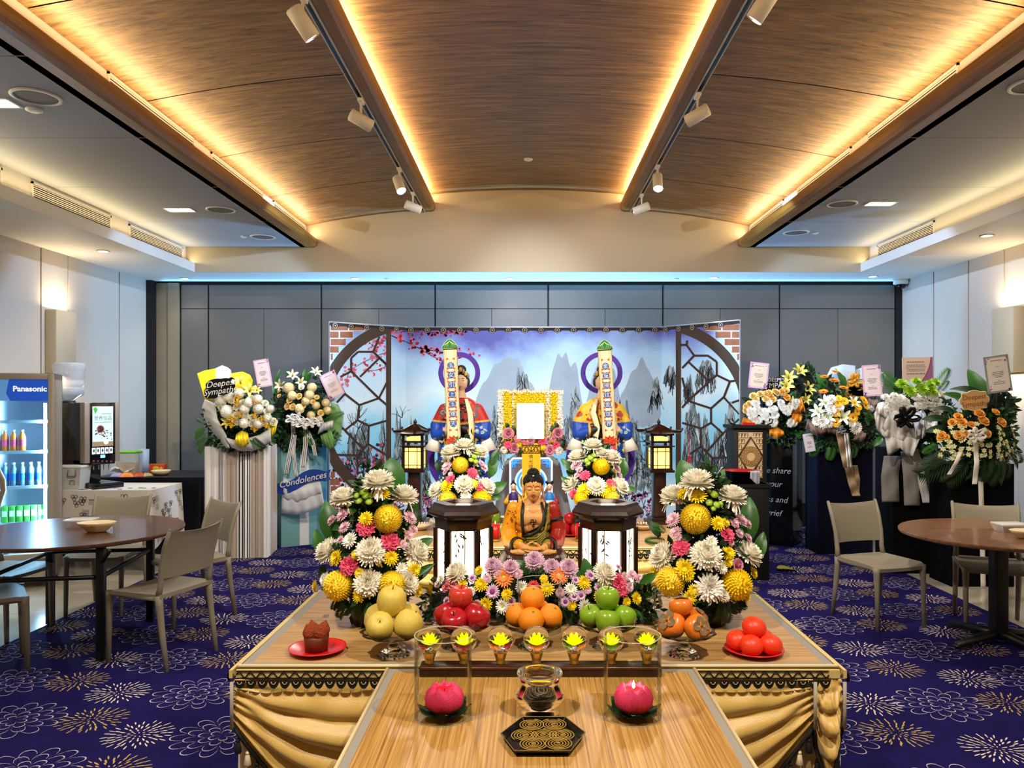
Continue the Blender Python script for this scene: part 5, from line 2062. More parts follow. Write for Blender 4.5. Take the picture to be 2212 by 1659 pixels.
step = .017
nx_, nz_ = int(2 * hw / step), int((zh - zl) / step)
for i in range(nx_ + 1):
 for j in range(nz_ + 1):
  x, z = -hw + i * step, zl + j * step
  fx = abs(x) / hw
  edge = fx > .86 or z > zh - .03
  stripe = .48 < fx < .60
  tuft(x + rnd.uniform(-.005, .005), z + rnd.uniform(-.005, .005), 0 if edge or stripe else 1, .015 if not edge else .020)
o = m.build('petal_carpet', [M_cream, M_yel], t)
o['kind'] = 'stuff'
pw0, pw1, pz0, pz1 = P(1116, 0, dq - .06).x - cx, P(1175.5, 0, dq - .06).x - cx, P(0, 948, dq - .06).z - ZT, P(0, 871, dq - .06).z - ZT
MB().box(pw0, pw1, -.06, -.045, pz0, pz1).build('photo_panel', mat('blank_white', (255, 255, 255), .6), t)
MB().box((pw0 + pw1) / 2 - .05, (pw0 + pw1) / 2 + .05, -.045, .012, pz0 + .04, pz1 - .04).build('panel_spacer', M_black, t)
t2 = t
PR = [('rp', 1098, 936, 21), ('rp', 1205, 936, 21), ('rp', 1111, 968, 20), ('rp', 1188, 972, 20), ('rp', 1146, 950, 17), ('C', 1098, 962, 17), ('C', 1172, 955, 17), ('C', 1202, 962, 15), ('C2', 1118, 948, 15),
 ('y', 1122, 961, 12), ('y', 1172, 966, 13), ('y', 1158, 962, 10), ('rp', 1184, 950, 10), ('rp', 1195, 948, 9), ('m', 1208, 974, 17), ('m', 1088, 972, 15), ('C2', 1135, 958, 12), ('rp', 1128, 950, 10)]
for key, px, py, r in PR:
 plant_flower(t2, key, P(px, py, dq - .05), vdir(rnd, rnd.uniform(-.3, .3), rnd.uniform(-.1, .3)), S(r * .55, dq), rnd.random() * 6)
for px, py, tx, ty in ((1098, 925, 1094, 914), (1110, 935, 1108, 920), (1205, 925, 1200, 913), (1196, 935, 1193, 919), (1090, 962, 1078, 972), (1085, 950, 1078, 945), (1210, 955, 1219, 968), (1212, 940, 1220, 945), (1130, 968, 1122, 980), (1160, 970, 1170, 982)):
 plant_leaf(t2, 'leafd', P(px, py, dq - .03), P(tx, ty, dq - .06), 1.4)

# chair draped with the grey robe, and the tan bag on top
t = thing('draped_chair', 'chair draped with a grey robe behind the glowing frame', 'chair', (P(1150, 0, 5.9).x, 5.98, 0))
m = MB()
wd = S(76, 5.9)

def robe(u, v):
 x = -1 + 2 * u
 k = 1.0 - .25 * max(0, .25 - v) / .25 * abs(x) ** 3
 hw_ = wd * (.80 + .35 * min(1, v * 1.6))
 z = 1.22 - .02 * 0 - v * .78 - .10 * abs(x) ** 2.2 * (1 - v)
 y = -.14 - .03 * sin(x * 13 + v * 2) * (.4 + v) + .14 * abs(x) ** 3
 return (x * hw_, y, z)

m.grid(robe, 48, 14)
m.grid(lambda u, v: (lambda a: (a[0], a[1] + .16 + .1 * v, a[2] + .002))(robe(u, v * .6)), 48, 6)
m.grid(lambda u, v: (lambda a: (a[0], a[1] + .16 * v, a[2]))(robe(u, 0)), 48, 2)
m.build('robe', mat('robe_grey', (184, 188, 194), .8, bump=.2, bscale=120), t)
m = MB()
m.rbox(-.20, .20, -.10, .12, .42, .46, .01)
m.rbox(-.20, .20, .08, .12, .46, 1.15, .01)
m.build('chair_frame', M_black, t)
for sx in (-1, 1):
 for sy in (-.08, .10):
  MB().box(sx * .18 - .015, sx * .18 + .015, sy - .015, sy + .015, 0, .42).build('leg', M_black, t)
m = MB()
m.rbox(-wd * .95, wd * .95, -.10, .02, 1.225, 1.315, .02, 2, 0)
m.rbox(-wd * .98, wd * .98, -.115, .03, 1.225, 1.262, .012, 2, 1)
m.build('folded_cloth', [mat('cloth_dark_grey', (70, 70, 74), .8), mat('cloth_orange', (222, 128, 28), .6)], t)

# ---------------------------------------------------------------- paper attendants holding tall banners
def ann(m, cx, cz, r1, r0, y, k=1.0):
 n = 56
 vs, fs = [], []
 for i in range(n):
  a = 2 * pi * i / n
  for r in (r0, r1):
   for yy in (y, y + .006):
    vs.append((cx + r * cos(a), yy, cz + r * sin(a) * k))
 for i in range(n):
  p, q = 4 * i, 4 * ((i + 1) % n)
  fs += [(p, p + 2, q + 2, q), (p + 1, q + 1, q + 3, p + 3), (p, q, q + 1, p + 1), (p + 2, p + 3, q + 3, q + 2)]
 m.add(vs, fs, 0, False)

def zmap(z):
 return z * 1.424 if z < .46 else .655 + (z - .46) * .76

def paper_figure(px, d, label, cape, robe_c, cape_dots, side):
 x = P(px, 0, d).x
 t = thing('paper_attendant', label, 'paper figure', (x, d, ZT), group='paper attendants')
 # halo ring of purple paper
 hz = P(0, 808, d).z - ZT
 m = MB()
 ann(m, -.018 * (1 if side > 0 else -.2), hz + .010, .146, .112, .055)
 m.build('halo_ring', mat('paper_violet', (70, 34, 150), .55), t)
 # loop of ribbon behind the hips
 m = MB()
 ann(m, 0, .46, .240, .192, .07, 1.05)
 m.build('ribbon_loop', mat('paper_violet', (70, 34, 150), .55), t)
 # robe, cape with shoulders, arms, neck, head: one body
 m = MB()
 sec = [(.0, .17, .07), (.15, .165, .075), (.30, .16, .08), (.45, .165, .08), (.55, .175, .08), (.60, .165, .075), (.68, .13, .065), (.735, .085, .055), (.765, .038, .036), (.80, .030, .030)]
 vs, fs = [], []
 N = 36
 for z, rx, ry in sec:
  zz = zmap(z)
  for i in range(N):
   a = 2 * pi * i / N
   f = 1 + .05 * sin(9 * a) * (1 - z)
   vs.append((rx * cos(a) * f, ry * sin(a) * f, zz))
 for k in range(len(sec) - 1):
  for i in range(N):
   fs.append((k * N + i, k * N + (i + 1) % N, (k + 1) * N + (i + 1) % N, (k + 1) * N + i))
 fs.append(tuple(reversed(range(N))))
 fs.append(tuple((len(sec) - 1) * N + i for i in range(N)))
 m.add(vs, fs)
 m.ball((0, -.008, hz - .055), (.048, .050, .062), 20, 14)
 limb(m, [(0, 0, .87), (0, -.004, hz - .09)], [.028, .026])
 for s in (-1, 1):
  limb(m, [(s * .11, 0, zmap(.64)), (s * .160, -.01, zmap(.50)), (s * .158, -.04, zmap(.44))], [.050, .052, .048])
  limb(m, [(s * .158, -.05, zmap(.44)), (s * .08, -.09, zmap(.46)), (-side * .06 + s * .02, -.10, zmap(.50))], [.042, .032, .020])
 MS = [mat('paper_skin', (226, 190, 164), .6), cape, robe_c, patterned('paper_black', (22, 20, 24), (176, 60, 60), (180, 150, 70), 24, .2, .24), mat('paper_trim', (196, 160, 70), .5), mat('paper_cream', (232, 216, 176), .6)]

 def zn(c, n):
  x, y, z = c
  z = z / 1.424 if z < .655 else .46 + (z - .655) / .76
  if z > .755:
   return 0
  if y < -.085 and .46 < z < .56 and abs(x + side * .055) < .06:
   return 0
  if z > .530 + .03 * abs(x) / .2:
   return 1
  if z > .512 + .03 * abs(x) / .2:
   return 4
  if abs(x) < .085 and y < 0:
   return 3
  if .085 <= abs(x) < .100 and y < 0:
   return 4
  return 2
 put('body', blob(m, .0036, zn, MS, 'paper_body', 5), t)
 # hair with crown
 m = MB()
 m.ball((0, .008, hz - .035), (.056, .054, .056), 18, 12)
 for i, v in enumerate(m.v):
  if v[1] < -.02 and v[2] < hz - .035:
   m.v[i] = (v[0], -.012, v[2])
 for s in (-1, 1):
  m.ball((s * .046, 0, hz - .055), (.016, .02, .034), 10, 8)
 m.ball((0, .005, hz + .030), (.036, .034, .034), 14, 10)
 m.build('hair', mat('paper_hair', (46, 40, 42), .5), t)
 m = MB()
 for k in range(7):
  a = -pi / 2 + (k - 3) * .36
  m.ball((.054 * cos(a), .006 + .054 * sin(a), hz - .012 + .014 * (3 - abs(k - 3))), (.012, .008, .018), 8, 6, k % 2)
 m.build('crown', [mat('paper_silver', (140, 140, 150), .35, .4), mat('paper_trim', (196, 160, 70), .5)], t)
 for s in (-1, 1):
  MB().tube([(s * .008, -.0545, hz - .048), (s * .024, -.0500, hz - .046)], .0025, 5).build('eye', M_line, t)
  MB().tube([(s * .007, -.055, hz - .034), (s * .026, -.050, hz - .031)], .0014, 5).build('brow', M_line, t)
 MB().tube([(-.009, -.0545, hz - .086), (0, -.0555, hz - .0875), (.009, -.0545, hz - .086)], [.001, .003, .001], 6).build('mouth', mat('lips_red', (184, 56, 40), .45), t)
 # ornament on cape and robe, folded paper collar bands
 rnd = random.Random(int(px))
 m = MB()
 for k in range(64):
  an = rnd.uniform(-2.9, -.25)
  z = rnd.uniform(.56, .72)
  r_ = .19 - max(0, z - .56) * .55
  p = (r_ * cos(an) * (1.0 if z < .6 else .95), .082 * sin(an) * (1 if z < .62 else .8) - .006, z)
  m.ball((p[0] * .82, p[1], zmap(p[2])), (.010, .006, .008), 7, 5, rnd.choice((0, 0, 1, 2)))
 for k in range(60):
  s = rnd.choice((-1, 1))
  p = (s * rnd.uniform(.11, .150), -.066 + .004 * rnd.random(), zmap(rnd.uniform(.03, .42)))
  m.ball(p, (.009, .005, .009), 7, 5, 3)
 m.build('painted_pattern', cape_dots + [mat('dot_pale', (200, 206, 140), .6)], t)['kind'] = 'stuff'
 m = MB()
 for s in (-1, 1):
  pts = [(s * (.098 + .012 * sin(i * 1.1)), -.078, .02 + i * .031) for i in range(20)]
  m.tube(pts, .0035, 5, 0)
  for i in range(2, 20, 3):
   m.tube([(s * .098 + .013 * cos(a) * s, -.080, .02 + i * .031 + .013 * sin(a)) for a in [j * .7 for j in range(8)]], .003, 5, 1)
 m.build('scroll_border', [mat('paper_trim', (196, 160, 70), .5), mat('scroll_pale', (200, 206, 200), .5)], t)
 m = MB()
 for s in (-1, 1):
  pts = [(s * .040, -.055, .87), (s * .070, -.090, .78), (s * .060 + .02, -.112, .68), (s * .075, -.104, .50), (s * .06, -.104, .34)]
  m.tube(pts, [.014, .024, .022, .024, .018], 8, 0, None, True, True, .25)
 m.build('collar_band', mat('paper_cream', (232, 216, 176), .6), t)
 # white cuffs
 for s in (-1, 1):
  MB().lathe([(.048, -.05), (.060, -.05), (.030, .06), (.022, .06)], 18, 0, aim((s * .180, -.03, .56), (-s * .25, .1, 1)), close=True).build('cuff', mat('paper_white', (222, 216, 208), .6), t)
 return t

M_capered = patterned('cape_red', (176, 36, 32), (72, 84, 92), (222, 132, 110), 13)
M_capeyel = patterned('cape_yellow', (216, 178, 44), (176, 50, 36), (104, 96, 40), 15)
M_rblue = patterned('robe_bright_blue', (16, 66, 170), (196, 206, 120), (60, 130, 210), 17, .22, .22)
fd = 5.30
paper_figure(996, fd, 'paper attendant in a red cape and blue robe behind the left banner', M_capered, M_rblue, [mat('dot_green', (70, 100, 90), .6), mat('dot_rose', (226, 120, 110), .6), mat('dot_ink', (40, 30, 40), .6)], 1)
paper_figure(1300, fd, 'paper attendant in a yellow cape and blue robe behind the right banner', M_capeyel, M_rblue, [mat('dot_red2', (190, 60, 40), .6), mat('dot_rose', (226, 120, 110), .6), mat('dot_olive', (120, 110, 40), .6)], -1)

def banner(xt, xb, ytop, label, chars, stripes):
 d = 5.14
 top, bot = P(xt, ytop, d), P(xb, 952, d)
 tilt = atan2(bot.x - top.x, top.z - bot.z)
 L = (top - bot).length
 t = thing('spirit_banner', label, 'banner', (bot.x + (bot.z - ZT - .002) * 0 + math.tan(tilt) * (bot.z - ZT), d, ZT), group='tall spirit banners', rot=(0, -tilt, 0))
 z0 = (bot.z - ZT) / cos(tilt)
 hw = S(15, d)
 m = MB()
 m.box(-hw, hw, 0, .004, z0, z0 + L, 0)
 for s in (-1, 1):
  m.box(s * hw * .86 - .0016, s * hw * .86 + .0016, -.0008, .001, z0, z0 + L - .01, 1)
  m.box(s * hw * .62 - .0010, s * hw * .62 + .0010, -.0008, .001, z0, z0 + L - .01, 1)
  m.box(s * hw * .99 - .001, s * hw * .99 + .001, -.0008, .005, z0, z0 + L, 2)
 n = 7
 zs = [z0 + L - .115 - k * (L - .165) / n for k in range(n)]
 for z in zs:
  m.lathe([(0, 0), (hw * .50, 0), (hw * .50, .0012), (0, .0012)], 24, 3, T(0, -.0002, z, pi / 2), False)
  for s in (-1, 1):
   m.poly([(s * hw * .22, -.0009, z + .044), (s * hw * .58, -.0009, z + .034), (s * hw * .58, -.0009, z + .052)][::s], 4)
   m.poly([(s * hw * .22, -.0009, z - .044), (s * hw * .58, -.0009, z - .034), (s * hw * .58, -.0009, z - .052)][::-s], 4)
 m.build('strip', [mat('paper_cream', (232, 216, 176), .6), mat('banner_gold', (176, 140, 60), .5), mat('paper_black', (20, 18, 20), .5), mat('banner_blue', (40, 90, 160), .6), mat('banner_red', (206, 70, 60), .6)], t)
 m = MB()
 for ch, z in zip(chars, zs):
  text_mb(ch, hw * .78, 0, T(0, -.0022, z - .001, pi / 2), mb=m)
 m.build('writing', mat('paper_white', (222, 216, 208), .6), t)
 # green lotus-leaf cap
 m = MB()
 q = hw * 1.18
 cap = [(-q, 0), (-q * .9, .018), (-q * .6, .040), (-q * .25, .058), (0, .064), (q * .25, .058), (q * .6, .040), (q * .9, .018), (q, 0)]
 m.prism([(x, z) for x, z in cap], 0, .006, 0, T(0, -.003, z0 + L - .004, pi / 2))
 for s in (-1, 1):
  for k in range(3):
   m.tube([(s * q * (.1 + .25 * k), -.010, z0 + L + .002), (s * q * (.32 + .2 * k), -.010, z0 + L + .022), (s * q * .12 * k, -.010, z0 + L + .048 - .006 * k)], .0014, 4, 1)
 m.tube([(x, -.0095, z0 + L - .003 + z) for x, z in cap + cap[:1]], .0018, 5, 1)
 m.build('leaf_cap', [mat('paper_green', (22, 112, 40), .5), mat('paper_palegreen', (206, 226, 170), .5)], t)
 # red lotus at the foot and the coloured stripes below it
 m = MB()
 for k, (n_, R, off) in enumerate(((7, .070, 0), (5, .052, .012), (3, .034, .022))):
  for i in range(n_):
   a = pi * (.06 + .88 * i / (n_ - 1))
   c, s_ = cos(a), sin(a)
   pts = [(0, 0), (R * .55 * c - .012 * s_, R * .45 * s_ + .012 * c * .8), (R * c, R * .72 * s_), (R * .55 * c + .012 * s_, R * .45 * s_ - .012 * c * .8)]
   m.add([(x, -.006 - .003 * k, z0 - .012 + z - .004 * k) for x, z in pts], [(0, 1, 2, 3)], 0)
   m.tube([(x, -.0066 - .003 * k, z0 - .012 + z - .004 * k) for x, z in pts[1:]], .0011, 4, 1)
 m.build('paper_lotus', [mat('paper_red', (206, 40, 24), .5), mat('lotus_line', (226, 150, 70), .5)], t)
 m = MB()
 for k, c_ in enumerate(stripes):
  w_ = hw * 1.7 / len(stripes)
  m.box(-hw * .85 + k * w_ + .001, -hw * .85 + (k + 1) * w_ - .001, -.001, .003, z0 - .11, z0 - .010, k)
 m.build('stripe_tail', [mat('stripe_%s' % (c_,), c_, .6) for c_ in stripes], t)
 MB().tube([(0, .012, .0), (0, .008, z0 - .05)], .005, 6).build('pole', M_dkwood, t)

banner(972, 981, 752, 'tall cream spirit banner with blue roundels in front of the red-caped figure', '玉女引上玉樓天', [(36, 110, 190), (226, 226, 220), (30, 130, 110), (190, 60, 130), (210, 190, 60)])
banner(1306, 1317, 754, 'tall cream spirit banner with blue roundels in front of the yellow-caped figure', '金童接往金世界', [(20, 110, 110), (190, 180, 60), (226, 226, 220), (190, 90, 150), (200, 60, 50)])

# ================================================================ ALTAR BOUQUETS
def arrangement(name, label, px, d, ztab, ytop, ybot, rpx, items, leaves, pot, seed, group, fol=900):
 """flowers over a rounded cone; items = (kind, px, py, diameter px[, yaw, pitch])"""
 base = P(px, 0, d)
 t = thing(name, label, 'flower arrangement', (base.x, d, ztab), group=group)
 rnd = random.Random(seed)
 R0 = S(rpx, d)
 k = 2.9 / d

 def surf(x, y):
  h = (ybot - y) / (ybot - ytop)           # 0 bottom, 1 top
  R = R0 * (1.0 - .55 * max(0, h) ** 1.4)
  dx = S(x - px, d)
  q = max(0, 1 - (dx / (R * 1.08)) ** 2)
  return d - R * .80 * sqrt(q), dx / R, h
 for it in items:
  key, x, y, dia = it[:4]
  dd, f, h = surf(x, y)
  yaw = it[4] if len(it) > 4 else max(-1.1, min(1.1, f * .9)) + rnd.uniform(-.12, .12)
  pit = it[5] if len(it) > 5 else .15 + .75 * max(0, h) + rnd.uniform(-.1, .1)
  p = P(x, y, dd)
  if key in ('W', 'W2'):
   pit = min(1.4, pit + .30)
  rad = S(dia / 2, dd) * (.97 if key[0] in 'WY' else .88)
  v = vdir(rnd, yaw, pit)
  plant_flower(t, key, p - v * rad * .15, v, rad, rnd.random() * 6.28)
 for key, x0, y0, x1, y1, w, off in leaves:
  plant_leaf(t, key, P(x0, y0, d + off), P(x1, y1, d + off * 1.0 - .02), w, (rnd.uniform(-.3, .3), -1, .25))
 # leafy filler in three tiers
 zt_, zb_ = P(0, ytop, d).z, P(0, ybot, d).z
 bl = []
 for q, rr in ((.10, .82), (.38, .80), (.64, .62), (.86, .34)):
  bl.append(((base.x, d, zb_ + (zt_ - zb_) * q), (R0 * rr * .92, R0 * rr * .72, (zt_ - zb_) * .20)))
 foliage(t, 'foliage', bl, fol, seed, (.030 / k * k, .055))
 if pot:
  r, h = pot
  MB().lathe([(0, 0), (r * .82, 0), (r * .95, h * .4), (r, h), (r * .9, h), (0, h * .8)], 32).build('pot', mat('black_pot', (10, 12, 12), .35), t)
 return t

WL = 'leaf'
left_items = [('W', 817, 1035, 70, 0, 1.15), ('W', 742, 1070, 60, -.5, 1.05), ('W', 873, 1066, 62, .6, 1.0), ('W', 800, 1188, 66, 0, .45), ('W', 706, 1186, 62, -1.0, .55), ('W', 902, 1190, 60, 1.1, .35), ('W2', 795, 1258, 62, .1, .15), ('W2', 880, 1258, 54), ('m', 702, 1252, 36),
   ('Y', 838, 1120, 62, .1, .3), ('Y', 728, 1266, 66, -.3, .1), ('Y', 847, 1264, 60, .2, .1),
   ('y', 826, 1066, 42), ('y', 790, 1120, 40), ('y', 726, 1205, 42), ('y', 845, 1205, 40), ('y', 775, 1287, 36), ('y', 681, 1266, 34, -1.1, .1), ('y', 896, 1232, 40), ('y', 776, 1238, 28), ('y', 768, 1198, 26), ('y', 903, 1277, 34, 1.1, 0),
   ('C', 790, 1138, 48, 0, .4), ('C', 842, 1170, 48, .1, .3), ('C', 753, 1222, 48, -.1, .3),
   ('p', 740, 1112, 38), ('p', 717, 1123, 32), ('p', 744, 1138, 34), ('p', 886, 1118, 40), ('p', 893, 1143, 28), ('p', 883, 1156, 26), ('p', 871, 1176, 24), ('p', 735, 1165, 22),
   ('w', 755, 1167, 44), ('w', 868, 1228, 32), ('w', 890, 1255, 30),
   ('g', 785, 1062, 24), ('g', 775, 1082, 20), ('g', 797, 1083, 22), ('g', 790, 1070, 22), ('g', 770, 1070, 18), ('g', 755, 1089, 14), ('g', 802, 1070, 18)]
left_leaves = [('leaf', 850, 1070, 838, 985, 1.35, .06), ('leaf', 800, 1080, 768, 1032, 1.3, .05), ('leaf', 722, 1170, 702, 1078, .9, .03), ('leaf', 885, 1150, 893, 1078, .9, .02), ('leaf', 700, 1195, 673, 1145, .9, -.02), ('leafd', 885, 1260, 936, 1214, .7, -.06), ('leaf', 890, 1190, 932, 1162, .9, 0),
   ('blade', 885, 1255, 935, 1217, .9, -.08), ('fernd', 745, 1300, 718, 1345, 1, -.10), ('fernd', 770, 1300, 772, 1350, 1, -.12), ('fern', 800, 1300, 790, 1338, 1.2, -.14), ('fernd', 730, 1290, 712, 1325, 1, -.05), ('leafd', 700, 1220, 690, 1260, 1, -.03), ('fernd', 830, 1300, 850, 1345, 1, -.12), ('fernd', 705, 1230, 695, 1290, 1, 0),
   ('leafd', 760, 1150, 700, 1160, 1, 0), ('leafd', 870, 1130, 905, 1100, 1, 0)]
arrangement('altar_bouquet', 'large bouquet of white, golden and pink flowers behind the dish of pears', 803, 2.99, ZT, 1020, 1300, 112, left_items, left_leaves, (.085, .10), 1, 'large altar bouquets')

right_items = [('W', 1505, 1034, 72, 0, 1.15), ('W', 1457, 1067, 64, -.5, 1.0), ('W', 1583, 1067, 64, .6, 1.05), ('W', 1428, 1198, 62, -1.0, .35), ('W', 1526, 1196, 70, 0, .45), ('W', 1620, 1192, 64, 1.0, .6), ('m', 1533, 1270, 74, .1, .2), ('W2', 1563, 1285, 30),
   ('Y', 1503, 1120, 66, -.1, .3), ('Y', 1447, 1257, 64, -.3, .1), ('Y2', 1594, 1263, 68, .3, .1),
   ('y', 1507, 1071, 48), ('y', 1476, 1066, 34), ('y', 1551, 1131, 40), ('y', 1568, 1128, 24), ('y', 1480, 1229, 52), ('y', 1487, 1244, 30), ('y', 1574, 1195, 38), ('y', 1413, 1236, 34), ('y', 1628, 1237, 32), ('y', 1490, 1291, 36), ('y', 1574, 1214, 28), ('y', 1500, 1275, 34), ('y', 1486, 1304, 24), ('y', 1613, 1288, 30),
   ('C', 1573, 1153, 42), ('C', 1470, 1181, 46), ('rp', 1596, 1220, 32),
   ('p', 1454, 1122, 42), ('p', 1459, 1149, 34), ('p', 1600, 1122, 44), ('p', 1587, 1130, 30), ('p', 1615, 1131, 30), ('p', 1597, 1152, 28), ('p', 1617, 1162, 28), ('p', 1465, 1160, 22), ('p', 1579, 1171, 22),
   ('w', 1537, 1170, 34), ('w', 1560, 1226, 34), ('w', 1593, 1087, 18), ('w', 1568, 1290, 26),
   ('g', 1543, 1067, 24), ('g', 1532, 1085, 22), ('g', 1548, 1090, 22), ('g', 1541, 1098, 16), ('g', 1531, 1060, 14), ('g', 1557, 1087, 16)]
right_leaves = [('leaf', 1485, 1060, 1482, 990, 1.35, .06), ('leaf', 1540, 1070, 1562, 1022, 1.3, .05), ('leaf', 1612, 1170, 1626, 1070, .8, .02), ('leaf', 1635, 1210, 1650, 1148, .8, 0), ('leaf', 1450, 1090, 1440, 1060, .9, .03), ('leafd', 1425, 1160, 1405, 1120, .9, .02), ('leaf', 1415, 1240, 1382, 1262, .9, -.06), ('fern', 1440, 1150, 1410, 1130, 1, .02), ('fern', 1440, 1170, 1396, 1166, 1, .02),
    ('leafd', 1470, 1160, 1500, 1162, 1, -.1), ('fernd', 1570, 1300, 1580, 1364, 1, -.13), ('fernd', 1560, 1295, 1560, 1350, 1, -.14), ('fernd', 1585, 1295, 1600, 1335, 1, -.08), ('fernd', 1470, 1290, 1462, 1320, 1, -.1), ('leafd', 1485, 1180, 1480, 1195, 1, -.1), ('fernd', 1600, 1280, 1606, 1330, 1, -.05), ('leafd', 1540, 1145, 1590, 1090, 1, 0), ('leafd', 1420, 1200, 1398, 1190, 1, 0)]
arrangement('altar_bouquet', 'large bouquet of white, golden and pink flowers behind the dish of persimmons', 1528, 2.99, ZT, 1020, 1300, 112, right_items, right_leaves, (.085, .10), 2, 'large altar bouquets')

ds = 4.86
sl_items = [('W', 1003, 959, 42, 0, 1.15), ('W', 974, 973, 44, -.5, 1.0), ('W', 1036, 973, 40, .5, .9), ('W', 943, 1056, 42, -.9, .5), ('W2', 1003, 1044, 44, 0, .4), ('W', 1051, 1049, 44, .9, .5), ('w', 1006, 1072, 30),
   ('Y', 994, 1004, 36, 0, .3), ('Y', 966, 1080, 40), ('Y2', 1042, 1078, 44), ('y', 965, 1049, 38), ('y', 1022, 1045, 28), ('C', 1021, 1020, 28), ('C', 972, 1033, 24), ('C', 1038, 1053, 28), ('p', 965, 1007, 30), ('p', 1046, 1010, 24), ('p', 961, 1020, 16), ('p', 973, 1024, 14), ('p', 1040, 1000, 18), ('p', 1030, 1030, 16),
   ('g', 1025, 985, 18), ('g', 1032, 978, 18), ('g', 1018, 993, 16), ('g', 1028, 996, 18), ('g', 1040, 986, 14)]
sl_leaves = [('leaf', 1010, 975, 1020, 952, 1.5, .03), ('leaf', 990, 985, 975, 955, 1.2, .03), ('leaf', 1058, 1030, 1070, 990, 1, .02), ('leaf', 1050, 1065, 1096, 1042, .9, 0), ('leaf', 1055, 1075, 1085, 1072, 1, 0), ('fern', 1055, 1010, 1075, 975, 1, .02), ('leaf', 945, 1070, 916, 1060, 1, .02), ('leafd', 950, 1020, 940, 990, 1, .02)]
arrangement('altar_bouquet', 'smaller bouquet on the rear table in front of the red-caped paper figure', 1000, ds, ZT, 955, 1130, 68, sl_items, sl_leaves, (.07, .10), 3, 'small rear bouquets', 600)
sr_items = [('W', 1281, 959, 42, 0, 1.15), ('W', 1247, 984, 42, -.5, 1.0), ('W', 1320, 985, 46, .5, 1.0), ('W', 1300, 977, 30, .2, 1), ('W', 1231, 1044, 40, -.8, .5), ('W2', 1288, 1048, 44, 0, .4), ('W', 1340, 1049, 46, .9, .4),
   ('Y2', 1299, 1007, 38, 0, .3), ('Y2', 1254, 1078, 34), ('Y', 1322, 1076, 34), ('y', 1262, 1058, 42), ('y', 1305, 1062, 32), ('y', 1318, 1052, 32), ('C', 1263, 1026, 28), ('C', 1321, 1044, 26), ('C', 1237, 1066, 24), ('p', 1245, 1004, 36), ('p', 1252, 1014, 20), ('p', 1333, 1012, 26), ('p', 1246, 1026, 18), ('p', 1340, 1026, 14),
   ('g', 1275, 988, 20), ('g', 1267, 994, 18), ('g', 1284, 982, 18), ('g', 1270, 1000, 16), ('g', 1286, 994, 16)]
sr_leaves = [('leaf', 1285, 975, 1262, 952, 1.4, .03), ('leaf', 1240, 1020, 1213, 988, .8, .02), ('leaf', 1345, 1030, 1352, 990, 1, .02), ('leaf', 1235, 1050, 1212, 1030, .9, 0), ('leaf', 1345, 1062, 1375, 1052, 1, 0), ('leafd', 1300, 975, 1320, 958, 1.2, .03), ('leafd', 1250, 1040, 1225, 1010, 1, .02)]
arrangement('altar_bouquet', 'smaller bouquet on the rear table in front of the yellow-caped paper figure', 1290, ds, ZT, 955, 1130, 68, sr_items, sr_leaves, (.07, .10), 4, 'small rear bouquets', 600)

# ---------------------------------------------------------------- low table spray in the middle
dc = 3.06
base = P(1172, 0, dc)
t = thing('table_spray', 'low wide spray of mixed lilac, yellow and orange flowers lying before the statue', 'flower arrangement', (base.x, dc, ZT))
rnd = random.Random(21)
spray = [('W2', 985, 1236, 56), ('L', 1065, 1223, 44), ('L', 1103, 1226, 42), ('L', 1154, 1210, 46), ('L', 1192, 1223, 38), ('L', 1228, 1226, 46), ('W2', 1308, 1238, 58), ('O', 1088, 1247, 50), ('O', 1208, 1243, 46), ('C2', 975, 1256, 40), ('C2', 962, 1268, 26), ('C', 1340, 1256, 44), ('C', 1345, 1275, 34), ('R', 1152, 1269, 34),
  ('y', 997, 1262, 30), ('y', 1040, 1262, 38), ('y', 1035, 1232, 26), ('y', 1095, 1284, 32), ('y', 1050, 1305, 36), ('y', 1182, 1272, 38), ('y', 1262, 1258, 36), ('y', 1293, 1290, 34), ('y', 1375, 1292, 32), ('y', 1235, 1308, 26), ('y', 1354, 1300, 24), ('y', 931, 1274, 32, -1.2, .1), ('y', 1175, 1250, 22), ('y', 1310, 1268, 20),
  ('v', 1064, 1278, 36), ('v', 1020, 1249, 24), ('v', 1221, 1300, 28), ('v', 1240, 1288, 28), ('v', 1255, 1286, 26), ('v', 1293, 1268, 24), ('v', 1243, 1253, 22), ('v', 1202, 1238, 16), ('v', 1105, 1299, 24), ('v', 1030, 1306, 24), ('v', 965, 1298, 22), ('v', 1275, 1243, 30), ('v', 1320, 1285, 22), ('v', 1336, 1225, 18),
  ('w', 1086, 1310, 38), ('w', 1233, 1273, 34), ('w', 1262, 1309, 36), ('w', 1127, 1268, 32), ('w', 1018, 1278, 26), ('w', 952, 1252, 28), ('p', 1052, 1250, 26), ('p', 1210, 1280, 26), ('p', 1365, 1242, 30), ('p', 1380, 1250, 26), ('p', 1350, 1245, 24), ('p', 1270, 1275, 20), ('p', 1360, 1268, 26), ('p', 945, 1262, 20), ('lw', 1414, 1296, 44, 1.2, .1), ('w', 1424, 1300, 30, 1.3, .2), ('w', 918, 1312, 20, -.6, .2), ('g', 1300, 1262, 20), ('g', 1316, 1258, 16), ('p', 1120, 1240, 26), ('p', 1075, 1238, 24)]
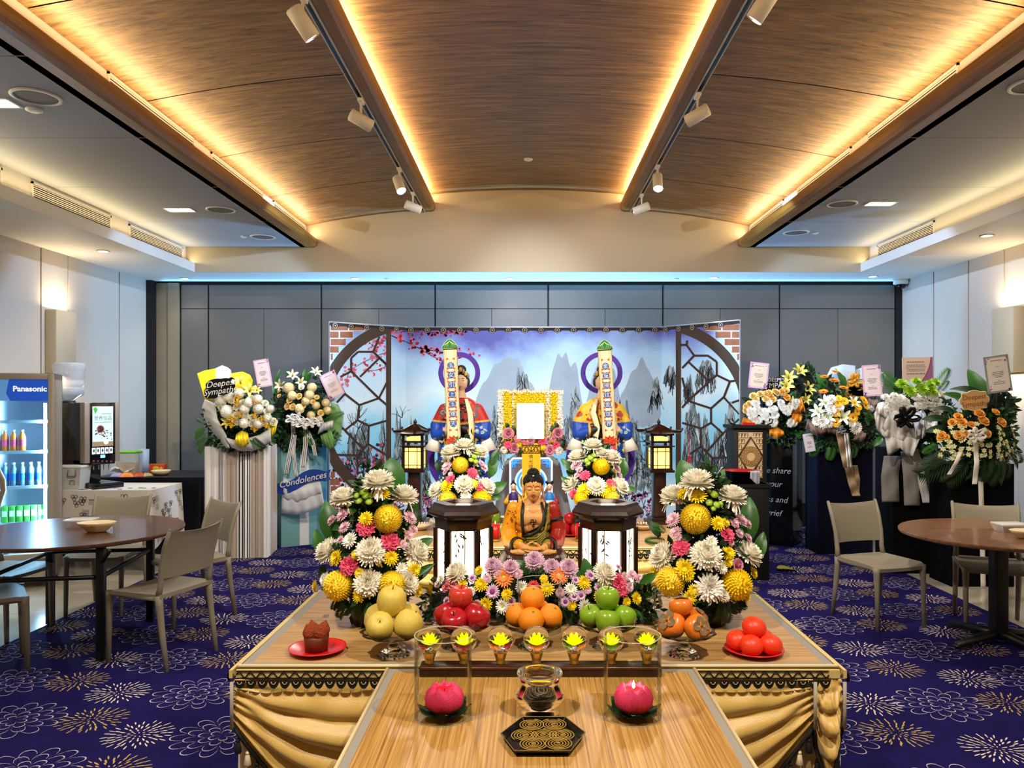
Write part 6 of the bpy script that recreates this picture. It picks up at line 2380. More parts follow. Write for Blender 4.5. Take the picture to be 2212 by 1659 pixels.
for it in spray:
 key, x, y, dia = it[:4]
 f = (x - 1172) / 250
 h = (1345 - y) / 140
 dd = dc - .16 * sqrt(max(0, 1 - (h - .15) ** 2)) * sqrt(max(.1, 1 - f * f * .8))
 yaw = it[4] if len(it) > 4 else f * .8 + rnd.uniform(-.3, .3)
 pit = it[5] if len(it) > 5 else .15 + .85 * max(0, h - .2) + rnd.uniform(-.15, .15)
 v = vdir(rnd, yaw, pit)
 rad = S(dia / 2, dd) * .9
 plant_flower(t, key, P(x, y, dd) - v * rad * .1, v, rad, rnd.random() * 6.28)
bl = []
for x, y, rx, rz in ((960, 1300, 50, 42), (1030, 1290, 62, 58), (1110, 1285, 66, 62), (1172, 1280, 60, 70), (1235, 1290, 62, 58), (1310, 1288, 62, 56), (1380, 1300, 48, 44)):
 c = P(x, y, dc)
 bl.append((tuple(c), (S(rx, dc), .13, min(S(rz, dc), c.z - ZT - .002))))
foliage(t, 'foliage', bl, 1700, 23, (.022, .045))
for key, x0, y0, x1, y1, w, off in [('leaf', 1140, 1240, 1122, 1208, 1.2, -.05), ('leaf', 1265, 1255, 1272, 1208, 1.2, -.05), ('leaf', 1385, 1250, 1400, 1240, 1, -.05), ('blade', 1360, 1320, 1430, 1340, 1.2, -.06), ('leafd', 1330, 1320, 1410, 1345, .9, -.08), ('blade', 960, 1310, 905, 1340, 1, -.05), ('leafd', 950, 1310, 900, 1318, .8, -.06), ('leafd', 1215, 1320, 1262, 1345, .9, -.12), ('leafd', 1190, 1315, 1230, 1348, .9, -.12), ('fernd', 1345, 1290, 1420, 1270, 1, 0), ('leafd', 1050, 1310, 1040, 1340, 1, -.12), ('leafd', 1100, 1310, 1105, 1342, 1, -.12), ('leaf', 1380, 1300, 1415, 1280, 1, -.05), ('blade', 1350, 1310, 1420, 1345, 1, -.1), ('fernd', 960, 1270, 935, 1245, 1, 0)]:
 p1 = P(x1, y1, dc + off - .02)
 p1.z = max(p1.z, ZT + .01)
 plant_leaf(t, key, P(x0, y0, dc + off), p1, w, (rnd.uniform(-.4, .4), -.7, .6))

# ================================================================ FOLDING BACKDROP with a printed landscape
BA = Vector((P(712, 0, 8.40).x, 8.40))
BB = Vector((P(877, 0, 9.00).x, 9.00))
BC = Vector((P(1430, 0, 9.00).x, 9.00))
BD = Vector((P(1598, 0, 8.20).x, 8.20))
BTOP, BBOT = 2.455, 0.015

def bp(px, py, off=.004):
 """point on the three-leaf screen seen in direction (px, py), lifted off the cloth"""
 a, b = (BA, BB) if px < 877 else ((BB, BC) if px <= 1430 else (BC, BD))
 k = (px - PX0) / PXF
 e = b - a
 # a.x + s e.x = k (a.y + s e.y)
 s = (k * a.y - a.x) / (e.x - k * e.y)
 q = a + e * s
 n = Vector((e.y, -e.x)).normalized()
 if n.y > 0:
  n = -n
 z = CAMZ - (py - PY0) / PXF * q.y
 q = q + n * off
 return Vector((q.x, q.y, min(z, BTOP)))

def sky_mat():
 m = bpy.data.materials.new('printed_sky')
 m.use_nodes = True
 nt = m.node_tree
 b = nt.nodes['Principled BSDF']
 b.inputs['Roughness'].default_value = .7
 tc = nt.nodes.new('ShaderNodeTexCoord')
 sp = nt.nodes.new('ShaderNodeSeparateXYZ')
 nt.links.new(tc.outputs['Object'], sp.inputs[0])
 n = nt.nodes.new('ShaderNodeTexNoise')
 n.inputs['Scale'].default_value = 1.6
 n.inputs['Detail'].default_value = 5
 nt.links.new(tc.outputs['Object'], n.inputs['Vector'])
 ad = nt.nodes.new('ShaderNodeMath')
 ad.operation = 'MULTIPLY_ADD'
 ad.inputs[1].default_value = .38
 nt.links.new(n.outputs['Fac'], ad.inputs[0])
 dv = nt.nodes.new('ShaderNodeMath')
 dv.operation = 'MULTIPLY_ADD'
 dv.inputs[1].default_value = 1 / 2.45
 dv.inputs[2].default_value = -.19
 nt.links.new(sp.outputs['Z'], dv.inputs[0])
 nt.links.new(dv.outputs[0], ad.inputs[2])
 r = nt.nodes.new('ShaderNodeValToRGB')
 e = r.color_ramp.elements
 e[0].position, e[0].color = 0.0, lin((150, 180, 214))
 e[1].position, e[1].color = 1.0, lin((84, 88, 168))
 for p, c in ((.22, (190, 224, 242)), (.36, (110, 188, 228)), (.52, (140, 206, 238)), (.66, (200, 228, 246)), (.86, (164, 204, 242)), (.96, (116, 138, 204))):
  k = e.new(p)
  k.color = lin(c)
 nt.links.new(ad.outputs[0], r.inputs['Fac'])
 nt.links.new(r.outputs['Color'], b.inputs['Base Color'])
 return m

M_sky = sky_mat()
M_gate = mat('print_gate', (58, 42, 30), .7, var=.15, vscale=8)
M_lat = mat('print_lattice', (50, 28, 22), .7)
M_brick = mat('print_brick', (132, 84, 56), .8, var=.4, vscale=14)
M_mortar = mat('print_mortar', (214, 214, 232), .8)
M_far = mat('print_far_rock', (150, 170, 192), .8, var=.22, vscale=5)
M_rock = wood('print_rock', (20, 26, 32), (104, 122, 132), (188, 204, 212), (3, 3, .7), 4.0, .8, 2.2)
M_ink = mat('print_ink', (26, 28, 38), .8)
M_tile = mat('print_tile', (30, 26, 24), .8)
M_tile2 = mat('print_tile_ring', (150, 140, 120), .8)
M_bl1 = mat('print_blossom_pink', (226, 112, 150), .8)
M_bl2 = mat('print_blossom_red', (186, 24, 48), .8)
M_bl3 = mat('print_blossom_violet', (170, 96, 176), .8)
M_deep = mat('print_deep_blue', (40, 60, 170), .8)
M_houseW = mat('print_house', (214, 224, 236), .8)
PM = [M_sky, M_gate, M_lat, M_brick, M_mortar, M_far, M_rock, M_ink, M_tile, M_tile2, M_bl1, M_bl2, M_bl3, M_deep, M_houseW]
t = thing('folding_backdrop', 'wide three-leaf folding backdrop printed with a moon gate, lattice, cliffs and blossom', 'backdrop', (0, 0, 0))
leafs = {0: MB(), 1: MB(), 2: MB()}
rnd = random.Random(31)

def lf(px):
 return leafs[0 if px < 877 else (1 if px <= 1430 else 2)]

for i, (a, b) in enumerate(((BA, BB), (BB, BC), (BC, BD))):
 e = b - a
 n = Vector((e.y, -e.x)).normalized()
 if n.y > 0:
  n = -n
 leafs[i].grid(lambda u, v: (a.x + e.x * u + n.x * .0012 * sin(u * 21), a.y + e.y * u + n.y * .0012 * sin(u * 21), BBOT + (BTOP - BBOT) * v), 30, 8, 0)

def band(pts, w, mi, off, taper=None):
 """flat printed stroke along picture points"""
 pts = [Vector(p) for p in pts]
 for k in range(len(pts) - 1):
  a, b = pts[k], pts[k + 1]
  d = (b - a)
  if d.length < .1:
   continue
  nn = Vector((-d.y, d.x)).normalized() * w * .5
  w1 = 1 if taper is None else 1 - taper * k / len(pts)
  q = [a + nn * w1, b + nn * w1, b - nn * w1, a - nn * w1]
  m = lf((a.x + b.x) / 2)
  cl = (712.5, 876.9) if m is leafs[0] else ((877.1, 1429.9) if m is leafs[1] else (1430.1, 1597.5))
  m.poly([bp(min(max(p.x, cl[0]), cl[1]), p.y, off) for p in q], mi)

# moon gate arcs and bars
for cx, x0, x1 in ((889, 712, 842), (1421, 1463, 1598)):
 prev = None
 for k in range(241):
  a = 2 * pi * k / 240
  o = (cx + 205 * cos(a), 895 + 205 * sin(a))
  q = (cx + 182 * cos(a), 895 + 182 * sin(a))
  if prev:
   po, pq = prev
   xs = [o[0], q[0], po[0], pq[0]]
   if max(xs) > x0 and min(xs) < x1 and min(o[1], q[1]) > 690:
    cl = lambda p: bp(min(max(p[0], x0 + .5), x1 - .5), p[1], .006)
    lf(min(max(sum(xs) / 4, x0), x1)).poly([cl(po), cl(o), cl(q), cl(pq)], 1)
  prev = (o, q)
band([(839, 706), (839, 1200)], 11, 1, .0065)
band([(1466, 706), (1466, 1200)], 11, 1, .0065)
LS = [(440, 175, 390, 295), (390, 295, 495, 395), (390, 295, 270, 295), (270, 295, 215, 345), (215, 345, 215, 450), (215, 450, 130, 495), (215, 450, 435, 665), (440, 345, 285, 495), (440, 345, 500, 400), (435, 665, 500, 540), (435, 665, 280, 720), (435, 665, 500, 720), (280, 720, 165, 630), (165, 630, 130, 560), (165, 630, 100, 700), (280, 720, 265, 840), (265, 840, 165, 920), (265, 840, 355, 885), (355, 885, 495, 845), (355, 885, 350, 1030), (165, 920, 310, 1070), (350, 1030, 265, 1120), (350, 1030, 490, 1115), (265, 1120, 44, 1115), (265, 1120, 265, 1280), (265, 1280, 150, 1330), (165, 920, 120, 880)]
for a, b, c, d in LS:
 band([(700 + a / 3.69, 680 + b / 3.69), (700 + c / 3.69, 680 + d / 3.69)], 4.6, 2, .0055)
RS = [(300, 240, 345, 240), (350, 205, 345, 240), (345, 240, 405, 325), (405, 325, 515, 325), (405, 325, 310, 425), (360, 375, 515, 520), (515, 325, 585, 375), (585, 375, 585, 480), (585, 480, 690, 530), (690, 530, 765, 520), (690, 530, 640, 660), (585, 480, 355, 685), (310, 500, 355, 685), (355, 685, 310, 740), (355, 685, 540, 745), (540, 745, 640, 655), (640, 655, 765, 790), (540, 745, 540, 860), (540, 860, 460, 905), (460, 905, 310, 860), (540, 860, 635, 945), (635, 945, 505, 1090), (635, 945, 765, 830), (460, 905, 460, 1050), (460, 1050, 370, 1110), (460, 1050, 550, 1140), (550, 1140, 720, 1135), (550, 1140, 540, 1280), (705, 700, 765, 680)]
for a, b, c, d in RS:
 band([(1390 + a / 3.685, 680 + b / 3.685), (1390 + c / 3.685, 680 + d / 3.685)], 4.6, 2, .0055)
# brick corners outside the gate
for cx, x0, x1 in ((889, 712.5, 830), (1421, 1480, 1597.5)):
 for y0, y1 in ((699, 812), (985, 1140)):
  y = y0
  row = 0
  while y < y1:
   x = x0 - (20 if row % 2 else 0)
   while x < x1:
    a, b = max(x + 1.2, x0), min(x + 38.8, x1)
    if b - a > 4:
     pts = []
     far = lambda X, Y: (X - cx) ** 2 + (Y - 895) ** 2 > 206 ** 2
     for bg, mi, of in ((0, 4, .0045), (1.3, 3, .0052)):
      A, B, C_, D_ = a - 1.2 + bg, b + 1.2 - bg, y + bg * .9, y + 16 - bg * .9
      A, B = max(A, x0), min(B, x1)
      n = 8
      for i in range(n):
       p, q = A + (B - A) * i / n, A + (B - A) * (i + 1) / n
       if far(p, C_) and far(q, C_) and far(p, D_) and far(q, D_):
        lf((p + q) / 2).poly([bp(p, C_, of), bp(q, C_, of), bp(q, D_, of), bp(p, D_, of)], mi)
    x += 40
   y += 16
   row += 1

def crag(x0, x1, ytop, ybot, mi, seed, rough=.18, off=.0025, flat=.35):
 r = random.Random(seed)
 n = 26
 tops = []
 for i in range(n + 1):
  u = i / n
  h = (1 - abs(2 * u - 1) ** (2.2 if flat else 1.2))
  h = h * (1 - rough) + rough * (noise.noise(Vector((u * 7, seed * 3.1, 0))) + .3)
  tops.append((x0 + (x1 - x0) * u, ybot - (ybot - ytop) * max(0.02, min(1.05, h))))
 cl = (712.5, 876.9) if x1 <= 878 else ((877.1, 1429.9) if x0 < 1430 else (1430.1, 1597.5))
 tops = [(min(max(x, cl[0]), cl[1]), y) for x, y in tops]
 jag = lambda x: ybot + 26 * noise.noise(Vector((x * .08, seed, 5))) + (24 * (1 - (2 * (x - x0) / (x1 - x0) - 1) ** 2) if mi == 5 else 0)
 for a, b in zip(tops, tops[1:]):
  if b[0] - a[0] > .05:
   lf((x0 + x1) / 2).poly([bp(a[0], a[1], off), bp(b[0], b[1], off), bp(b[0], jag(b[0]), off), bp(a[0], jag(a[0]), off)], mi)
 if mi == 6:
  for k in range(int((x1 - x0) * .9)):
   x = r.uniform(x0 + 2, x1 - 2)
   i = min(n - 1, int((x - x0) / (x1 - x0) * n))
   y = r.uniform(tops[i][1] + 2, ybot - 10)
   pts = [(x, y)]
   for q in range(3):
    pts.append((pts[-1][0] + r.uniform(-5, 5), pts[-1][1] + r.uniform(4, 14)))
   band(pts, r.uniform(.7, 1.8), 7, off + .0008)

crag(1020, 1172, 757, 900, 5, 1)
crag(1170, 1266, 737, 940, 5, 2)
crag(1262, 1345, 765, 900, 5, 3)
crag(1335, 1428, 762, 900, 5, 4)
for k, (a, b, c, d) in enumerate([(846, 876, 860, 1070), (878, 905, 870, 1080), (745, 790, 900, 1010), (772, 800, 880, 1000), (820, 834, 870, 1000), (1058, 1092, 850, 1000), (1105, 1150, 780, 900), (1160, 1180, 840, 940), (1220, 1262, 815, 980),
        (1332, 1392, 838, 1060), (1388, 1416, 900, 1060), (1404, 1429, 800, 870), (1432, 1462, 778, 830), (1474, 1520, 836, 1010), (1508, 1536, 880, 1020), (1500, 1548, 770, 830), (1536, 1570, 900, 1010), (1560, 1597, 850, 980), (1476, 1500, 800, 860), (1495, 1535, 960, 1060), (905, 935, 990, 1090)]):
 crag(a, b, c, d, 6, 40 + k, .3, .003 + .0001 * (k % 5))
# bare trees: fine branching strokes
for k in range(26):
 x0 = rnd.choice((rnd.uniform(846, 905), rnd.uniform(735, 800), rnd.uniform(1385, 1420), rnd.uniform(1340, 1385)))
 y0 = rnd.uniform(900, 1080)
 for j in range(5):
  pts = [(x0, y0)]
  an = -pi / 2 + rnd.uniform(-.9, .9)
  for q in range(4):
   an += rnd.uniform(-.5, .5)
   pts.append((pts[-1][0] + 7 * cos(an), pts[-1][1] + 7 * sin(an)))
  band(pts, 1.1, 7, .0042, .6)

def blossom(x, y, r, mi):
 m = lf(x)
 cl = (713, 876) if m is leafs[0] else ((878, 1429) if m is leafs[1] else (1431, 1597))
 for k in range(5):
  a = k * 1.2566 + rnd.random()
  cx, cy = x + r * .6 * cos(a), y + r * .6 * sin(a)
  if not (cl[0] + r < cx < cl[1] - r):
   continue
  m.poly([bp(cx + r * .55 * cos(q * 1.047), cy + r * .55 * sin(q * 1.047), .0048) for q in range(6)], mi)

def bough(pts, w, dens, kinds, spread, rr):
 band(pts, w, 7, .0046, .6)
 for (ax, ay), (bx, by) in zip(pts, pts[1:]):
  L = sqrt((bx - ax) ** 2 + (by - ay) ** 2)
  for k in range(int(L * dens)):
   u = rnd.random()
   blossom(ax + (bx - ax) * u + rnd.gauss(0, spread), ay + (by - ay) * u + rnd.gauss(0, spread), rnd.uniform(*rr), rnd.choice(kinds))

bough([(838, 722), (875, 738), (905, 752), (940, 758), (975, 764), (1020, 772)], 2.2, .36, (10, 11, 10), 6, (1.8, 4.2))
bough([(905, 752), (935, 770), (965, 785), (1005, 800)], 1.6, .26, (10, 10, 11), 5, (1.6, 3.6))
bough([(845, 714), (900, 716), (960, 720), (1010, 716)], 1.6, .45, (10, 12, 11), 5, (1.8, 3.6))
bough([(838, 760), (815, 768), (785, 782), (755, 800), (745, 830)], 1.6, .42, (10, 11, 10), 7, (1.6, 3.6))
bough([(832, 735), (812, 745), (796, 752)], 1.4, .6, (10, 11), 6, (1.8, 3.8))
bough([(838, 790), (812, 800), (786, 800)], 1.2, .35, (10, 11), 5, (1.5, 3))
for x0, x1, y0, y1, n, kinds in ((716, 832, 990, 1062, 190, (11, 10, 7, 12, 7)), (850, 940, 1068, 1112, 120, (12, 10, 12)), (1335, 1410, 1062, 1116, 130, (12, 10, 12)), (800, 832, 960, 1020, 40, (11, 10, 7))):
 for k in range(n):
  blossom(rnd.uniform(x0, x1), rnd.uniform(y0, y1), rnd.uniform(1.6, 3.8), rnd.choice(kinds))
for k in range(34):
 blossom(rnd.uniform(925, 945), rnd.uniform(1098, 1118), rnd.uniform(2.5, 5), 13)
 x, y = rnd.uniform(1340, 1405), rnd.uniform(1060, 1112)
 band([(x, y), (x + rnd.uniform(-8, 8), y + rnd.uniform(5, 14))], 1.2, 7, .0050)
# house by the water in the right leaf
for pts, mi, of in (([(1552, 1046), (1552, 1026), (1594, 1026), (1594, 1046)], 14, .0050), ([(1546, 1028), (1556, 1006), (1590, 1006), (1597, 1028)], 7, .0051), ([(1548, 1025), (1558, 1008), (1588, 1008), (1595, 1025)], 14, .0053), ([(1562, 1046), (1562, 1034), (1570, 1034), (1570, 1046)], 13, .0053)):
 leafs[2].poly([bp(min(x, 1597), y, of) for x, y in pts], mi)
# red tassel hanging at the lattice
band([(1490, 935), (1490, 985)], 1.6, 11, .007)
band([(1490, 985), (1489, 1000)], 6, 11, .007)
# printed roof-tile border along the top: follows the top edge of each leaf
for i, (a, b) in enumerate(((BA, BB), (BB, BC), (BC, BD))):
 e = b - a
 n = Vector((e.y, -e.x)).normalized()
 if n.y > 0:
  n = -n
 L = e.length
 ux = e.normalized()
 k = 0
 at = lambda s, z, o: (a.x + ux.x * s + n.x * o, a.y + ux.y * s + n.y * o, z)
 leafs[i].poly([at(0, BTOP - .030, .009), at(L, BTOP - .030, .009), at(L, BTOP, .009), at(0, BTOP, .009)], 8)
 s = .06
 while s < L - .05:
  leafs[i].poly([at(s - .055, BTOP - .03, .010), at(s - .03, BTOP - .048, .010), at(s + .03, BTOP - .048, .010), at(s + .055, BTOP - .03, .010)][::1], 8)
  for rr, mi, of in ((.030, 9, .011), (.022, 8, .012), (.010, 9, .013)):
   leafs[i].poly([at(s + rr * cos(q * pi / 8), BTOP - .030 + rr * sin(q * pi / 8), of) for q in range(16)], mi)
  s += .19
for i in range(3):
 leafs[i].build('printed_leaf', PM, t)
for q in (BA, BB, BC, BD):
 MB().box(q.x - .012, q.x + .012, q.y + .008, q.y + .032, 0, BTOP + .015).build('frame_pole', M_alu, t)
for a, b in ((BA, BB), (BB, BC), (BC, BD)):
 MB().tube([(a.x, a.y + .02, BTOP + .008), (b.x, b.y + .02, BTOP + .008)], .010, 8).build('top_rail', M_alu, t)
# floodlights lying on the floor behind the backdrop wash the partition and bulkhead
for k, x in enumerate((-1.2, 0.1, 1.35)):
 t = thing('floodlight', 'small black floodlight on the floor behind the folding backdrop', 'floodlight', (x, 9.32, 0.006), group='floodlights behind the backdrop')
 MB().rbox(-.12, .12, -.07, .07, 0, .06, .01).build('housing', M_black, t)
 MB().box(-.10, .10, -.05, .05, .060, .063).build('lamp_lens', mat('flood_lens', (180, 215, 255), .4, emit=6), t)
 area('flood_lamp', (x, 9.32, .08), (pi + .1, 0, 0), .2, .1, 80, (.25, .55, 1.0))

# ================================================================ CONDOLENCE FLOWER STANDS
M_paperw = mat('wrap_white', (214, 212, 208), .7)
M_papery = mat('wrap_yellow', (240, 214, 26), .6)
M_gauze = mat('gauze_white', (226, 224, 222), .8, alpha=.72)
M_gauzeg = mat('gauze_grey', (150, 146, 142), .8, alpha=.70)
M_meshg = mat('wrap_green_mesh', (128, 176, 92), .7, alpha=.60)
M_cardp = mat('card_border_pink', (212, 170, 196), .7)
M_cardw = mat('card_paper', (226, 206, 206), .7)
M_cardt = mat('card_text', (92, 84, 92), .8)
M_stick = mat('card_stick', (30, 30, 30), .6)
M_ribw = mat('ribbon_white', (222, 218, 210), .4)
M_ribk = mat('ribbon_black', (14, 14, 16), .25)
M_ribb = mat('ribbon_brown', (146, 118, 84), .5)
M_riby = mat('ribbon_gold', (226, 174, 26), .35)

def card(root, px, py, w, h, tilt, d, bottom, border=M_cardp, paper=M_cardw, style=0, lean=0.0, sx=None):
 """message card on a stick, part of its stand: card body, printed lines, stick"""
 c = P(px, py, d) - root.location
 W_, H_ = S(w, d) / 2, S(h, d) / 2
 A = Matrix.Translation(c) @ Matrix.Rotation(-tilt, 4, 'Y')
 m = MB()
 m.box(-W_, W_, 0, .004, -H_, H_, 0, A)
 bw = W_ * .16
 m.box(-W_ + bw, W_ - bw, -.0012, .0, -H_ + bw, H_ - bw, 1, A)
 r = random.Random(int(px * 7 + py))
 if style in (0, 1):
  for k in range(26):   # leafy sprigs in two corners
   s = r.choice((-1, 1))
   x, z = s * W_ * r.uniform(.62, .97), s * H_ * r.uniform(.72, .98) if style == 0 else H_ * r.uniform(.6, .97) * r.choice((-1, 1))
   q = W_ * .09
   m.poly([A @ Vector((x + q * cos(a + k), -.0022, z + q * .6 * sin(a + k))) for a in (0, 1.57, 3.14, 4.71)], 3)
 rows = [(.74, .5, .035), (.42, .16, .02), (.12, .46, .03), (.03, .52, .03), (-.06, .44, .03), (-.15, .3, .03), (-.34, .1, .02), (-.44, .46, .03), (-.53, .5, .03)]
 if style == 2:
  rows = [(.62, .6, .06), (.36, .62, .035), (.24, .7, .035), (.12, .66, .035), (0, .58, .035), (-.12, .62, .035), (-.36, .62, .07)]
 for z, L, th in rows:
  x = -L * W_ * .95
  off = 0 if style != 2 else -W_ * .12
  while x < L * W_ * .95:
   ww = W_ * r.uniform(.05, .16)
   m.box(x + off, min(x + ww, L * W_ * .95) + off, -.0024, -.001, z * H_ - H_ * th * .5, z * H_ + H_ * th * .5, 2, A)
   x += ww + W_ * .035
 if style == 2:   # violet swoosh with a red edge
  for k in range(10):
   t0, t1 = k / 10, (k + 1) / 10
   f = lambda q: W_ * (1 - .10 - .62 * (1 - q) ** 1.8 * 1.0)
   z0, z1 = -H_ + 2 * H_ * t0, -H_ + 2 * H_ * t1
   m.poly([A @ Vector((f(t0), -.002, z0)), A @ Vector((W_, -.002, z0)), A @ Vector((W_, -.002, z1)), A @ Vector((f(t1), -.002, z1))], 3)
   m.poly([A @ Vector((f(t0) - W_ * .05, -.0022, z0)), A @ Vector((f(t0), -.0022, z0)), A @ Vector((f(t1), -.0022, z1)), A @ Vector((f(t1) - W_ * .05, -.0022, z1))], 4)
 m.build('message_card', [border, paper, M_cardt, mat('card_sprig', (150, 100, 150), .7), mat('card_red', (170, 30, 50), .7)], root)
 b = P(sx or px, bottom, d + .02) - root.location
 MB().tube([A @ Vector((0, .008, -H_ * .2)), b], .006, 6).build('card_stick', M_stick, root)

def sheet(root, name, mt, A, B, d, bulge=.0, nv=6, wave=0.0, dA=0, dB=0, thick=True):
 """a creased sheet lofted between two picture polylines at distance d"""
 def at(L, u):
  k = u * (len(L) - 1)
  i = min(int(k), len(L) - 2)
  f = k - i
  return L[i][0] + (L[i + 1][0] - L[i][0]) * f, L[i][1] + (L[i + 1][1] - L[i][1]) * f
 m = MB()

 def fn(u, v):
  a, b = at(A, u), at(B, u)
  x, y = a[0] + (b[0] - a[0]) * v, a[1] + (b[1] - a[1]) * v
  dd = d + dA + (dB - dA) * v - bulge * sin(pi * v) + wave * (.55 * sin(u * 13 + v * 2 + A[0][0]) + .3 * sin(u * 29 - v * 5)) * (.2 + v)
  p = P(x, y, dd) - root.location
  return tuple(p)
 m.grid(fn, 28, nv)
 o = m.build(name, mt, root)
 if thick:
  s = o.modifiers.new('thickness', 'SOLIDIFY')
  s.thickness = .003
 return o

def bow(root, name, mt, px, py, d, size, n=6, tails=2, seed=1, tail=1.2):
 r = random.Random(seed)
 c = P(px, py, d) - root.location
 s = S(size, d) / 2
 m = MB()
 for k in range(n):
  a = 2 * pi * k / n + r.uniform(-.2, .2)
  dx, dz = cos(a), sin(a) * .8
  pts = []
  for i in range(9):
   q = 2 * pi * i / 8
   pts.append(c + Vector((dx * s * .5 * (1 - cos(q)), -abs(sin(q * .5)) * s * .35, dz * s * .5 * (1 - cos(q)))) + Vector((-dz, 0, dx)) * sin(q) * s * .22)
  m.tube(pts, s * .20, 6, 0, None, True, True, .18)
 for k in range(tails):
  sg = -1 if k % 2 else 1
  pts = [c + Vector((sg * s * .2 * i * .5, -.01, -s * tail * i / 4)) + Vector((.1 * s * sin(i * 2 + k), 0, 0)) for i in range(5)]
  m.tube(pts, s * .17, 6, 0, None, True, True, .15)
 m.ball(c + Vector((0, -s * .2, 0)), s * .2, 10, 6)
 return m.build(name, mt, root)

def streamer(root, name, mats, pts, w, d, wave=.012):
 """a ribbon hanging along picture points, width w px; several mats = lengthwise stripes"""
 m = MB()
 n = len(mats)
 K = 24

 def at(u):
  k = u * (len(pts) - 1)
  i = min(int(k), len(pts) - 2)
  f = k - i
  return pts[i][0] + (pts[i + 1][0] - pts[i][0]) * f, pts[i][1] + (pts[i + 1][1] - pts[i][1]) * f
 for j in range(n):
  def fn(u, v):
   x, y = at(v)
   x += (-.5 + (j + u) / n) * w
   p = P(x, y, d - wave * sin(v * 11 + x * .12)) - root.location
   return tuple(p)
  m.grid(fn, 3, K, j)
 o = m.build(name, mats, root)
 s = o.modifiers.new('thickness', 'SOLIDIFY')
 s.thickness = .002
 return o

def flowers(t, items, cx, cy, rx, ry, d, bulge, seed, up=.3):
 rnd = random.Random(seed)
 for it in items:
  key, x, y, dia = it[:4]
  fx, fy = (x - cx) / rx, (y - cy) / ry
  q = sqrt(max(0.02, 1 - min(.98, fx * fx + fy * fy)))
  dd = d - bulge * q
  yaw = it[4] if len(it) > 4 else fx * .9 + rnd.uniform(-.15, .15)
  pit = it[5] if len(it) > 5 else up - fy * .7 + rnd.uniform(-.15, .15)
  v = vdir(rnd, yaw, pit)
  plant_flower(t, key, P(x, y, dd), v, S(dia / 2, dd), rnd.random() * 6.28)

def leaves(t, items, d):
 rnd = random.Random(len(items) * 7 + int(d * 100))
 for it in items:
  key, x0, y0, x1, y1, w = it[:6]
  off = it[6] if len(it) > 6 else 0
  plant_leaf(t, key, P(x0, y0, d + off), P(x1, y1, d + off - .05), w, (rnd.uniform(-.5, .5), -1, .3))

def fol(t, d, blobs, n, seed, size=(.04, .08), name='foliage'):
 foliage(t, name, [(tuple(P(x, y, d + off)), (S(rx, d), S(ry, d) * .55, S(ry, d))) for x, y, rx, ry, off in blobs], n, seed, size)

def column(root, w, dp, h, mats, stripes=None, rz=0, pleat=0.0, name='column'):
 """free-standing box column under the flowers; stripes = list of (fraction, material index)"""
 m = MB()
 M = Matrix.Rotation(rz, 4, 'Z')
 if not pleat:
  m.rbox(-w / 2, w / 2, 0, dp, 0, h, .006, 2, 0, M)
 else:
  per = [(-w / 2, dp), (-w / 2, 0), (w / 2, 0), (w / 2, dp)]
  L = [0, dp, dp + w, 2 * dp + w]
  N = 150
  for j in range(N):
   def fn(u, v, j=j):
    s = (j + u) / N * L[-1]
    i = 0 if s < L[1] else (1 if s < L[2] else 2)
    f = (s - L[i]) / (L[i + 1] - L[i])
    a, b = Vector(per[i]), Vector(per[i + 1])
    nn = (Vector((-1, 0)), Vector((0, -1)), Vector((1, 0)))[i]
    p = a + (b - a) * f + nn * (pleat * sin(s * 2 * pi / .062) + pleat * .5 * sin(s * 2 * pi / .027))
    return (p.x, p.y, .004 + (h - .004) * v)
   f = ((j + .5) / N * L[-1] - dp) / w
   mi = 0
   if stripes:
    for lim, k in stripes:
     if f < lim:
      mi = k
      break
   m.grid(fn, 1, 6, mi, M)
  m.poly([M @ Vector((x, y, h)) for x, y in per], 0)
 return m.build(name, mats, root)

GRP = 'condolence flower stands'
# ---------------------------------------------------------------- left: white striped column with ivory pompoms
d = 7.80
t = thing('flower_stand', 'flower stand with ivory pompoms and yellow paper on a white striped pleated column', 'flower stand', (P(510, 0, d).x, d, 0), group=GRP)
ML1 = [mat('pleat_taupe', (176, 158, 142), .6), mat('pleat_white', (222, 218, 214), .6), M_ribk, mat('pleat_grey', (150, 146, 146), .6)]
st = [(.22, 1), (.30, 3), (.34, 1), (.52, 0), (.55, 1)]
x = .55
while x < .72:
 st += [(x + .010, 2), (x + .026, 1)]
 x += .026
st += [(.93, 0), (1.2, 1)]
column(t, .62, .42, 1.14, ML1, st, radians(6), .006)
fol(t, d - .02, [(520, 905, 78, 52, .03), (520, 950, 66, 22, .0)], 900, 41)
sheet(t, 'yellow_paper', M_papery, [(426, 807), (440, 801), (466, 796)], [(444, 868), (455, 866), (466, 860)], d, .01, 4, .0, .10, .0)
sheet(t, 'white_paper', M_paperw, [(463, 797), (480, 789), (492, 794), (499, 800)], [(464, 850), (478, 850), (490, 848), (502, 846)], d, .02, 4, .004, .11, .03)
sheet(t, 'yellow_paper', M_papery, [(498, 807), (524, 803), (540, 810), (546, 822)], [(504, 848), (518, 846), (532, 842), (544, 838)], d, .03, 5, .004, .09, .02)
sheet(t, 'white_wrap', M_paperw, [(442, 862), (436, 880), (440, 900), (450, 922), (468, 945), (486, 968)], [(464, 872), (468, 890), (470, 905), (478, 920), (488, 938), (496, 968)], d, .05, 6, .010, -.02, -.16)
sheet(t, 'white_wrap', M_paperw, [(486, 945), (505, 950), (530, 948), (560, 940), (584, 925)], [(500, 966), (520, 974), (545, 974), (568, 966), (586, 955)], d, .05, 6, .012, -.16, -.12)
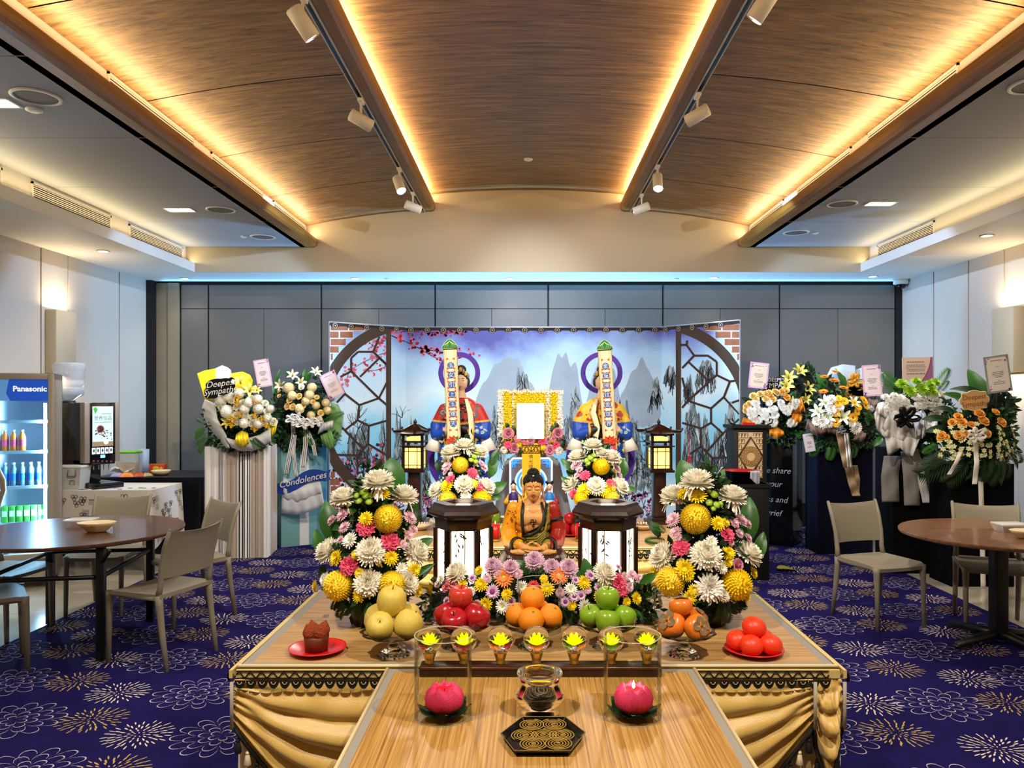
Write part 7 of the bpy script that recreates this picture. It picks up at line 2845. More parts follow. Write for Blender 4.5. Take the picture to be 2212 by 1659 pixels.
sheet(t, 'yellow_wrap', M_papery, [(510, 938), (522, 930), (536, 936)], [(508, 958), (524, 968), (538, 958)], d, .06, 5, .015, -.18, -.20)
sheet(t, 'yellow_wrap', M_papery, [(582, 915), (594, 912), (598, 920)], [(576, 934), (586, 944), (594, 936)], d, .03, 5, .010, -.10, -.08)
it = [('B', 478, 863, 27), ('B', 492, 856, 24), ('B', 490, 889, 28), ('B', 517, 850, 22), ('B', 537, 870, 22), ('B', 556, 863, 22), ('B', 558, 883, 23), ('B', 528, 884, 22), ('B', 577, 903, 20), ('B', 527, 914, 22), ('B', 557, 915, 22), ('B', 583, 883, 18),
 ('rw', 479, 877, 20), ('rw', 511, 879, 16), ('rw', 510, 896, 17), ('rw', 530, 899, 16), ('rw', 546, 902, 15), ('rw', 512, 911, 16), ('rw', 543, 915, 14), ('rw', 573, 871, 14), ('rw', 578, 889, 16), ('rw', 591, 911, 17), ('rw', 572, 914, 14), ('rw', 523, 869, 14), ('rw', 542, 860, 14),
 ('ly', 518, 822, 28, 0, .8), ('ly', 539, 842, 32, .3, .5), ('ly', 555, 842, 20, .6, .4), ('ly', 490, 911, 30, -.3, .2), ('B', 470, 872, 14), ('rw', 500, 866, 14)]
flowers(t, it, 525, 890, 88, 82, d - .03, .20, 42)
for k, (x, y, s) in enumerate(((515, 859, 17), (513, 870, 17), (552, 868, 14), (519, 896, 15), (551, 897, 15), (565, 904, 15), (576, 919, 15), (501, 917, 18), (550, 927, 16), (502, 905, 20))):
 q = sqrt(max(.05, 1 - ((x - 525) / 88) ** 2 - ((y - 890) / 82) ** 2))
 bow(t, 'gold_bow', M_riby, x, y, d - .03 - .2 * q - .02, s, 4, 1, k, .6)
leaves(t, [('fern', 445, 925, 414, 938, 1), ('fern', 445, 935, 416, 958, 1), ('fern', 450, 945, 418, 978, 1), ('fern', 440, 915, 426, 905, 1), ('fernd', 455, 950, 440, 985, 1), ('fern', 440, 920, 410, 945, 1), ('fernd', 545, 945, 566, 972, 1, -.2), ('blade', 540, 950, 560, 970, 1, -.2), ('fernd', 470, 950, 455, 975, 1), ('fern', 505, 875, 500, 850, 1, -.15)], d)
m = MB()
c = P(474, 838, d - .27) - t.location
u = S(1, d - .27)
for ex, ez, rx, rz in ((-8, 8, 22, 12), (10, 10, 20, 11), (-14, -6, 20, 11), (8, -4, 22, 11), (-20, -14, 13, 9), (24, 4, 10, 9), (26, 14, 8, 9), (-4, 2, 26, 13), (-18, 6, 9, 8), (-12, -16, 10, 7)):
 m.lathe([(0, -.004), (1, -.004), (1, .004), (0, .004)], 28, 0, Matrix.Translation(c + Vector((ex * u, abs(ex) * .0001, ez * u))) @ Matrix.Rotation(radians(-10), 4, 'Y') @ Matrix.Rotation(pi / 2, 4, 'X') @ Matrix.Diagonal((rx * u, rz * u, 1, 1)), False)
for s in (1,):
 A = Matrix.Translation(c + Vector((0, -.006, 0))) @ Matrix.Rotation(radians(-8), 4, 'Y') @ Matrix.Rotation(pi / 2, 4, 'X')
 text_mb('Deepest', 19 * u, 1, A @ Matrix.Translation((4 * u, 9 * u, 0)), shear=.35, mb=m, extrude=.0006)
 text_mb('Sympathy', 19 * u, 1, A @ Matrix.Translation((0, -7 * u, 0)), shear=.35, mb=m, extrude=.0006)
m.ball(c + Vector((30 * u, -.010, 13 * u)), (4 * u, .008, 6 * u), 12, 8, 2)
m.build('sympathy_sign', [M_ribk, M_ribw, M_cream], t)
card(t, 568, 806, 33, 60, radians(10), d - .02, 880, sx=556)

# ---------------------------------------------------------------- left: teal column with the blue Condolences scroll
d = 8.36
rz = radians(30)
o = P(607, 0, d)
t = thing('flower_stand', 'flower stand with straw pompoms and striped bow on a teal column', 'flower stand', (o.x, d, 0), group=GRP)
M_teal = mat('teal_cloth', (112, 160, 158), .55, var=.08, vscale=20)
m = MB()
M = Matrix.Rotation(rz, 4, 'Z')
m.rbox(0, .50, 0, .42, 0, 1.105, .006, 2, 0, M)
m.build('column', M_teal, t)
m = MB()
m.box(.20, .30, -.004, -.001, .01, 1.10, 0, M)
m.build('front_band', mat('gauze_band', (206, 206, 196), .7), t)
df = d - .02
sheet(t, 'gauze_skirt', M_gauze, [(612, 1030), (640, 1045), (670, 1042), (690, 1030)], [(607, 1108), (640, 1112), (675, 1104), (701, 1090)], df, .04, 6, .012, 0, -.02)
sheet(t, 'gauze_skirt', M_gauze, [(612, 1030), (640, 1040), (670, 1038), (690, 1030)], [(612, 1080), (640, 1086), (670, 1078), (695, 1066)], df, .06, 6, .012, 0, -.04)
# blue ribbon scroll
m = MB()

def scroll(u, v):
 x = 598 + 106 * u
 y = 1052 - 26 * u + 7 * sin(u * 2 * pi + .4) + (-14 + 29 * v) * (1 - .25 * abs(2 * u - 1))
 p = P(x, y, df - .075 - .012 * sin(u * 7)) - t.location
 return tuple(p)

m.grid(scroll, 30, 4)
for a, s in ((0, -1), (1, 1)):
 pts = [scroll(a, 0), scroll(a, 1)]
 q = [Vector(pts[0]) + Vector((0, .012, 0)), Vector(pts[1]) + Vector((0, .012, 0))]
 m.poly([q[0], q[1], q[1] + Vector((s * .05, .01, .02 * s)), q[0] * .5 + q[1] * .5 + Vector((s * .02, .01, 0)), q[0] + Vector((s * .05, .01, .02 * s))])
c = P(653, 1037, df - .095) - t.location
A = Matrix.Translation(c) @ Matrix.Rotation(radians(-13), 4, 'Y') @ Matrix.Rotation(pi / 2, 4, 'X')
text_mb('Condolences', .098, 1, A, shear=.35, mb=m, extrude=.001)
ob = m.build('condolence_scroll', [mat('scroll_blue', (26, 58, 138), .45), M_ribw], t)
fol(t, d, [(655, 905, 72, 60, .03), (610, 900, 26, 66, .02), (640, 950, 60, 25, 0), (700, 930, 34, 34, .02), (660, 850, 45, 28, .04)], 1500, 51)
it = [('B2', 624, 838, 23), ('B2', 674, 837, 20), ('B2', 631, 855, 20), ('B2', 668, 853, 21), ('B2', 661, 866, 19), ('B2', 704, 870, 18), ('B2', 647, 883, 21), ('B2', 683, 876, 17), ('B2', 672, 897, 18), ('B2', 688, 908, 19), ('B2', 707, 886, 18),
 ('rc', 646, 856, 14), ('rc', 626, 864, 15), ('rc', 620, 878, 15), ('rc', 632, 879, 15), ('rc', 655, 876, 13), ('rc', 684, 858, 11), ('rc', 676, 868, 11), ('rc', 693, 892, 14), ('rc', 603, 855, 10), ('rc', 603, 845, 8),
 ('l', 632, 810, 26, .5, .5), ('l', 683, 803, 26, .6, .6), ('l', 650, 826, 24, .6, .1), ('l', 604, 832, 26, -.3, .2), ('rw', 651, 837, 12)]
flowers(t, it, 658, 880, 82, 80, d - .03, .20, 52)
leaves(t, [('blade', 600, 870, 586, 820, 1), ('blade', 595, 830, 603, 798, 1), ('leaf', 625, 815, 618, 800, 1), ('leaf', 660, 825, 657, 796, .8), ('leaf', 664, 825, 668, 802, .8), ('leafd', 650, 825, 646, 806, .7), ('leafd', 675, 815, 695, 820, .7), ('leafd', 680, 830, 700, 835, .8), ('blade', 590, 900, 580, 860, 1), ('fernd', 605, 880, 588, 860, 1, -.05), ('fern', 640, 890, 625, 868, 1, -.18), ('palm', 665, 900, 680, 880, 1, -.2), ('palm', 700, 910, 735, 888, .8, -.15), ('palm', 700, 895, 702, 870, .8, -.15), ('leafd', 620, 930, 590, 950, 1, -.05), ('leafd', 630, 940, 612, 965, 1.2, -.08), ('leafd', 660, 940, 650, 962, 1.2, -.08), ('fernd', 672, 945, 676, 985, 1, -.1), ('blade', 660, 930, 678, 975, 1, -.12), ('leafd', 600, 920, 575, 930, 1), ('leafd', 605, 905, 580, 900, 1)], d)
sheet(t, 'green_mesh_wrap', M_meshg, [(704, 915), (714, 890), (716, 872), (708, 868)], [(712, 968), (736, 940), (742, 900), (730, 874)], d, .04, 8, .012, -.05, .02)
sheet(t, 'green_mesh_wrap', M_meshg, [(692, 940), (705, 935), (716, 930)], [(696, 958), (712, 972), (726, 962)], d, .03, 6, .012, -.1, -.05)
sheet(t, 'white_mesh_wrap', M_gauze, [(693, 915), (705, 912), (720, 908)], [(686, 938), (700, 930), (718, 926)], d, .04, 6, .014, -.16, -.14)
for k, (x, y, s) in enumerate(((630, 905, 26), (645, 901, 26), (655, 915, 30), (672, 912, 28), (688, 910, 26), (640, 912, 22))):
 bow(t, 'striped_bow', M_ribw, x, y, d - .24, s, 5, 0, k)
for pts, w in (([(632, 905), (634, 940), (622, 1000), (618, 1025)], 9), ([(637, 940), (634, 975), (640, 1030)], 7), ([(660, 920), (660, 960), (654, 1010)], 10), ([(664, 930), (676, 955), (681, 985)], 8)):
 streamer(t, 'ribbon_tail', [M_ribw, mat('ribbon_grey', (120, 112, 104), .5), M_ribw, mat('ribbon_grey', (120, 112, 104), .5), M_ribw], pts, w, d - .12)
card(t, 717, 831, 36, 56, radians(25), d - .05, 890, sx=700)

# ---------------------------------------------------------------- right 1: glossy black box with the silver words
d = 8.38
rz = radians(-36)
o = P(1712, 0, d)
t = thing('flower_stand', 'flower stand with white blooms and orange paper on a glossy black box with silver words', 'flower stand', (o.x, d, 0), group=GRP)
M = Matrix.Rotation(rz, 4, 'Z')
m = MB()
m.rbox(-.46, 0, 0, .36, 0, 1.18, .006, 2, 0, M)
m.build('column', M_blackgloss, t)
m = MB()
A = M @ Matrix.Translation((-.225, -.003, 0)) @ Matrix.Rotation(pi / 2, 4, 'X')
for txt, z, s in (('We share', .83, .092), ('your', .68, .092), ('loss and', .51, .092), ('grief', .36, .092)):
 text_mb(txt, s, 0, A @ Matrix.Translation((.02, z, 0)), shear=.3, mb=m)
m.build('silver_words', mat('words_silver', (170, 170, 176), .4), t)
fol(t, d - .05, [(1680, 890, 72, 48, .05), (1690, 930, 60, 28, 0), (1740, 830, 28, 42, .06)], 900, 61)
rnd = random.Random(62)
it = []
for k in range(46):
 u, v = rnd.uniform(-1, 1), rnd.uniform(-1, 1)
 it.append(('m', 1668 + 52 * u - 4 * v, 893 + 28 * v + u * (-6), 17))
it += [('rc', 1625 + 9 * k + rnd.uniform(-3, 3), 862 - 1.6 * k + rnd.uniform(-9, 9), 15) for k in range(9)] + [('rc', 1612, 878, 15), ('rc', 1611, 886, 14), ('rc', 1618, 872, 14), ('r', 1700, 858, 16), ('r', 1665, 855, 13), ('r', 1690, 846, 15), ('rc', 1675, 845, 14), ('rc', 1655, 850, 14)]
it += [('ly', 1729, 800, 34, .1, .6), ('ly', 1705, 814, 32, -.2, .4), ('ly', 1700, 832, 32, -.1, .4), ('ly', 1748, 838, 34, .5, .4), ('ly', 1742, 862, 26, .4, .2), ('ly', 1712, 868, 24, .1, .2)]
flowers(t, it, 1678, 885, 86, 74, d - .06, .20, 63)
for A_, B_ in (([(1708, 872), (1724, 866), (1736, 872)], [(1710, 890), (1724, 895), (1734, 888)]), ([(1712, 890), (1722, 888), (1734, 898)], [(1710, 908), (1716, 922), (1730, 912)]), ([(1605, 900), (1616, 905), (1630, 912)], [(1602, 918), (1618, 924), (1632, 922)]), ([(1662, 928), (1678, 922), (1692, 930)], [(1662, 942), (1680, 950), (1694, 940)]), ([(1724, 862), (1732, 858), (1738, 880)], [(1728, 890), (1736, 886), (1740, 894)])):
 sheet(t, 'orange_paper', mat('wrap_orange', (214, 130, 20), .55), A_, B_, d, .05, 5, .02, -.18, -.20)
leaves(t, [('palm', 1742, 860, 1750, 800, 1), ('palm', 1740, 870, 1764, 825, 1), ('palm', 1725, 870, 1722, 832, 1), ('leafd', 1620, 868, 1606, 858, 1), ('fern', 1715, 930, 1735, 945, 1, -.1), ('leafd', 1710, 925, 1722, 950, 1, -.1), ('fernd', 1600, 905, 1586, 925, .6), ('blade', 1690, 940, 1698, 965, .8, -.1)], d)
m = MB()
c = P(1694, 829, d - .02) - t.location
u = S(1, d)
for q in range(24):
 a0, a1 = pi * q / 24, pi * (q + 1) / 24
 m.poly([c + Vector((44 * u * cos(a0), 0, -13 * u + 30 * u * sin(a0))), c + Vector((44 * u * cos(a1), 0, -13 * u + 30 * u * sin(a1))), c + Vector((44 * u * cos(a1), 0, -14 * u)), c + Vector((44 * u * cos(a0), 0, -14 * u))], 0)
A = Matrix.Translation(c + Vector((0, -.003, 0))) @ Matrix.Rotation(pi / 2, 4, 'X')
text_mb('DEEPEST', 11.5 * u, 1, A @ Matrix.Translation((-14 * u, 8 * u, 0)), mb=m)
text_mb('SYMPATHY', 15 * u, 1, A @ Matrix.Translation((-12 * u, -4 * u, 0)), mb=m)
o2 = m.build('sympathy_sign', [M_black, M_ribw], t)
sol = o2.modifiers.new('thickness', 'SOLIDIFY')
sol.thickness = .004
card(t, 1639, 811, 41, 56, radians(-6), d - .10, 870, style=1, paper=mat('card_cream', (226, 206, 176), .7), sx=1643)

# ---------------------------------------------------------------- right 2: navy column, yellow gerberas and white lilies
d = 8.0
t = thing('flower_stand', 'flower stand with yellow gerberas and white lilies on a dark navy column', 'flower stand', (P(1826, 0, d).x, d, 0), group=GRP)
column(t, .575, .36, 1.12, [mat('navy_velvet', (9, 9, 24), .9, spec=.1)], None, 0, .0012)
fol(t, d - .06, [(1820, 900, 74, 40, .06), (1810, 940, 66, 30, 0), (1870, 930, 36, 36, 0), (1790, 850, 24, 34, .08)], 1200, 71)
it = [('K', 1804, 803, 17, 0, 1.2), ('K', 1781, 814, 18, -.2, 1.2), ('K', 1802, 823, 24, 0, 1.25), ('K', 1822, 838, 20, .2, 1.2), ('K', 1779, 846, 20, -.4, 1.1),
 ('G', 1812, 861, 18), ('G', 1810, 872, 20), ('G', 1824, 867, 20), ('G', 1812, 882, 16), ('G', 1806, 893, 19), ('G', 1842, 903, 24), ('G', 1806, 913, 22), ('G', 1866, 865, 22), ('G', 1870, 876, 20), ('G', 1853, 878, 22), ('G', 1851, 890, 18), ('G', 1846, 871, 16),
 ('lw', 1783, 868, 32), ('lw', 1766, 888, 34), ('lw', 1788, 900, 36), ('lw', 1823, 900, 36), ('lw', 1845, 868, 28), ('lw', 1770, 905, 26), ('m', 1795, 863, 24), ('m', 1795, 884, 26), ('m', 1778, 912, 28), ('m', 1765, 910, 22), ('m', 1848, 924, 30), ('m', 1840, 915, 20), ('m', 1880, 880, 20), ('m', 1790, 915, 20), ('m', 1815, 880, 18)]
flowers(t, it, 1820, 893, 84, 70, d - .06, .20, 72)
leaves(t, [('leaf', 1820, 850, 1824, 788, .7), ('leaf', 1785, 845, 1770, 804, .8), ('leaf', 1782, 850, 1770, 830, .8), ('leafd', 1800, 845, 1790, 812, .8), ('palm', 1868, 900, 1882, 915, 1, -.15), ('palm', 1862, 885, 1890, 905, 1, -.12), ('fern', 1800, 950, 1792, 995, 1, -.1), ('fern', 1775, 945, 1755, 985, 1, -.05), ('fern', 1845, 955, 1852, 990, 1, -.1), ('fern', 1875, 945, 1892, 980, 1), ('leaf', 1885, 945, 1905, 968, 1), ('leaf', 1885, 935, 1908, 940, 1), ('fernd', 1770, 935, 1752, 970, 1)], d)
sheet(t, 'pale_paper', mat('wrap_pale', (190, 204, 212), .7), [(1786, 812), (1795, 794), (1820, 787), (1848, 790)], [(1790, 860), (1805, 858), (1825, 856), (1850, 856)], d, .02, 5, .004, .05, .02)
sheet(t, 'pale_paper', mat('wrap_pale', (190, 204, 212), .7), [(1840, 802), (1862, 794), (1885, 800), (1915, 806)], [(1845, 860), (1870, 862), (1890, 862), (1900, 865)], d, .02, 5, .004, .08, .04)
for A_, B_ in (([(1745, 905), (1760, 915), (1785, 920)], [(1740, 925), (1765, 942), (1785, 935)]), ([(1786, 915), (1800, 918), (1815, 922)], [(1788, 935), (1802, 938), (1815, 935)]), ([(1848, 938), (1860, 930), (1872, 935)], [(1842, 952), (1858, 955), (1868, 948)]), ([(1876, 860), (1888, 866), (1896, 862)], [(1880, 876), (1890, 882), (1896, 875)])):
 sheet(t, 'brown_paper', mat('wrap_brown', (128, 102, 90), .65), A_, B_, d, .05, 5, .015, -.15, -.18)
bow(t, 'plaid_bow', mat('ribbon_plaid', (120, 116, 120), .5), 1815, 928, d - .26, 22, 5, 0, 3)
streamer(t, 'ribbon_tail', [M_ribb], [(1813, 935), (1822, 975), (1830, 1010)], 16, d - .2)
streamer(t, 'ribbon_tail', [M_ribw, mat('ribbon_grey', (120, 112, 104), .5), M_ribw, mat('ribbon_grey', (120, 112, 104), .5)], [(1828, 935), (1832, 970), (1836, 1010)], 11, d - .22)
streamer(t, 'ribbon_tail', [M_ribb], [(1832, 1005), (1840, 1040), (1850, 1072)], 18, d - .06)
streamer(t, 'ribbon_tail', [M_ribb], [(1846, 1005), (1852, 1035), (1850, 1066)], 12, d - .04)
m = MB()
c = P(1858, 842, d - .03) - t.location
u = S(1, d)
for ex, ez, rx, rz_ in ((-14, 8, 16, 10), (0, 0, 26, 14), (-10, -10, 24, 9), (14, -8, 20, 9)):
 m.lathe([(0, -.004), (1, -.004), (1, .004), (0, .004)], 24, 0, Matrix.Translation(c + Vector((ex * u, 0, ez * u))) @ Matrix.Rotation(pi / 2, 4, 'X') @ Matrix.Diagonal((rx * u, rz_ * u, 1, 1)), False)
A = Matrix.Translation(c + Vector((0, -.008, 0))) @ Matrix.Rotation(radians(3), 4, 'Y') @ Matrix.Rotation(pi / 2, 4, 'X')
text_mb('Deepest', 17 * u, 1, A @ Matrix.Translation((4 * u, 7 * u, 0)), shear=.2, mb=m)
text_mb('Sympathy', 17 * u, 1, A @ Matrix.Translation((4 * u, -9 * u, 0)), shear=.2, mb=m)
m.build('sympathy_sign', [mat('sign_gold', (206, 160, 70), .4), M_ribk], t)
bow(t, 'gold_bow', mat('ribbon_amber', (206, 146, 40), .4), 1845, 822, d - .08, 36, 6, 0, 8)
card(t, 1884, 822, 41, 68, radians(4), d - .12, 900)
card(t, 1748, 956, 22, 40, radians(10), d - .06, 930, border=mat('card_plain', (206, 196, 186), .7), style=3)

# ---------------------------------------------------------------- right 3: black column, white ruffles and black bow
d = 7.12
t = thing('flower_stand', 'flower stand with green and white chrysanthemums, white ruffles and a black bow', 'flower stand', (P(1983, 0, d).x, d, 0), group=GRP)
column(t, .465, .36, 1.16, [mat('black_velvet', (5, 5, 6), .9, spec=.1)], None, 0, .0008)
fol(t, d - .05, [(1965, 880, 60, 40, .05), (1985, 930, 56, 40, .02), (2030, 900, 26, 46, .02)], 1000, 81)
rnd = random.Random(82)
it = [('lg', 1948, 830, 28, -.3, .8), ('lg', 1966, 846, 30, -.1, .6), ('lg', 1980, 826, 26, 0, .9), ('lg', 1992, 842, 30, .1, .6), ('lg', 2012, 846, 30, .2, .6), ('lg', 2020, 828, 28, .4, .9), ('lg', 2008, 832, 26, .2, .8)]
for k in range(40):
 it.append(('m', 1910 + rnd.uniform(0, 120), 862 + rnd.uniform(-8, 20) + abs(rnd.gauss(0, 3)), 20, rnd.uniform(-.5, .5), rnd.uniform(.5, 1.1)))
it += [('m', 2020, 854, 22, .3, .8), ('m', 2034, 852, 20, .5, .8), ('m', 2022, 892, 26), ('m', 2010, 900, 24), ('m', 1950, 888, 22), ('m', 1925, 880, 22)]
flowers(t, it, 1968, 870, 84, 60, d - .07, .18, 83)
for A_, B_, w in (([(1898, 876), (1905, 890), (1920, 905), (1935, 915)], [(1888, 895), (1895, 930), (1912, 945), (1930, 948)], .03), ([(1925, 880), (1945, 892), (1965, 898), (1985, 888)], [(1905, 925), (1930, 950), (1960, 955), (1990, 940)], .035), ([(1912, 945), (1930, 935), (1950, 930), (1975, 932), (1992, 935)], [(1918, 985), (1935, 975), (1945, 968), (1960, 985), (1972, 985)], .03), ([(1980, 892), (1992, 885), (2000, 895)], [(1975, 945), (1992, 948), (2002, 935)], .03), ([(1990, 905), (2010, 912), (2026, 905)], [(1995, 930), (2010, 936), (2024, 928)], .025), ([(1896, 872), (1908, 868), (1920, 878)], [(1890, 890), (1905, 898), (1920, 905)], .02)):
 sheet(t, 'white_ruffle', M_paperw, A_, B_, d, .05, 7, w, -.09 if B_[0][1] < 900 else -.12, -.17)
for pts, w in (([(1928, 985), (1922, 1030), (1924, 1084)], 38), ([(1962, 975), (1968, 1030), (1970, 1092)], 34), ([(1975, 970), (1988, 1020), (2002, 1086)], 18)):
 streamer(t, 'gauze_tail', [M_gauzeg if w != 18 else M_gauze], pts, w, d - .045, .010)
streamer(t, 'gauze_tail', [mat('gauze_dark', (70, 72, 74), .8, alpha=.8)], [(2008, 960), (2012, 1020), (2014, 1084)], 36, d - .012, .006)
bow(t, 'black_bow', M_ribk, 1954, 902, d - .26, 56, 6, 2, 9, .8)
leaves(t, [('palm', 1945, 860, 1916, 808, 1), ('palm', 1952, 850, 1930, 820, 1), ('palm', 2015, 850, 2058, 792, .6, .02), ('palm', 2020, 855, 2052, 820, .6, .02), ('palmd', 1975, 840, 1960, 820, .6), ('palmd', 1985, 838, 2000, 820, .6), ('leafd', 2020, 895, 2060, 905, .8), ('leafd', 2025, 905, 2062, 925, .8), ('leafd', 2010, 870, 2045, 862, .8), ('leaf', 1905, 945, 1890, 960, 1), ('leafd', 1985, 955, 2000, 978, 1, -.1), ('leafd', 2005, 940, 2030, 965, 1), ('leafd', 1995, 965, 2020, 985, 1, -.05)], d)
card(t, 1982, 798, 66, 52, radians(1), d - .06, 850, border=mat('card_rose', (222, 196, 186), .7), paper=mat('card_rose', (222, 196, 186), .7), style=2)

# ---------------------------------------------------------------- right 4: peach roses and orchids, palms, gold plaque
d = 6.62
t = thing('flower_stand', 'flower stand with peach roses, pale orchids and palm fronds on a black column', 'flower stand', (P(2123, 0, d).x, d, 0), group=GRP)
column(t, .545, .36, 1.06, [mat('black_velvet', (5, 5, 6), .9, spec=.1)], None, 0, .0008)
fol(t, d - .04, [(2110, 930, 84, 46, .05), (2115, 970, 80, 36, .0), (2150, 880, 40, 50, .10)], 1300, 91)
rnd = random.Random(92)
it = [('r', 2070, 899, 18), ('r', 2078, 912, 20), ('r', 2057, 912, 17), ('r', 2116, 893, 22), ('r', 2151, 890, 18), ('r', 2125, 909, 24), ('r', 2099, 917, 16), ('r', 2164, 912, 22), ('r', 2070, 940, 20), ('r', 2034, 940, 18), ('r', 2087, 937, 16), ('r', 2133, 937, 18), ('r', 2045, 944, 12), ('r', 2030, 946, 12)]
for k in range(78):
 u = rnd.uniform(-1, 1)
 it.append(('o', 2108 + 88 * u, 945 + rnd.uniform(-30, 40) + abs(u) * 12, 12))
flowers(t, it, 2110, 940, 105, 70, d - .05, .18, 93)
leaves(t, [('leaf', 2128, 870, 2100, 795, .8), ('leafd', 2120, 850, 2066, 826, .5), ('leaf', 2085, 862, 2048, 846, .6), ('leafd', 2170, 900, 2207, 835, .8), ('leafd', 2150, 900, 2160, 850, 1.1), ('leafd', 2175, 905, 2215, 870, .6), ('leafd', 2140, 880, 2128, 850, .8), ('leafd', 2165, 900, 2178, 850, 1), ('leafd', 2180, 870, 2222, 858, .5), ('leafd', 2040, 905, 2000, 898, .7), ('leafd', 2050, 925, 2005, 925, .7), ('leafd', 2060, 890, 2030, 872, .7),
   ('palmd', 2070, 985, 1990, 1030, .9, -.1), ('palmd', 2090, 995, 2050, 1050, .9, -.12), ('palmd', 2125, 985, 2120, 1050, .9, -.14), ('palmd', 2150, 985, 2160, 1055, .9, -.14), ('palmd', 2165, 980, 2210, 1045, .9, -.12), ('palmd', 2180, 970, 2230, 1010, .9, -.1), ('palmd', 2050, 975, 2000, 1005, .9, -.1), ('fernd', 2080, 990, 2095, 1030, 1, -.1), ('fern', 2025, 960, 2000, 975, 1, -.05), ('palmd', 2060, 880, 2048, 850, .5), ('palmd', 2075, 870, 2062, 840, .5), ('palmd', 2140, 990, 2140, 1060, .9, -.1)], d)
bow(t, 'white_bow', M_ribw, 2106, 940, d - .26, 40, 7, 0, 4)
streamer(t, 'ribbon_tail', [M_ribw], [(2107, 955), (2110, 1000), (2105, 1046)], 11, d - .22)
streamer(t, 'ribbon_tail', [M_ribw], [(2080, 965), (2065, 1000), (2050, 1025)], 9, d - .2)
streamer(t, 'ribbon_tail', [M_ribw], [(2118, 1030), (2121, 1120), (2124, 1272)], 11, d - .03, .004)
m = MB()
c = P(2105, 865, d - .16) - t.location
u = S(1, d - .16)
pl = []
for q in range(48):
 a = 2 * pi * q / 48
 k = 1 + .07 * cos(8 * a)
 pl.append((30 * u * k * abs(cos(a)) ** .7 * (1 if cos(a) > 0 else -1), 20 * u * k * abs(sin(a)) ** .7 * (1 if sin(a) > 0 else -1)))
A = Matrix.Translation(c) @ Matrix.Rotation(radians(-5), 4, 'Y') @ Matrix.Rotation(pi / 2, 4, 'X')
m.prism([(x * 1.03, y * 1.05) for x, y in pl], -.006, -.002, 2, A)
m.prism(pl, -.004, .0, 0, A)
text_mb('Deepest', 15 * u, 1, A @ Matrix.Translation((0, 7 * u, .002)), mb=m)
text_mb('Sympathy', 15 * u, 1, A @ Matrix.Translation((0, -8 * u, .002)), mb=m)
m.build('sympathy_plaque', [mat('plaque_wood', (196, 150, 96), .5), mat('plaque_text', (120, 76, 34), .6), M_cream], t)
MB().tube([c + Vector((0, .01, -.02)), P(2104, 930, d) - t.location], .005, 6).build('plaque_stick', M_stick, t)
card(t, 2156, 808, 54, 80, radians(8), d - .10, 900, border=mat('card_grey', (150, 150, 150), .7), paper=mat('card_offwhite', (224, 214, 206), .7), style=1, sx=2150)

# ================================================================ BLACK BURNER CABINET with gilt panel, basin on its pedestal
d = 7.30
t = thing('burner_cabinet', 'tall black cabinet with a gilt fretwork panel and round medallion beside the backdrop', 'cabinet', (P(1621, 0, d).x, d, 0))
hw = S(36, d)
h = P(0, 925, d).z
MB().rbox(-hw, hw, 0, .26, 0, h, .006).build('body', M_black, t)
m = MB()
m.box(-hw - .03, hw + .03, -.03, .29, h, h + .03)
for s in (-1, 1):
 m.tube([(s * (hw - .01), -.02, h + .03), (s * (hw + .04), -.02, h + .05), (s * (hw + .05), -.02, h + .085), (s * (hw + .02), -.02, h + .09), (s * (hw + .015), -.02, h + .065)], .008, 6)
m.build('roof', M_black, t)
z0, z1 = P(0, 1032, d).z, P(0, 934, d).z
pw = hw * .72
m = MB()
m.box(-pw, pw, -.006, 0, z0, z1, 0)
zc = (z0 + z1) / 2 - .01
for s in (-1, 1):
 for q in (-1, 1):
  m.tube([(s * pw, -.010, zc), (0, -.010, zc + q * (z1 - z0) * .42)], .008, 5, 1)
  # fret squares in the four corners
  bx, bz = s * pw, z1 if q > 0 else z0
  for k in range(3):
   for a in range(3 - k):
    x_, z_ = bx - s * pw * (.14 + .26 * k), bz - q * (z1 - z0) * (.07 + .13 * a)
    e, f = pw * .10, (z1 - z0) * .05
    m.tube([(x_ - e, -.008, z_ - f), (x_ + e, -.008, z_ - f), (x_ + e, -.008, z_ + f), (x_ - e, -.008, z_ + f), (x_ - e, -.008, z_)], .0030, 4, 1)
m.build('gilt_panel', [mat('gilt', (222, 196, 150), .45), mat('fret_brown', (78, 50, 30), .5)], t)
m = MB()
R_ = pw * .82
for a, b, mi in ((0, .40, 0), (.40, .96, 1), (.96, 1.0, 2)):
 m.lathe([(R_ * a, 0), (R_ * a, .004 + .003 * mi), (R_ * b, .004 + .003 * mi), (R_ * b, 0)], 40, mi, T(0, -.006, zc, pi / 2), False)
for k in range(36):
 a = 2 * pi * k / 36
 for q in (.52, .68, .84):
  m.ball((R_ * q * cos(a + q), -.014, zc + R_ * q * sin(a + q)), (.007, .004, .007), 6, 4, 2 if k % 2 else 1)
m.build('medallion', [mat('gilt_pale', (214, 184, 136), .45), mat('gilt_mid', (186, 148, 92), .5), mat('gilt_dark', (140, 104, 58), .5)], t)
MB().box(-.06, .06, .05, .12, h + .03, h + .052).build('red_topping', M_redplate, t)
d = 6.85
t = thing('pedestal', 'tall black square pedestal beside the right altar bouquet', 'pedestal', (P(1622, 0, d).x, d, 0))
zt2 = P(0, 1046, d).z
MB().rbox(-.165, .165, 0, .33, 0, zt2, .006).build('body', M_black, t)
MB().box(-.18, .18, -.015, .345, zt2 - .03, zt2).build('top', M_black, t)
t2 = thing('basin', 'wide basin, black outside and red inside, on the black pedestal', 'basin', (P(1604, 0, d).x + .02, d + .15, zt2))
MB().lathe([(0, 0), (.10, 0), (.115, .02), (.165, .105), (.172, .108), (.172, .112), (.164, .110)], 40).build('shell', M_blackgloss, t2)
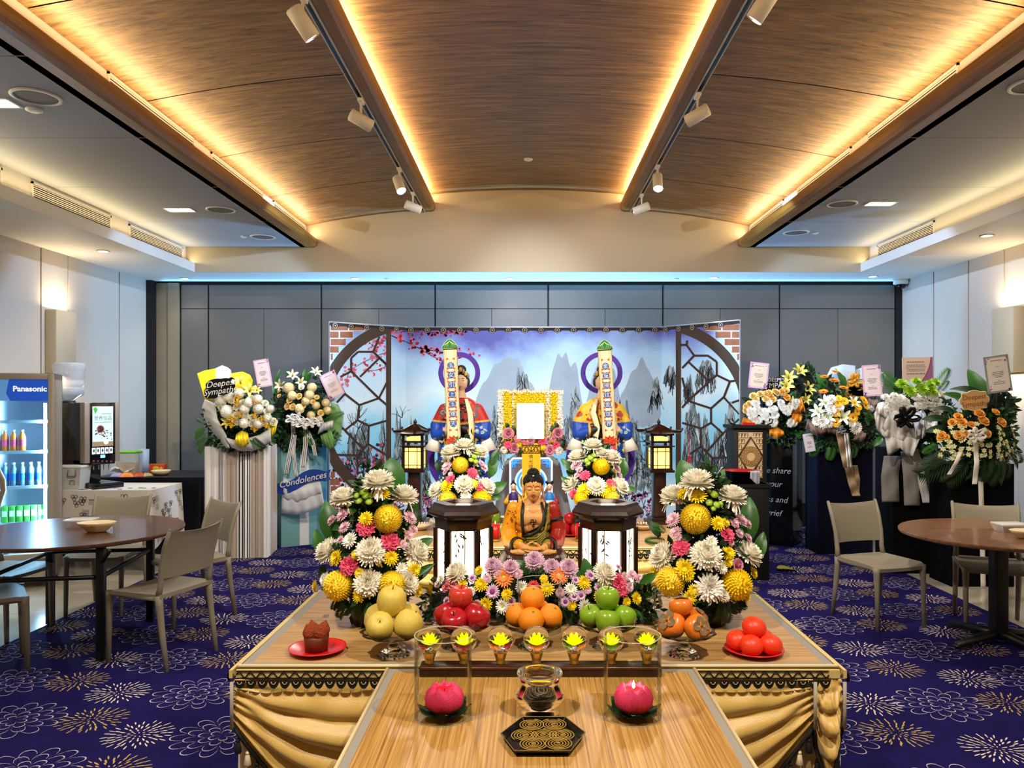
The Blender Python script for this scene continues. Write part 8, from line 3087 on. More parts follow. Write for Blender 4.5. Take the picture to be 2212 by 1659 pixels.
MB().lathe([(.166, .111), (.158, .10), (.11, .022), (0, .012)], 40).build('inside', mat('basin_red', (170, 22, 24), .3), t2)
m = MB()
x0, y0_ = P(1604, 0, d).x + .02, d + .15
for k in range(1):
 def cl(u, v):
  a = -pi / 2 + .25 + .75 * u
  r = .176 + .004 * sin(u * 14)
  if v < .25:
   return (x0 + r * cos(a) * (1 - .2 * (.25 - v) * 4), y0_ + r * sin(a) * (1 - .2 * (.25 - v) * 4), zt2 + .114)
  vv = (v - .25) / .75
  return (x0 + (r - .006 * vv) * cos(a), y0_ + (r - .006 * vv) * sin(a), zt2 + .114 - (.06 + .10 * u) * vv)
 m.grid(cl, 18, 8)
ob = tag(m.build('wash_cloth', mat('cloth_pale', (196, 204, 214), .7, alpha=.9)), 'pale thin cloth hanging over the rim of the red-black basin', 'cloth')
sol = ob.modifiers.new('thickness', 'SOLIDIFY')
sol.thickness = .0015
# fallen yellow-green leaf on the carpet
d = 2691 / (1234 - 862)
ob = leaf_mb(.20, .10, .2, .2).build('fallen_leaf', mat('leaf_yellow', (150, 150, 40), .5), None, (P(1680, 0, d).x, d, .024), (0, 0, -1.45))
tag(ob, 'fallen yellow-green leaf lying on the carpet right of the altar', 'leaf')

# ================================================================ CHAIRS AND DINING TABLES
M_resin = mat('resin_taupe', (130, 122, 104), .5, bump=.06, bscale=500)
M_tabletop = wood('table_walnut', (62, 36, 24), (88, 54, 38), (112, 74, 54), (2, 14, 10), 3.0, .28, .6, coat=.3)
M_tabletop2 = wood('table_walnut_light', (88, 54, 34), (118, 78, 52), (140, 98, 68), (1.5, 14, 10), 3.0, .28, .6, coat=.3)
M_iron = mat('black_iron', (10, 10, 11), .45)

def chair_meshes():
 """one-piece resin chair; front toward -y, seat 0.46 m, back 0.84 m"""
 seat = MB()

 def top(u, v):
  x, y = -1 + 2 * u, v
  hw = .215 + .012 * (1 - v)
  z = .452 - .014 * (1 - x * x) * sin(pi * min(1, v * .9 + .1)) - .016 * max(0, .12 - v) / .12
  return (x * hw * (1 - .10 * max(0, .10 - v) / .10), -.215 + .43 * y, z)
 g = MB()
 g.grid(top, 14, 14)
 low = [(x, y, z - .024) for x, y, z in g.v]
 n = len(g.v)
 seat.add(g.v, g.f, 0, True)
 seat.add(low, [tuple(reversed(f)) for f in g.f], 0, True)
 rim = []
 for i in range(14):
  rim += [(i, i + 1), ]
 ring = [i for i in range(15)] + [14 + 15 * j for j in range(1, 15)] + [224 - i for i in range(1, 15)] + [15 * j for j in range(13, 0, -1)]
 vs = [g.v[i] for i in ring] + [low[i] for i in ring]
 k = len(ring)
 seat.add(vs, [((i + 1) % k, i, k + i, k + (i + 1) % k) for i in range(k)], 0, True)
 back = MB()

 def bk(u, v):
  x = -1 + 2 * u
  z = .545 + .290 * v
  y = .205 + .030 * v + .045 * v * v
  hw = .196 + .016 * v
  yy = y - .030 * (1 - abs(x) ** 2) * 0 + .030 * (1 - x * x)
  zz = z - (.018 * (1 - x * x) if v > .9 else 0) * ((v - .9) / .1 if v > .9 else 0)
  return (x * hw, yy, zz)
 b1 = MB()
 b1.grid(bk, 14, 10)
 front = [(x, y - .007, z) for x, y, z in b1.v]
 rear = [(x, y + .007, z) for x, y, z in b1.v]
 back.add(front, b1.f, 0, True)
 back.add(rear, [tuple(reversed(f)) for f in b1.f], 0, True)
 ring = [i for i in range(15)] + [14 + 15 * j for j in range(1, 11)] + [164 - i for i in range(1, 15)] + [15 * j for j in range(9, 0, -1)]
 vs = [front[i] for i in ring] + [rear[i] for i in ring]
 k = len(ring)
 back.add(vs, [((i + 1) % k, i, k + i, k + (i + 1) % k) for i in range(k)], 0, True)
 # uprights carry on from the rear legs
 for s in (-1, 1):
  pts = [(s * .205, .190, .44), (s * .200, .200, .50), (s * .204, .212, .62), (s * .210, .245, .74), (s * .214, .285, .838)]
  back.tube(pts, [.019, .017, .016, .015, .011], 10)
  back.ball(pts[-1], .011, 8, 6)
 fl = MB()
 fl.tube([(0, 0, .440), (0, -.004, .40), (0, -.010, .30), (0, -.016, .0)], [.026, .022, .018, .0145], 12)
 rl = MB()
 rl.tube([(0, 0, .445), (0, .006, .38), (0, .026, .22), (0, .062, .0)], [.024, .021, .018, .0145], 12)
 ap = MB()
 ap.tube([(0, -.195, .428), (.004, 0, .424), (.004, .19, .428)], [.018, .014, .018], 8)
 return [m.mesh(n_, M_resin) for m, n_ in ((seat, 'seat'), (back, 'backrest'), (fl, 'front_leg'), (rl, 'rear_leg'), (ap, 'side_rail'))]

CM = chair_meshes()

def make_chair(label, group):
 t = thing('resin_chair', label, 'chair', (0, 0, 0), group=group)
 put('seat', CM[0], t)
 put('backrest', CM[1], t)
 for s in (-1, 1):
  put('leg', CM[2], t, (s * .198, -.195, 0))
  put('leg', CM[3], t, (s * .202, .190, 0))
  put('seat_rail', CM[4], t, (s * .200, 0, 0), scale=(s, 1, 1))
 return t

GR = 'taupe resin chairs'
chair0 = make_chair('taupe resin chair nearest the camera on the left, its back to the altar', GR)
cz0 = .0068
chair0.location = (-2.30, 4.82, cz0)
chair0.rotation_euler = (0, 0, radians(-110))
dup(chair0, (-2.50, 5.68, cz0), radians(-40), 'taupe resin chair just in front of the white striped column', GR)
dup(chair0, (-3.24, 5.92, cz0), radians(4), 'taupe resin chair behind the left round table, before the patterned tablecloth', GR)
dup(chair0, (-3.62, 5.30, cz0), radians(82), 'taupe resin chair pushed under the left round table, seat catching blue light', GR)
dup(chair0, (-3.26, 4.60, cz0), radians(127), 'taupe resin chair cut by the left edge of the photo, nearest corner', GR)
dup(chair0, (2.55, 5.58, cz0), radians(17), 'taupe resin chair standing free on the carpet left of the right round table', GR)
dup(chair0, (3.30, 5.46, cz0), radians(-21), 'taupe resin chair behind the right round table', GR)

# left round table on four legs
tx, ty, R = -3.04, 5.18, .67
t = thing('round_table', 'round dark walnut dining table with four black legs at the left', 'table', (tx, ty, 0), radians(8))
MB().lathe([(0, .712), (R - .02, .712), (R - .004, .718), (R, .725), (R, .735), (R - .004, .74), (0, .74)], 96, smooth=False).build('tabletop', M_tabletop, t)
LP = [(-.34, -.50), (.34, -.48), (.34, .40), (-.34, .40)]
for x, y in LP:
 MB().rbox(x - .024, x + .024, y - .024, y + .024, .0065, .70, .004).build('leg', M_iron, t)
m = MB()
for (a, b), (c, d_) in zip(LP, LP[1:] + LP[:1]):
 m.tube([(a, b, .52), (c, d_, .52)], .014, 8)
m.tube([(-.34, -.48, .70), (.34, .40, .70)], .016, 8)
m.tube([(.34, -.48, .70), (-.34, .40, .70)], .016, 8)
for x, y in LP:
 m.tube([(x, y, .60), (x * 1.25, y * 1.2, .70)], .012, 8)
m.build('cross_brace', M_iron, t)

# right round table on a cross foot
tx2, ty2, R2 = 3.11, 5.08, .60
t = thing('round_table', 'round walnut pedestal table with black cross foot at the right', 'table', (tx2, ty2, 0))
MB().lathe([(0, .712), (R2 - .02, .712), (R2 - .004, .718), (R2, .725), (R2, .735), (R2 - .004, .74), (0, .74)], 96, smooth=False).build('tabletop', M_tabletop2, t)
m = MB()
m.rbox(-.045, .045, -.045, .045, .07, .712, .012, 3)
m.rbox(-.20, .20, -.20, .20, .69, .712, .005)
m.build('column', M_iron, t)
for k in range(4):
 a = radians(20) + k * pi / 2
 m = MB()
 m.tube([(0, 0, .075), (.15 * cos(a), .15 * sin(a), .062), (.37 * cos(a), .37 * sin(a), .034)], [.040, .034, .026], 12, 0, None, True, True, .8)
 m.ball((.36 * cos(a), .36 * sin(a), .027), (.026, .026, .020), 10, 6)
 m.build('foot', M_iron, t)

# takeaway food on both tables
M_plas = mat('takeaway_plastic', (232, 232, 230), .3, alpha=.55)
M_shellbowl = mat('paper_bowl', (226, 206, 166), .5)

def food_tray(x, y, z, rz_, label):
 t = thing('food_tray', label, 'takeaway tray', (x, y, z), rz_)
 m = MB()
 vs = [(-.075, -.05, 0), (.075, -.05, 0), (.075, .05, 0), (-.075, .05, 0), (-.09, -.062, .042), (.09, -.062, .042), (.09, .062, .042), (-.09, .062, .042)]
 m.add(vs, [(3, 2, 1, 0), (0, 1, 5, 4), (1, 2, 6, 5), (2, 3, 7, 6), (3, 0, 4, 7)])
 m.build('base', M_plas, t)
 m = MB()
 r = random.Random(3)
 for k in range(16):
  m.ball((r.uniform(-.06, .06), r.uniform(-.035, .035), .015), (.016, .014, .012), 8, 5)
 m.build('food', mat('nut_brown', (130, 86, 56), .7, var=.4, vscale=50), t)['kind'] = 'stuff'
 m = MB()
 m.rbox(-.094, .094, -.066, .066, .043, .056, .004)
 m.build('lid', M_plas, t)

def shell_bowl(x, y, z, rz_, label, r=.105):
 t = thing('paper_bowl', label, 'bowl', (x, y, z), rz_)
 m = MB()
 prof = [(0, .004), (r * .42, .003), (r * .46, 0), (r * .52, .006), (r * .86, r * .42), (r, r * .60), (r * .985, r * .61), (r * .84, r * .44), (r * .5, .014), (0, .012)]
 m.lathe(prof, 72, 0, T(s=(1.15, .85, 1)), True, lambda a, z_, k: 1 + (.018 * cos(14 * a) if k in (4, 5, 6) else 0))
 m.build('body', M_shellbowl, t)
 MB().tube([(-.02, -r * .70, r * .42), (0, -r * .72, r * .45), (.02, -r * .70, r * .42)], .0025, 5).build('printed_mark', M_black, t)

food_tray(P(172, 0, 5.28).x, 5.30, .74, .1, 'clear plastic food tray on the left round table')
shell_bowl(P(209, 0, 5.10).x, 5.10, .74, .1, 'cream paper bowl with scalloped rim on the left round table')
food_tray(P(2196, 0, 5.05).x, 5.12, .74, .05, 'clear plastic food tray at the right edge of the photo, on the right round table')
shell_bowl(P(2216, 0, 4.86).x, 4.86, .74, 0, 'cream paper bowl at the right edge of the photo, on the right round table', .085)

# ================================================================ DRINKS CORNER ON THE LEFT
M_fridge = mat('fridge_grey', (150, 140, 126), .4)
M_fridgein = mat('fridge_inside', (236, 244, 250), .5)
M_door = glass('fridge_glass', (214, 236, 250), 0, 1.45, .95)
FW, fh = .44, 1.84
frz = radians(25)
fpx = P(117, 0, 6.6)
t = thing('drinks_fridge', 'tall glass-door drinks fridge with blue header at the left edge of the photo', 'fridge', (fpx.x - FW / 2 * cos(frz), 6.6 - FW / 2 * sin(frz), 0), frz)
FR = t
hw = FW / 2
m = MB()
m.box(-hw, hw, .05, .09, .10, .30)   # plinth front
m.box(-hw, -hw + .03, .03, .56, .08, fh)
m.box(hw - .03, hw, .03, .56, .08, fh)
m.box(-hw, hw, .53, .56, .08, fh)
m.box(-hw, hw, .03, .56, fh - .05, fh)
m.box(-hw, hw, .03, .56, .08, .28)
m.build('cabinet', M_fridge, t)
for sx in (-1, 1):
 for sy in (.08, .50):
  MB().lathe([(0, 0), (.02, 0), (.018, .08), (0, .08)], 12, 0, T(sx * (hw - .05), sy, 0)).build('foot', M_black, t)
m = MB()
m.box(-hw + .03, -hw + .034, .04, .53, .28, fh - .05)
m.box(hw - .034, hw - .03, .04, .53, .28, fh - .05)
m.box(-hw + .03, hw - .03, .525, .53, .28, fh - .05)
m.build('lining', M_fridgein, t)
m = MB()
b = .045
m.rbox(-hw, -hw + b, -.02, .028, .26, fh - .005, .006)
m.rbox(hw - b, hw, -.02, .028, .26, fh - .005, .006)
m.rbox(-hw + b, hw - b, -.02, .028, fh - b - .01, fh - .005, .005)
m.rbox(-hw + b, hw - b, -.02, .028, .26, .31, .005)
dr = m.build('door_frame', M_fridge, t)
MB().box(-hw + b, hw - b, -.002, .004, .31, fh - b - .01).build('door_glass', M_door, dr)
m = MB()
m.tube([(-hw + .035, -.02, 1.10), (-hw + .045, -.065, 1.04), (-hw + .085, -.085, .95), (-hw + .090, -.085, .86), (-hw + .06, -.07, .76), (-hw + .03, -.02, .68)], [.016, .020, .022, .022, .020, .016], 12)
m.build('door_handle', mat('handle_grey', (120, 106, 90), .4), dr)
hz0, hz1 = fh - .235, fh - b - .01
m = MB()
m.box(-hw + b, hw - b, -.008, -.003, hz0, hz1, 0)
m.poly([(-hw + b, -.0086, hz0), (-hw + b + .08, -.0086, hz0), (-hw + b + .05, -.0086, hz0 + .06), (-hw + b + .07, -.0086, hz1), (-hw + b, -.0086, hz1)], 2)
text_mb('Panasonic', .062, 1, T(.045, -.0095, (hz0 + hz1) / 2 + .01, pi / 2), mb=m, bold=.0022)
m.build('header_sign', [mat('header_blue', (24, 74, 176), .4, emit=.35, emit_rgb=(20, 80, 200)), mat('header_white', (225, 235, 245), .5, emit=.5), mat('header_pale', (90, 150, 210), .5, emit=.3)], t)
M_ledstrip = mat('fridge_led', (225, 245, 255), .4, emit=7.0, emit_rgb=(200, 232, 255))
MB().box(hw - .085, hw - .062, .055, .075, .31, hz0 - .02).build('light_strip', M_ledstrip, t)
pl = area('fridge_lamp', (hw - .095, .085, .95), (pi / 2, 0, pi / 2 + .5), .04, 1.2, 42, (.72, .9, 1.0))
pl.parent = t
for k, z in enumerate((.55, .86, 1.16, 1.42)):
 m = MB()
 m.box(-hw + .036, hw - .036, .085, .50, z, z + .006)
 m.box(-hw + .036, hw - .036, .080, .087, z - .008, z + .020)
 m.build('shelf', mat('shelf_pale', (210, 226, 236), .3), t)
FM_ = Matrix.Translation(FR.location) @ Matrix.Rotation(frz, 4, 'Z')

def bottle(x, y, z, h, r, mats, label, cat='bottle', grp='drinks in the fridge'):
 t = thing('drink_bottle', label, cat, FM_ @ Vector((x, y, z)), frz, group=grp)
 MB().lathe([(0, 0), (r, 0), (r, h * .62), (r * .85, h * .74), (r * .42, h * .88), (r * .42, h * .92), (0, h * .92)], 18).build('body', mats[0], t)
 MB().lathe([(r * 1.02, h * .28), (r * 1.02, h * .56)], 18).build('wrapper', mats[1], t)
 MB().lathe([(0, h * .92), (r * .48, h * .92), (r * .48, h), (0, h)], 14).build('cap', mats[2], t)

M_watb = mat('bottle_water', (150, 200, 236), .15, trans=.5)
M_wlab = mat('water_wrapper', (30, 110, 210), .4)
M_wcap = mat('water_cap', (200, 226, 246), .4)
for k in range(5):
 bottle(-.155 + k * .062, .13, .866, .21, .029, (M_watb, M_wlab, M_wcap), 'clear water bottle with a blue wrapper on the second fridge shelf')
 bottle(-.155 + k * .062, .13, 1.166, .0 + .19, .028, (mat('juice_orange', (226, 120, 40), .3), mat('juice_label', (206, 70, 110), .5), M_wcap), 'orange juice bottle on the upper fridge shelf') if k < 3 else None
for k in range(6):
 t = thing('drink_carton', 'small green drink carton on the lower fridge shelf', 'carton', FM_ @ Vector((-.155 + k * .053, .13, .556)), frz, group='green cartons in the fridge')
 MB().rbox(-.024, .024, -.02, .02, 0, .15, .002).build('body', mat('carton_green', (70, 160, 60), .5), t)
 MB().box(-.018, .018, -.0212, -.020, .06, .11).build('printed_panel', mat('carton_pale', (220, 236, 200), .5), t)
# teal-capped bottle at the bottom of the fridge
bottle(-.14, .14, .286, .23, .032, (mat('bottle_pale', (170, 210, 210), .2, trans=.4), mat('label_pale', (210, 230, 226), .5), mat('cap_teal', (20, 110, 90), .4)), 'teal-capped bottle at the bottom of the fridge', 'bottle', None)

# patterned-cloth table with the drinks machine
px0, px1, py0, py1 = -4.62, -3.50, 7.13, 7.76
zt3 = .775
t = thing('folding_table', 'table under the white patterned cloth carrying the drinks machine', 'table', ((px0 + px1) / 2, (py0 + py1) / 2, 0))
hx, hy = (px1 - px0) / 2, (py1 - py0) / 2
MB().box(-hx, hx, -hy, hy, zt3 - .03, zt3 - .003).build('tabletop', M_black, t)
for sx in (-1, 1):
 for sy in (-1, 1):
  MB().box(sx * (hx - .06) - .015, sx * (hx - .06) + .015, sy * (hy - .06) - .015, sy * (hy - .06) + .015, 0, zt3 - .03).build('leg', M_iron, t)
M_clothw = mat('printed_cloth_white', (206, 200, 188), .7)
M_clothk = mat('printed_cloth_ink', (60, 58, 58), .8)
m = MB()
o_ = .008

def clothfront(u, v):
 s = u * (2 * (py1 - py0) + (px1 - px0))
 L1, L2 = py1 - py0, px1 - px0
 if s < L1:
  p, n_ = (px0, py1 - s), (-1, 0)
 elif s < L1 + L2:
  p, n_ = (px0 + s - L1, py0), (0, -1)
 else:
  p, n_ = (px1, py0 + s - L1 - L2), (1, 0)
 drop = .52 * v * (1 + .10 * sin(s * 5))
 a = o_ + .03 * v * (1 + sin(s * 11 + 1)) * .5
 return (p[0] + n_[0] * a, p[1] + n_[1] * a, zt3 - drop)

m.grid(clothfront, 120, 10)
m.box(px0 - o_, px1 + o_, py0 - o_, py1 + o_, zt3 - .003, zt3, 0)
rnd = random.Random(77)
Ls = 2 * (py1 - py0) + (px1 - px0)
for k in range(70):
 u0, v0 = rnd.uniform((py1 - py0) / Ls + .01, .99), rnd.uniform(.06, .92)
 kind = rnd.choice((0, 0, 1))
 fr_ = lambda du, dv: Vector(clothfront(min(.999, max(0, u0 + du / Ls)), min(1, max(0, v0 + dv / .52))))
 nn = Vector((1, 0, 0)) if u0 * Ls > (py1 - py0) + (px1 - px0) else Vector((0, -1, 0))
 if kind == 0:
  for cx_, cz_ in ((0, 0), (.032, 0), (.016, .028)):
   pts = [fr_(cx_ + .016 * cos(a * pi / 3 + pi / 6), cz_ + .016 * sin(a * pi / 3 + pi / 6)) + nn * .004 for a in range(7)]
   m.tube(pts, .0022, 4, 1)
 else:
  for q in range(5):
   pts = [fr_(du, .012 * q) + nn * .004 for du in (-.03, 0, .03)]
   m.tube(pts, .0014, 4, 1)
for k in range(22):
 cx_, cy_ = rnd.uniform(px0 + .05, px1 - .05), rnd.uniform(py0 + .03, py0 + .22)
 m.tube([(cx_ + .02 * cos(a * pi / 3), cy_ + .02 * sin(a * pi / 3), zt3 + .0005) for a in range(7)], .0022, 4, 1)
ob = m.build('printed_tablecloth', [M_clothw, M_clothk])
tag(ob, 'white tablecloth printed with dark hexagons and lines under the drinks machine', 'tablecloth')

# drinks machine: black body turned so that the screen front faces the hall
mx, my, mrz = P(187, 0, 7.25).x, 7.25, radians(60)
z0 = zt3 + .001
t = thing('drinks_machine', 'black hot drinks machine with a lit menu screen, beside the fridge', 'drinks machine', (mx, my, z0), mrz)
zb_, zh_ = P(0, 1000, 7.3).z - z0, P(0, 870, 7.3).z - z0
# local frame: front face along +x from the near vertical edge, body going back along +y and to -x
fw = .31
m = MB()
m.rbox(-.02, fw - .02, .02, .50, zb_ + .02, zh_, .006)
m.rbox(0, fw - .04, .22, .50, 0, zb_ + .02, .005)
m.rbox(0, fw - .04, -.02, .40, 0, .05, .008)
m.build('body', M_blackgloss, t)
m = MB()
m.rbox(-.03, .022, -.02, .06, zb_, zh_ + .003, .006)
m.rbox(fw - .042, fw + .005, -.02, .06, zb_, zh_ + .003, .006)
m.build('side_trim', mat('trim_bronze', (150, 138, 124), .4, .3), t)
m = MB()
m.rbox(.022, fw - .042, -.018, .05, zb_ - .02, zh_, .005)
pan = m.build('front_panel', M_blackgloss, t)
sx0, sx1, sz0, sz1 = .045, fw - .065, zb_ + .155, zh_ - .035
m = MB()
m.box(sx0, sx1, -.022, -.018, sz0, sz1, 0)
yy = -.0228
cxm = (sx0 + sx1) / 2
A = lambda x, z: T(x, yy, z, pi / 2)
text_mb('营养饮品', .044, 1, A(cxm, sz1 - .115), mb=m)
for k in range(14):
 x = sx0 + .018 + k * .012
 m.box(x, x + .008, yy, yy + .0006, sz1 - .155, sz1 - .149, 1)
for k in range(9):
 x = sx1 - .11 + k * .011
 m.box(x, x + .008, yy, yy + .0006, sz1 - .075, sz1 - .067, 3)
m.poly([(sx0 + .005, yy, sz1 - .02), (sx0 + .03, yy, sz1 - .005), (sx0 + .05, yy, sz1 - .03), (sx0 + .025, yy, sz1 - .075)], 4)
cx_, cz_ = cxm - .025, sz0 + .165
m.lathe([(0, 0), (.038, 0), (.038, .0006), (0, .0006)], 24, 5, A(cx_, cz_), False)
m.lathe([(0, 0), (.030, 0), (.030, .0012), (0, .0012)], 24, 2, A(cx_, cz_), False)
rnd = random.Random(6)
for k in range(20):
 m.lathe([(0, 0), (.007, 0), (.007, .0012), (0, .0012)], 8, rnd.choice((2, 5)), A(cx_ + rnd.uniform(-.06, .05), cz_ - rnd.uniform(.0, .075)), False)
for k in range(12):
 m.lathe([(0, 0), (.006, 0), (.006, .0012), (0, .0012)], 8, 1, A(sx1 - .05 + rnd.uniform(-.035, .035), sz0 + .10 + rnd.uniform(-.04, .05)), False)
m.box(sx0, sx1, yy, yy + .0005, sz0, sz0 + .045, 5)
m.lathe([(0, 0), (.024, 0), (.024, .0012), (0, .0012)], 20, 6, A(cxm + .03, sz0 + .04), False)
m.build('menu_screen', [mat('screen_pale', (176, 206, 206), .3, emit=.75, emit_rgb=(176, 212, 210)), mat('screen_ink', (60, 80, 84), .4), mat('bean_red', (90, 24, 50), .5), mat('screen_grey', (130, 140, 140), .5), mat('screen_leaf', (70, 170, 70), .5, emit=.3), mat('screen_tan', (150, 128, 96), .5, emit=.2), mat('screen_white', (230, 236, 236), .5, emit=.5)], pan)
for k in range(5):
 x = sx0 - .005 + k * (sx1 - sx0 + .01) / 5
 m = MB()
 m.box(x, x + .033, -.022, -.018, sz0 - .072, sz0 - .012, 0)
 m.ball((x + .0165, -.0225, sz0 - .040), (.011, .001, .016), 10, 6, 1)
 m.build('drink_button', [mat('screen_white', (230, 236, 236), .5, emit=.5), mat('button_drink', (70, 110, 96), .5)], pan)
 MB().lathe([(0, 0), (.010, 0), (.010, .003), (0, .003)], 12, 0, T(x + .0165, -.018, sz0 - .135 - .004 * k, pi / 2), False).build('push_button', mat('button_ring', (110, 60, 66), .4), pan)
 MB().tube([(.04 + k * .05, .04, zb_ - .02), (.04 + k * .05, .04, zb_ - .07)], .006, 6).build('spout', M_alu, t)
MB().box(cxm - .022, cxm + .022, -.021, -.018, sz0 - .11, sz0 - .082).build('display', mat('display_cyan', (120, 220, 236), .4, emit=1.2), pan)
m = MB()
m.rbox(.0, fw - .04, -.16, -.02, 0, .045, .006)
m.box(.02, fw - .06, -.15, -.03, .045, .049)
m.build('drip_tray', M_blackgloss, t)
MB().box(.06, .20, -.205, -.165, .0, .001).build('purple_mat_edge', mat('mat_violet', (170, 150, 200), .7), t)

# big water bottle upside down on the machine
wx = P(143, 0, 7.45).x
t = thing('water_bottle', 'large clear upturned water bottle on top of the drinks machine', 'water bottle', (wx + .02, 7.46, z0 + zh_))
M_wb = mat('water_bottle_plastic', (216, 226, 236), .15, alpha=.42)
r = .134
MB().lathe([(.045, .0), (.05, .03), (.09, .045), (r - .01, .07), (r, .09), (r, .135), (r - .012, .145), (r - .012, .150), (r, .16), (r, .20), (r - .014, .212), (r - .014, .222), (r, .234), (r, .30), (r * 1.03, .315), (r * 1.06, .33), (r * 1.06, .365), (r, .385), (.06, .39), (0, .388)], 48).build('bottle', M_wb, t)
MB().lathe([(0, .006), (.04, .012), (.085, .05), (r - .016, .075), (r - .006, .09), (r - .006, .135), (0, .136)], 40).build('water', glass('water', (214, 228, 236), .0, 1.33, .92), t)
MB().lathe([(0, -.0), (.06, .0), (.058, .02), (0, .02)], 24).build('collar', mat('collar_grey', (60, 62, 66), .5), t)
# lidded plastic box with clip
t = thing('storage_box', 'clear plastic storage box with a clip handle beside the drinks machine', 'box', (P(150, 0, 7.24).x + .02, 7.235, zt3), .05)
m = MB()
vs = [(-.115, -.085, 0), (.115, -.085, 0), (.115, .085, 0), (-.115, .085, 0), (-.135, -.095, .20), (.135, -.095, .20), (.135, .095, .20), (-.135, .095, .20)]
m.add(vs, [(3, 2, 1, 0), (0, 1, 5, 4), (1, 2, 6, 5), (2, 3, 7, 6), (3, 0, 4, 7)])
m.build('box', mat('box_plastic', (206, 204, 196), .35, alpha=.72), t)
MB().rbox(-.142, .142, -.102, .102, .20, .225, .006).build('lid', mat('lid_plastic', (206, 204, 196), .4, alpha=.85), t)
m = MB()
m.tube([(.03, -.100, .19), (.03, -.112, .13), (.10, -.112, .13), (.10, -.100, .19)], .006, 6)
m.tube([(.045, -.104, .09), (.045, -.104, .05), (.085, -.104, .05), (.085, -.104, .09), (.045, -.104, .09)], .003, 6)
m.build('clip', mat('clip_grey', (90, 88, 84), .4), t)
m = MB()
m.ball((-.02, 0, .025), (.085, .065, .022), 14, 8)
m.build('contents', mat('sugar_white', (226, 220, 206), .8), t)

# black-cloth table behind
bx0, bx1, by0, by1 = -4.55, -3.42, 8.05, 8.85
zt4 = .80
t = thing('side_table', 'side table under a floor-length black cloth at the far left', 'table', ((bx0 + bx1) / 2, (by0 + by1) / 2, 0))
hx, hy = (bx1 - bx0) / 2 - .02, (by1 - by0) / 2 - .02
MB().box(-hx, hx, -hy, hy, zt4 - .03, zt4 - .006).build('tabletop', M_black, t)
for sx in (-1, 1):
 for sy in (-1, 1):
  MB().box(sx * (hx - .05) - .015, sx * (hx - .05) + .015, sy * (hy - .05) - .015, sy * (hy - .05) + .015, 0, zt4 - .03).build('leg', M_iron, t)
m = MB()

def bcloth(u, v):
 per = [(bx0, by1), (bx0, by0), (bx1, by0), (bx1, by1)]
 Ls_ = [0, by1 - by0, by1 - by0 + bx1 - bx0, 2 * (by1 - by0) + bx1 - bx0]
 s = u * Ls_[-1]
 i = 0 if s < Ls_[1] else (1 if s < Ls_[2] else 2)
 f = (s - Ls_[i]) / (Ls_[i + 1] - Ls_[i])
 a, b = Vector(per[i]), Vector(per[i + 1])
 nn = (Vector((-1, 0)), Vector((0, -1)), Vector((1, 0)))[i]
 p = a + (b - a) * f + nn * (.004 + .018 * v * (1 + sin(s * 21)))
 return (p.x, p.y, zt4 - (zt4 - .008) * v)

m.grid(bcloth, 160, 8)
m.box(bx0 - .004, bx1 + .004, by0 - .004, by1, zt4 - .006, zt4)
ob = m.build('black_tablecloth', mat('navy_black_cloth', (5, 9, 22), .42))
tag(ob, 'shiny blue-black floor-length cloth on the side table at the far left', 'tablecloth')
# things on the black table
t = thing('food_container', 'tall clear container with a green lid and snacks on the black-cloth table', 'container', (P(280, 0, 8.30).x, 8.30, zt4))
MB().rbox(-.105, .105, -.09, .09, 0, .24, .012).build('body', mat('container_clear', (190, 200, 200), .2, alpha=.45), t)
MB().rbox(-.112, .112, -.096, .096, .24, .262, .008).build('lid', mat('lid_green', (112, 190, 40), .4), t)
MB().rbox(-.095, .095, -.08, .08, .006, .13, .01).build('snacks', mat('snack_tan', (186, 150, 110), .8, var=.5, vscale=40, bump=.8, bscale=60), t)
t = thing('tumbler_container', 'clear straight plastic tumbler to the right of the green-lidded container', 'container', (P(307, 0, 8.40).x + .01, 8.42, zt4))
MB().lathe([(0, .004), (.046, .004), (.052, .27), (.055, .27), (.049, 0), (0, 0)], 28).build('body', mat('container_blue', (190, 208, 230), .2, alpha=.5), t)
MB().lathe([(0, .006), (.042, .006), (.044, .075), (0, .075)], 20).build('contents', mat('contents_dark', (60, 66, 80), .7), t)
t = thing('snack_box', 'small orange printed cardboard box on the black-cloth table', 'box', (P(337, 0, 8.55).x, 8.58, zt4), .1)
MB().rbox(-.09, .09, -.05, .05, 0, .095, .003).build('body', mat('box_orange', (196, 70, 20), .5), t)
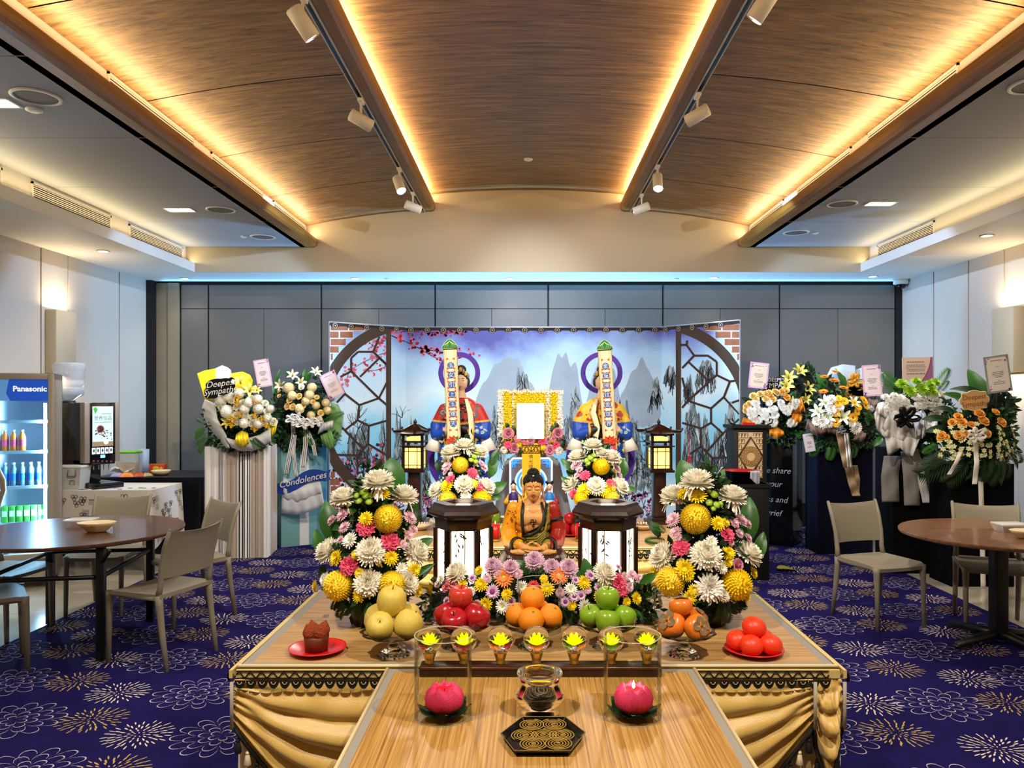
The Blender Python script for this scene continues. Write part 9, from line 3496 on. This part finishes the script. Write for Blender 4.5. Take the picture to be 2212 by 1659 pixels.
MB().ball((.0, -.050, .05), (.035, .002, .026), 14, 8).build('printed_fruit', mat('print_yellow', (230, 180, 40), .5), t)
MB().ball((.055, -.050, .045), (.02, .002, .02), 12, 8).build('printed_fruit', mat('print_yellow', (230, 180, 40), .5), t)
M_bagc = mat('snack_bag_clear', (226, 226, 226), .25, alpha=.6)
for k, (px, y, w, h, c, l) in enumerate(((255, 8.16, .13, .035, (150, 150, 196), 'bluish snack packet in the tray on the black-cloth table'), (275, 8.12, .14, .04, (226, 130, 60), 'orange snack packet at the front of the black-cloth table'), (300, 8.16, .12, .035, (190, 70, 40), 'red snack packet beside the orange one'), (318, 8.20, .10, .03, (190, 170, 130), 'tan snack packet at the right of the pile'))):
 m = MB()

 def pk(u, v, w=w, h=h, k=k):
  a, b = (u - .5) * 2, (v - .5) * 2
  return (a * w * .5, b * w * .36, h * (1 - a ** 4) * (1 - b ** 4) * (1 + .25 * noise.noise(Vector((u * 5, v * 5, k)))) + .001)
 m.grid(pk, 12, 10)
 m.poly([(-w / 2, -w * .36, 0), (w / 2, -w * .36, 0), (w / 2, w * .36, 0), (-w / 2, w * .36, 0)])
 tag(m.build('snack_packet', mat('packet_%d' % k, c, .4, var=.35, vscale=25), None, (P(px, 0, y).x, y, zt4 + .0005), (0, 0, .3 * k)), l, 'packet', 'snack packets on the black-cloth table')
m = MB()
m.grid(lambda u, v: ((u - .5) * .26 + .02 * sin(v * 5), (v - .5) * .12, .05 + .05 * sin(u * 4 + v * 3) ** 2 + .03 * noise.noise(Vector((u * 6, v * 6, 2)))), 16, 8)
ob = m.build('plastic_bag', M_bagc, None, (P(265, 0, 8.25).x, 8.24, zt4 - .01))
sol = ob.modifiers.new('thickness', 'SOLIDIFY')
sol.thickness = .002
tag(ob, 'crumpled clear plastic bag lying over the snack packets', 'plastic bag')
t = thing('flat_basket', 'cream flat dish holding snacks at the right of the packets', 'dish', (P(318, 0, 8.12).x + .06, 8.30, zt4))
MB().lathe([(0, .003), (.06, .003), (.065, 0), (.10, .05), (.098, .052), (.06, .010), (0, .009)], 32).build('body', M_shellbowl, t)
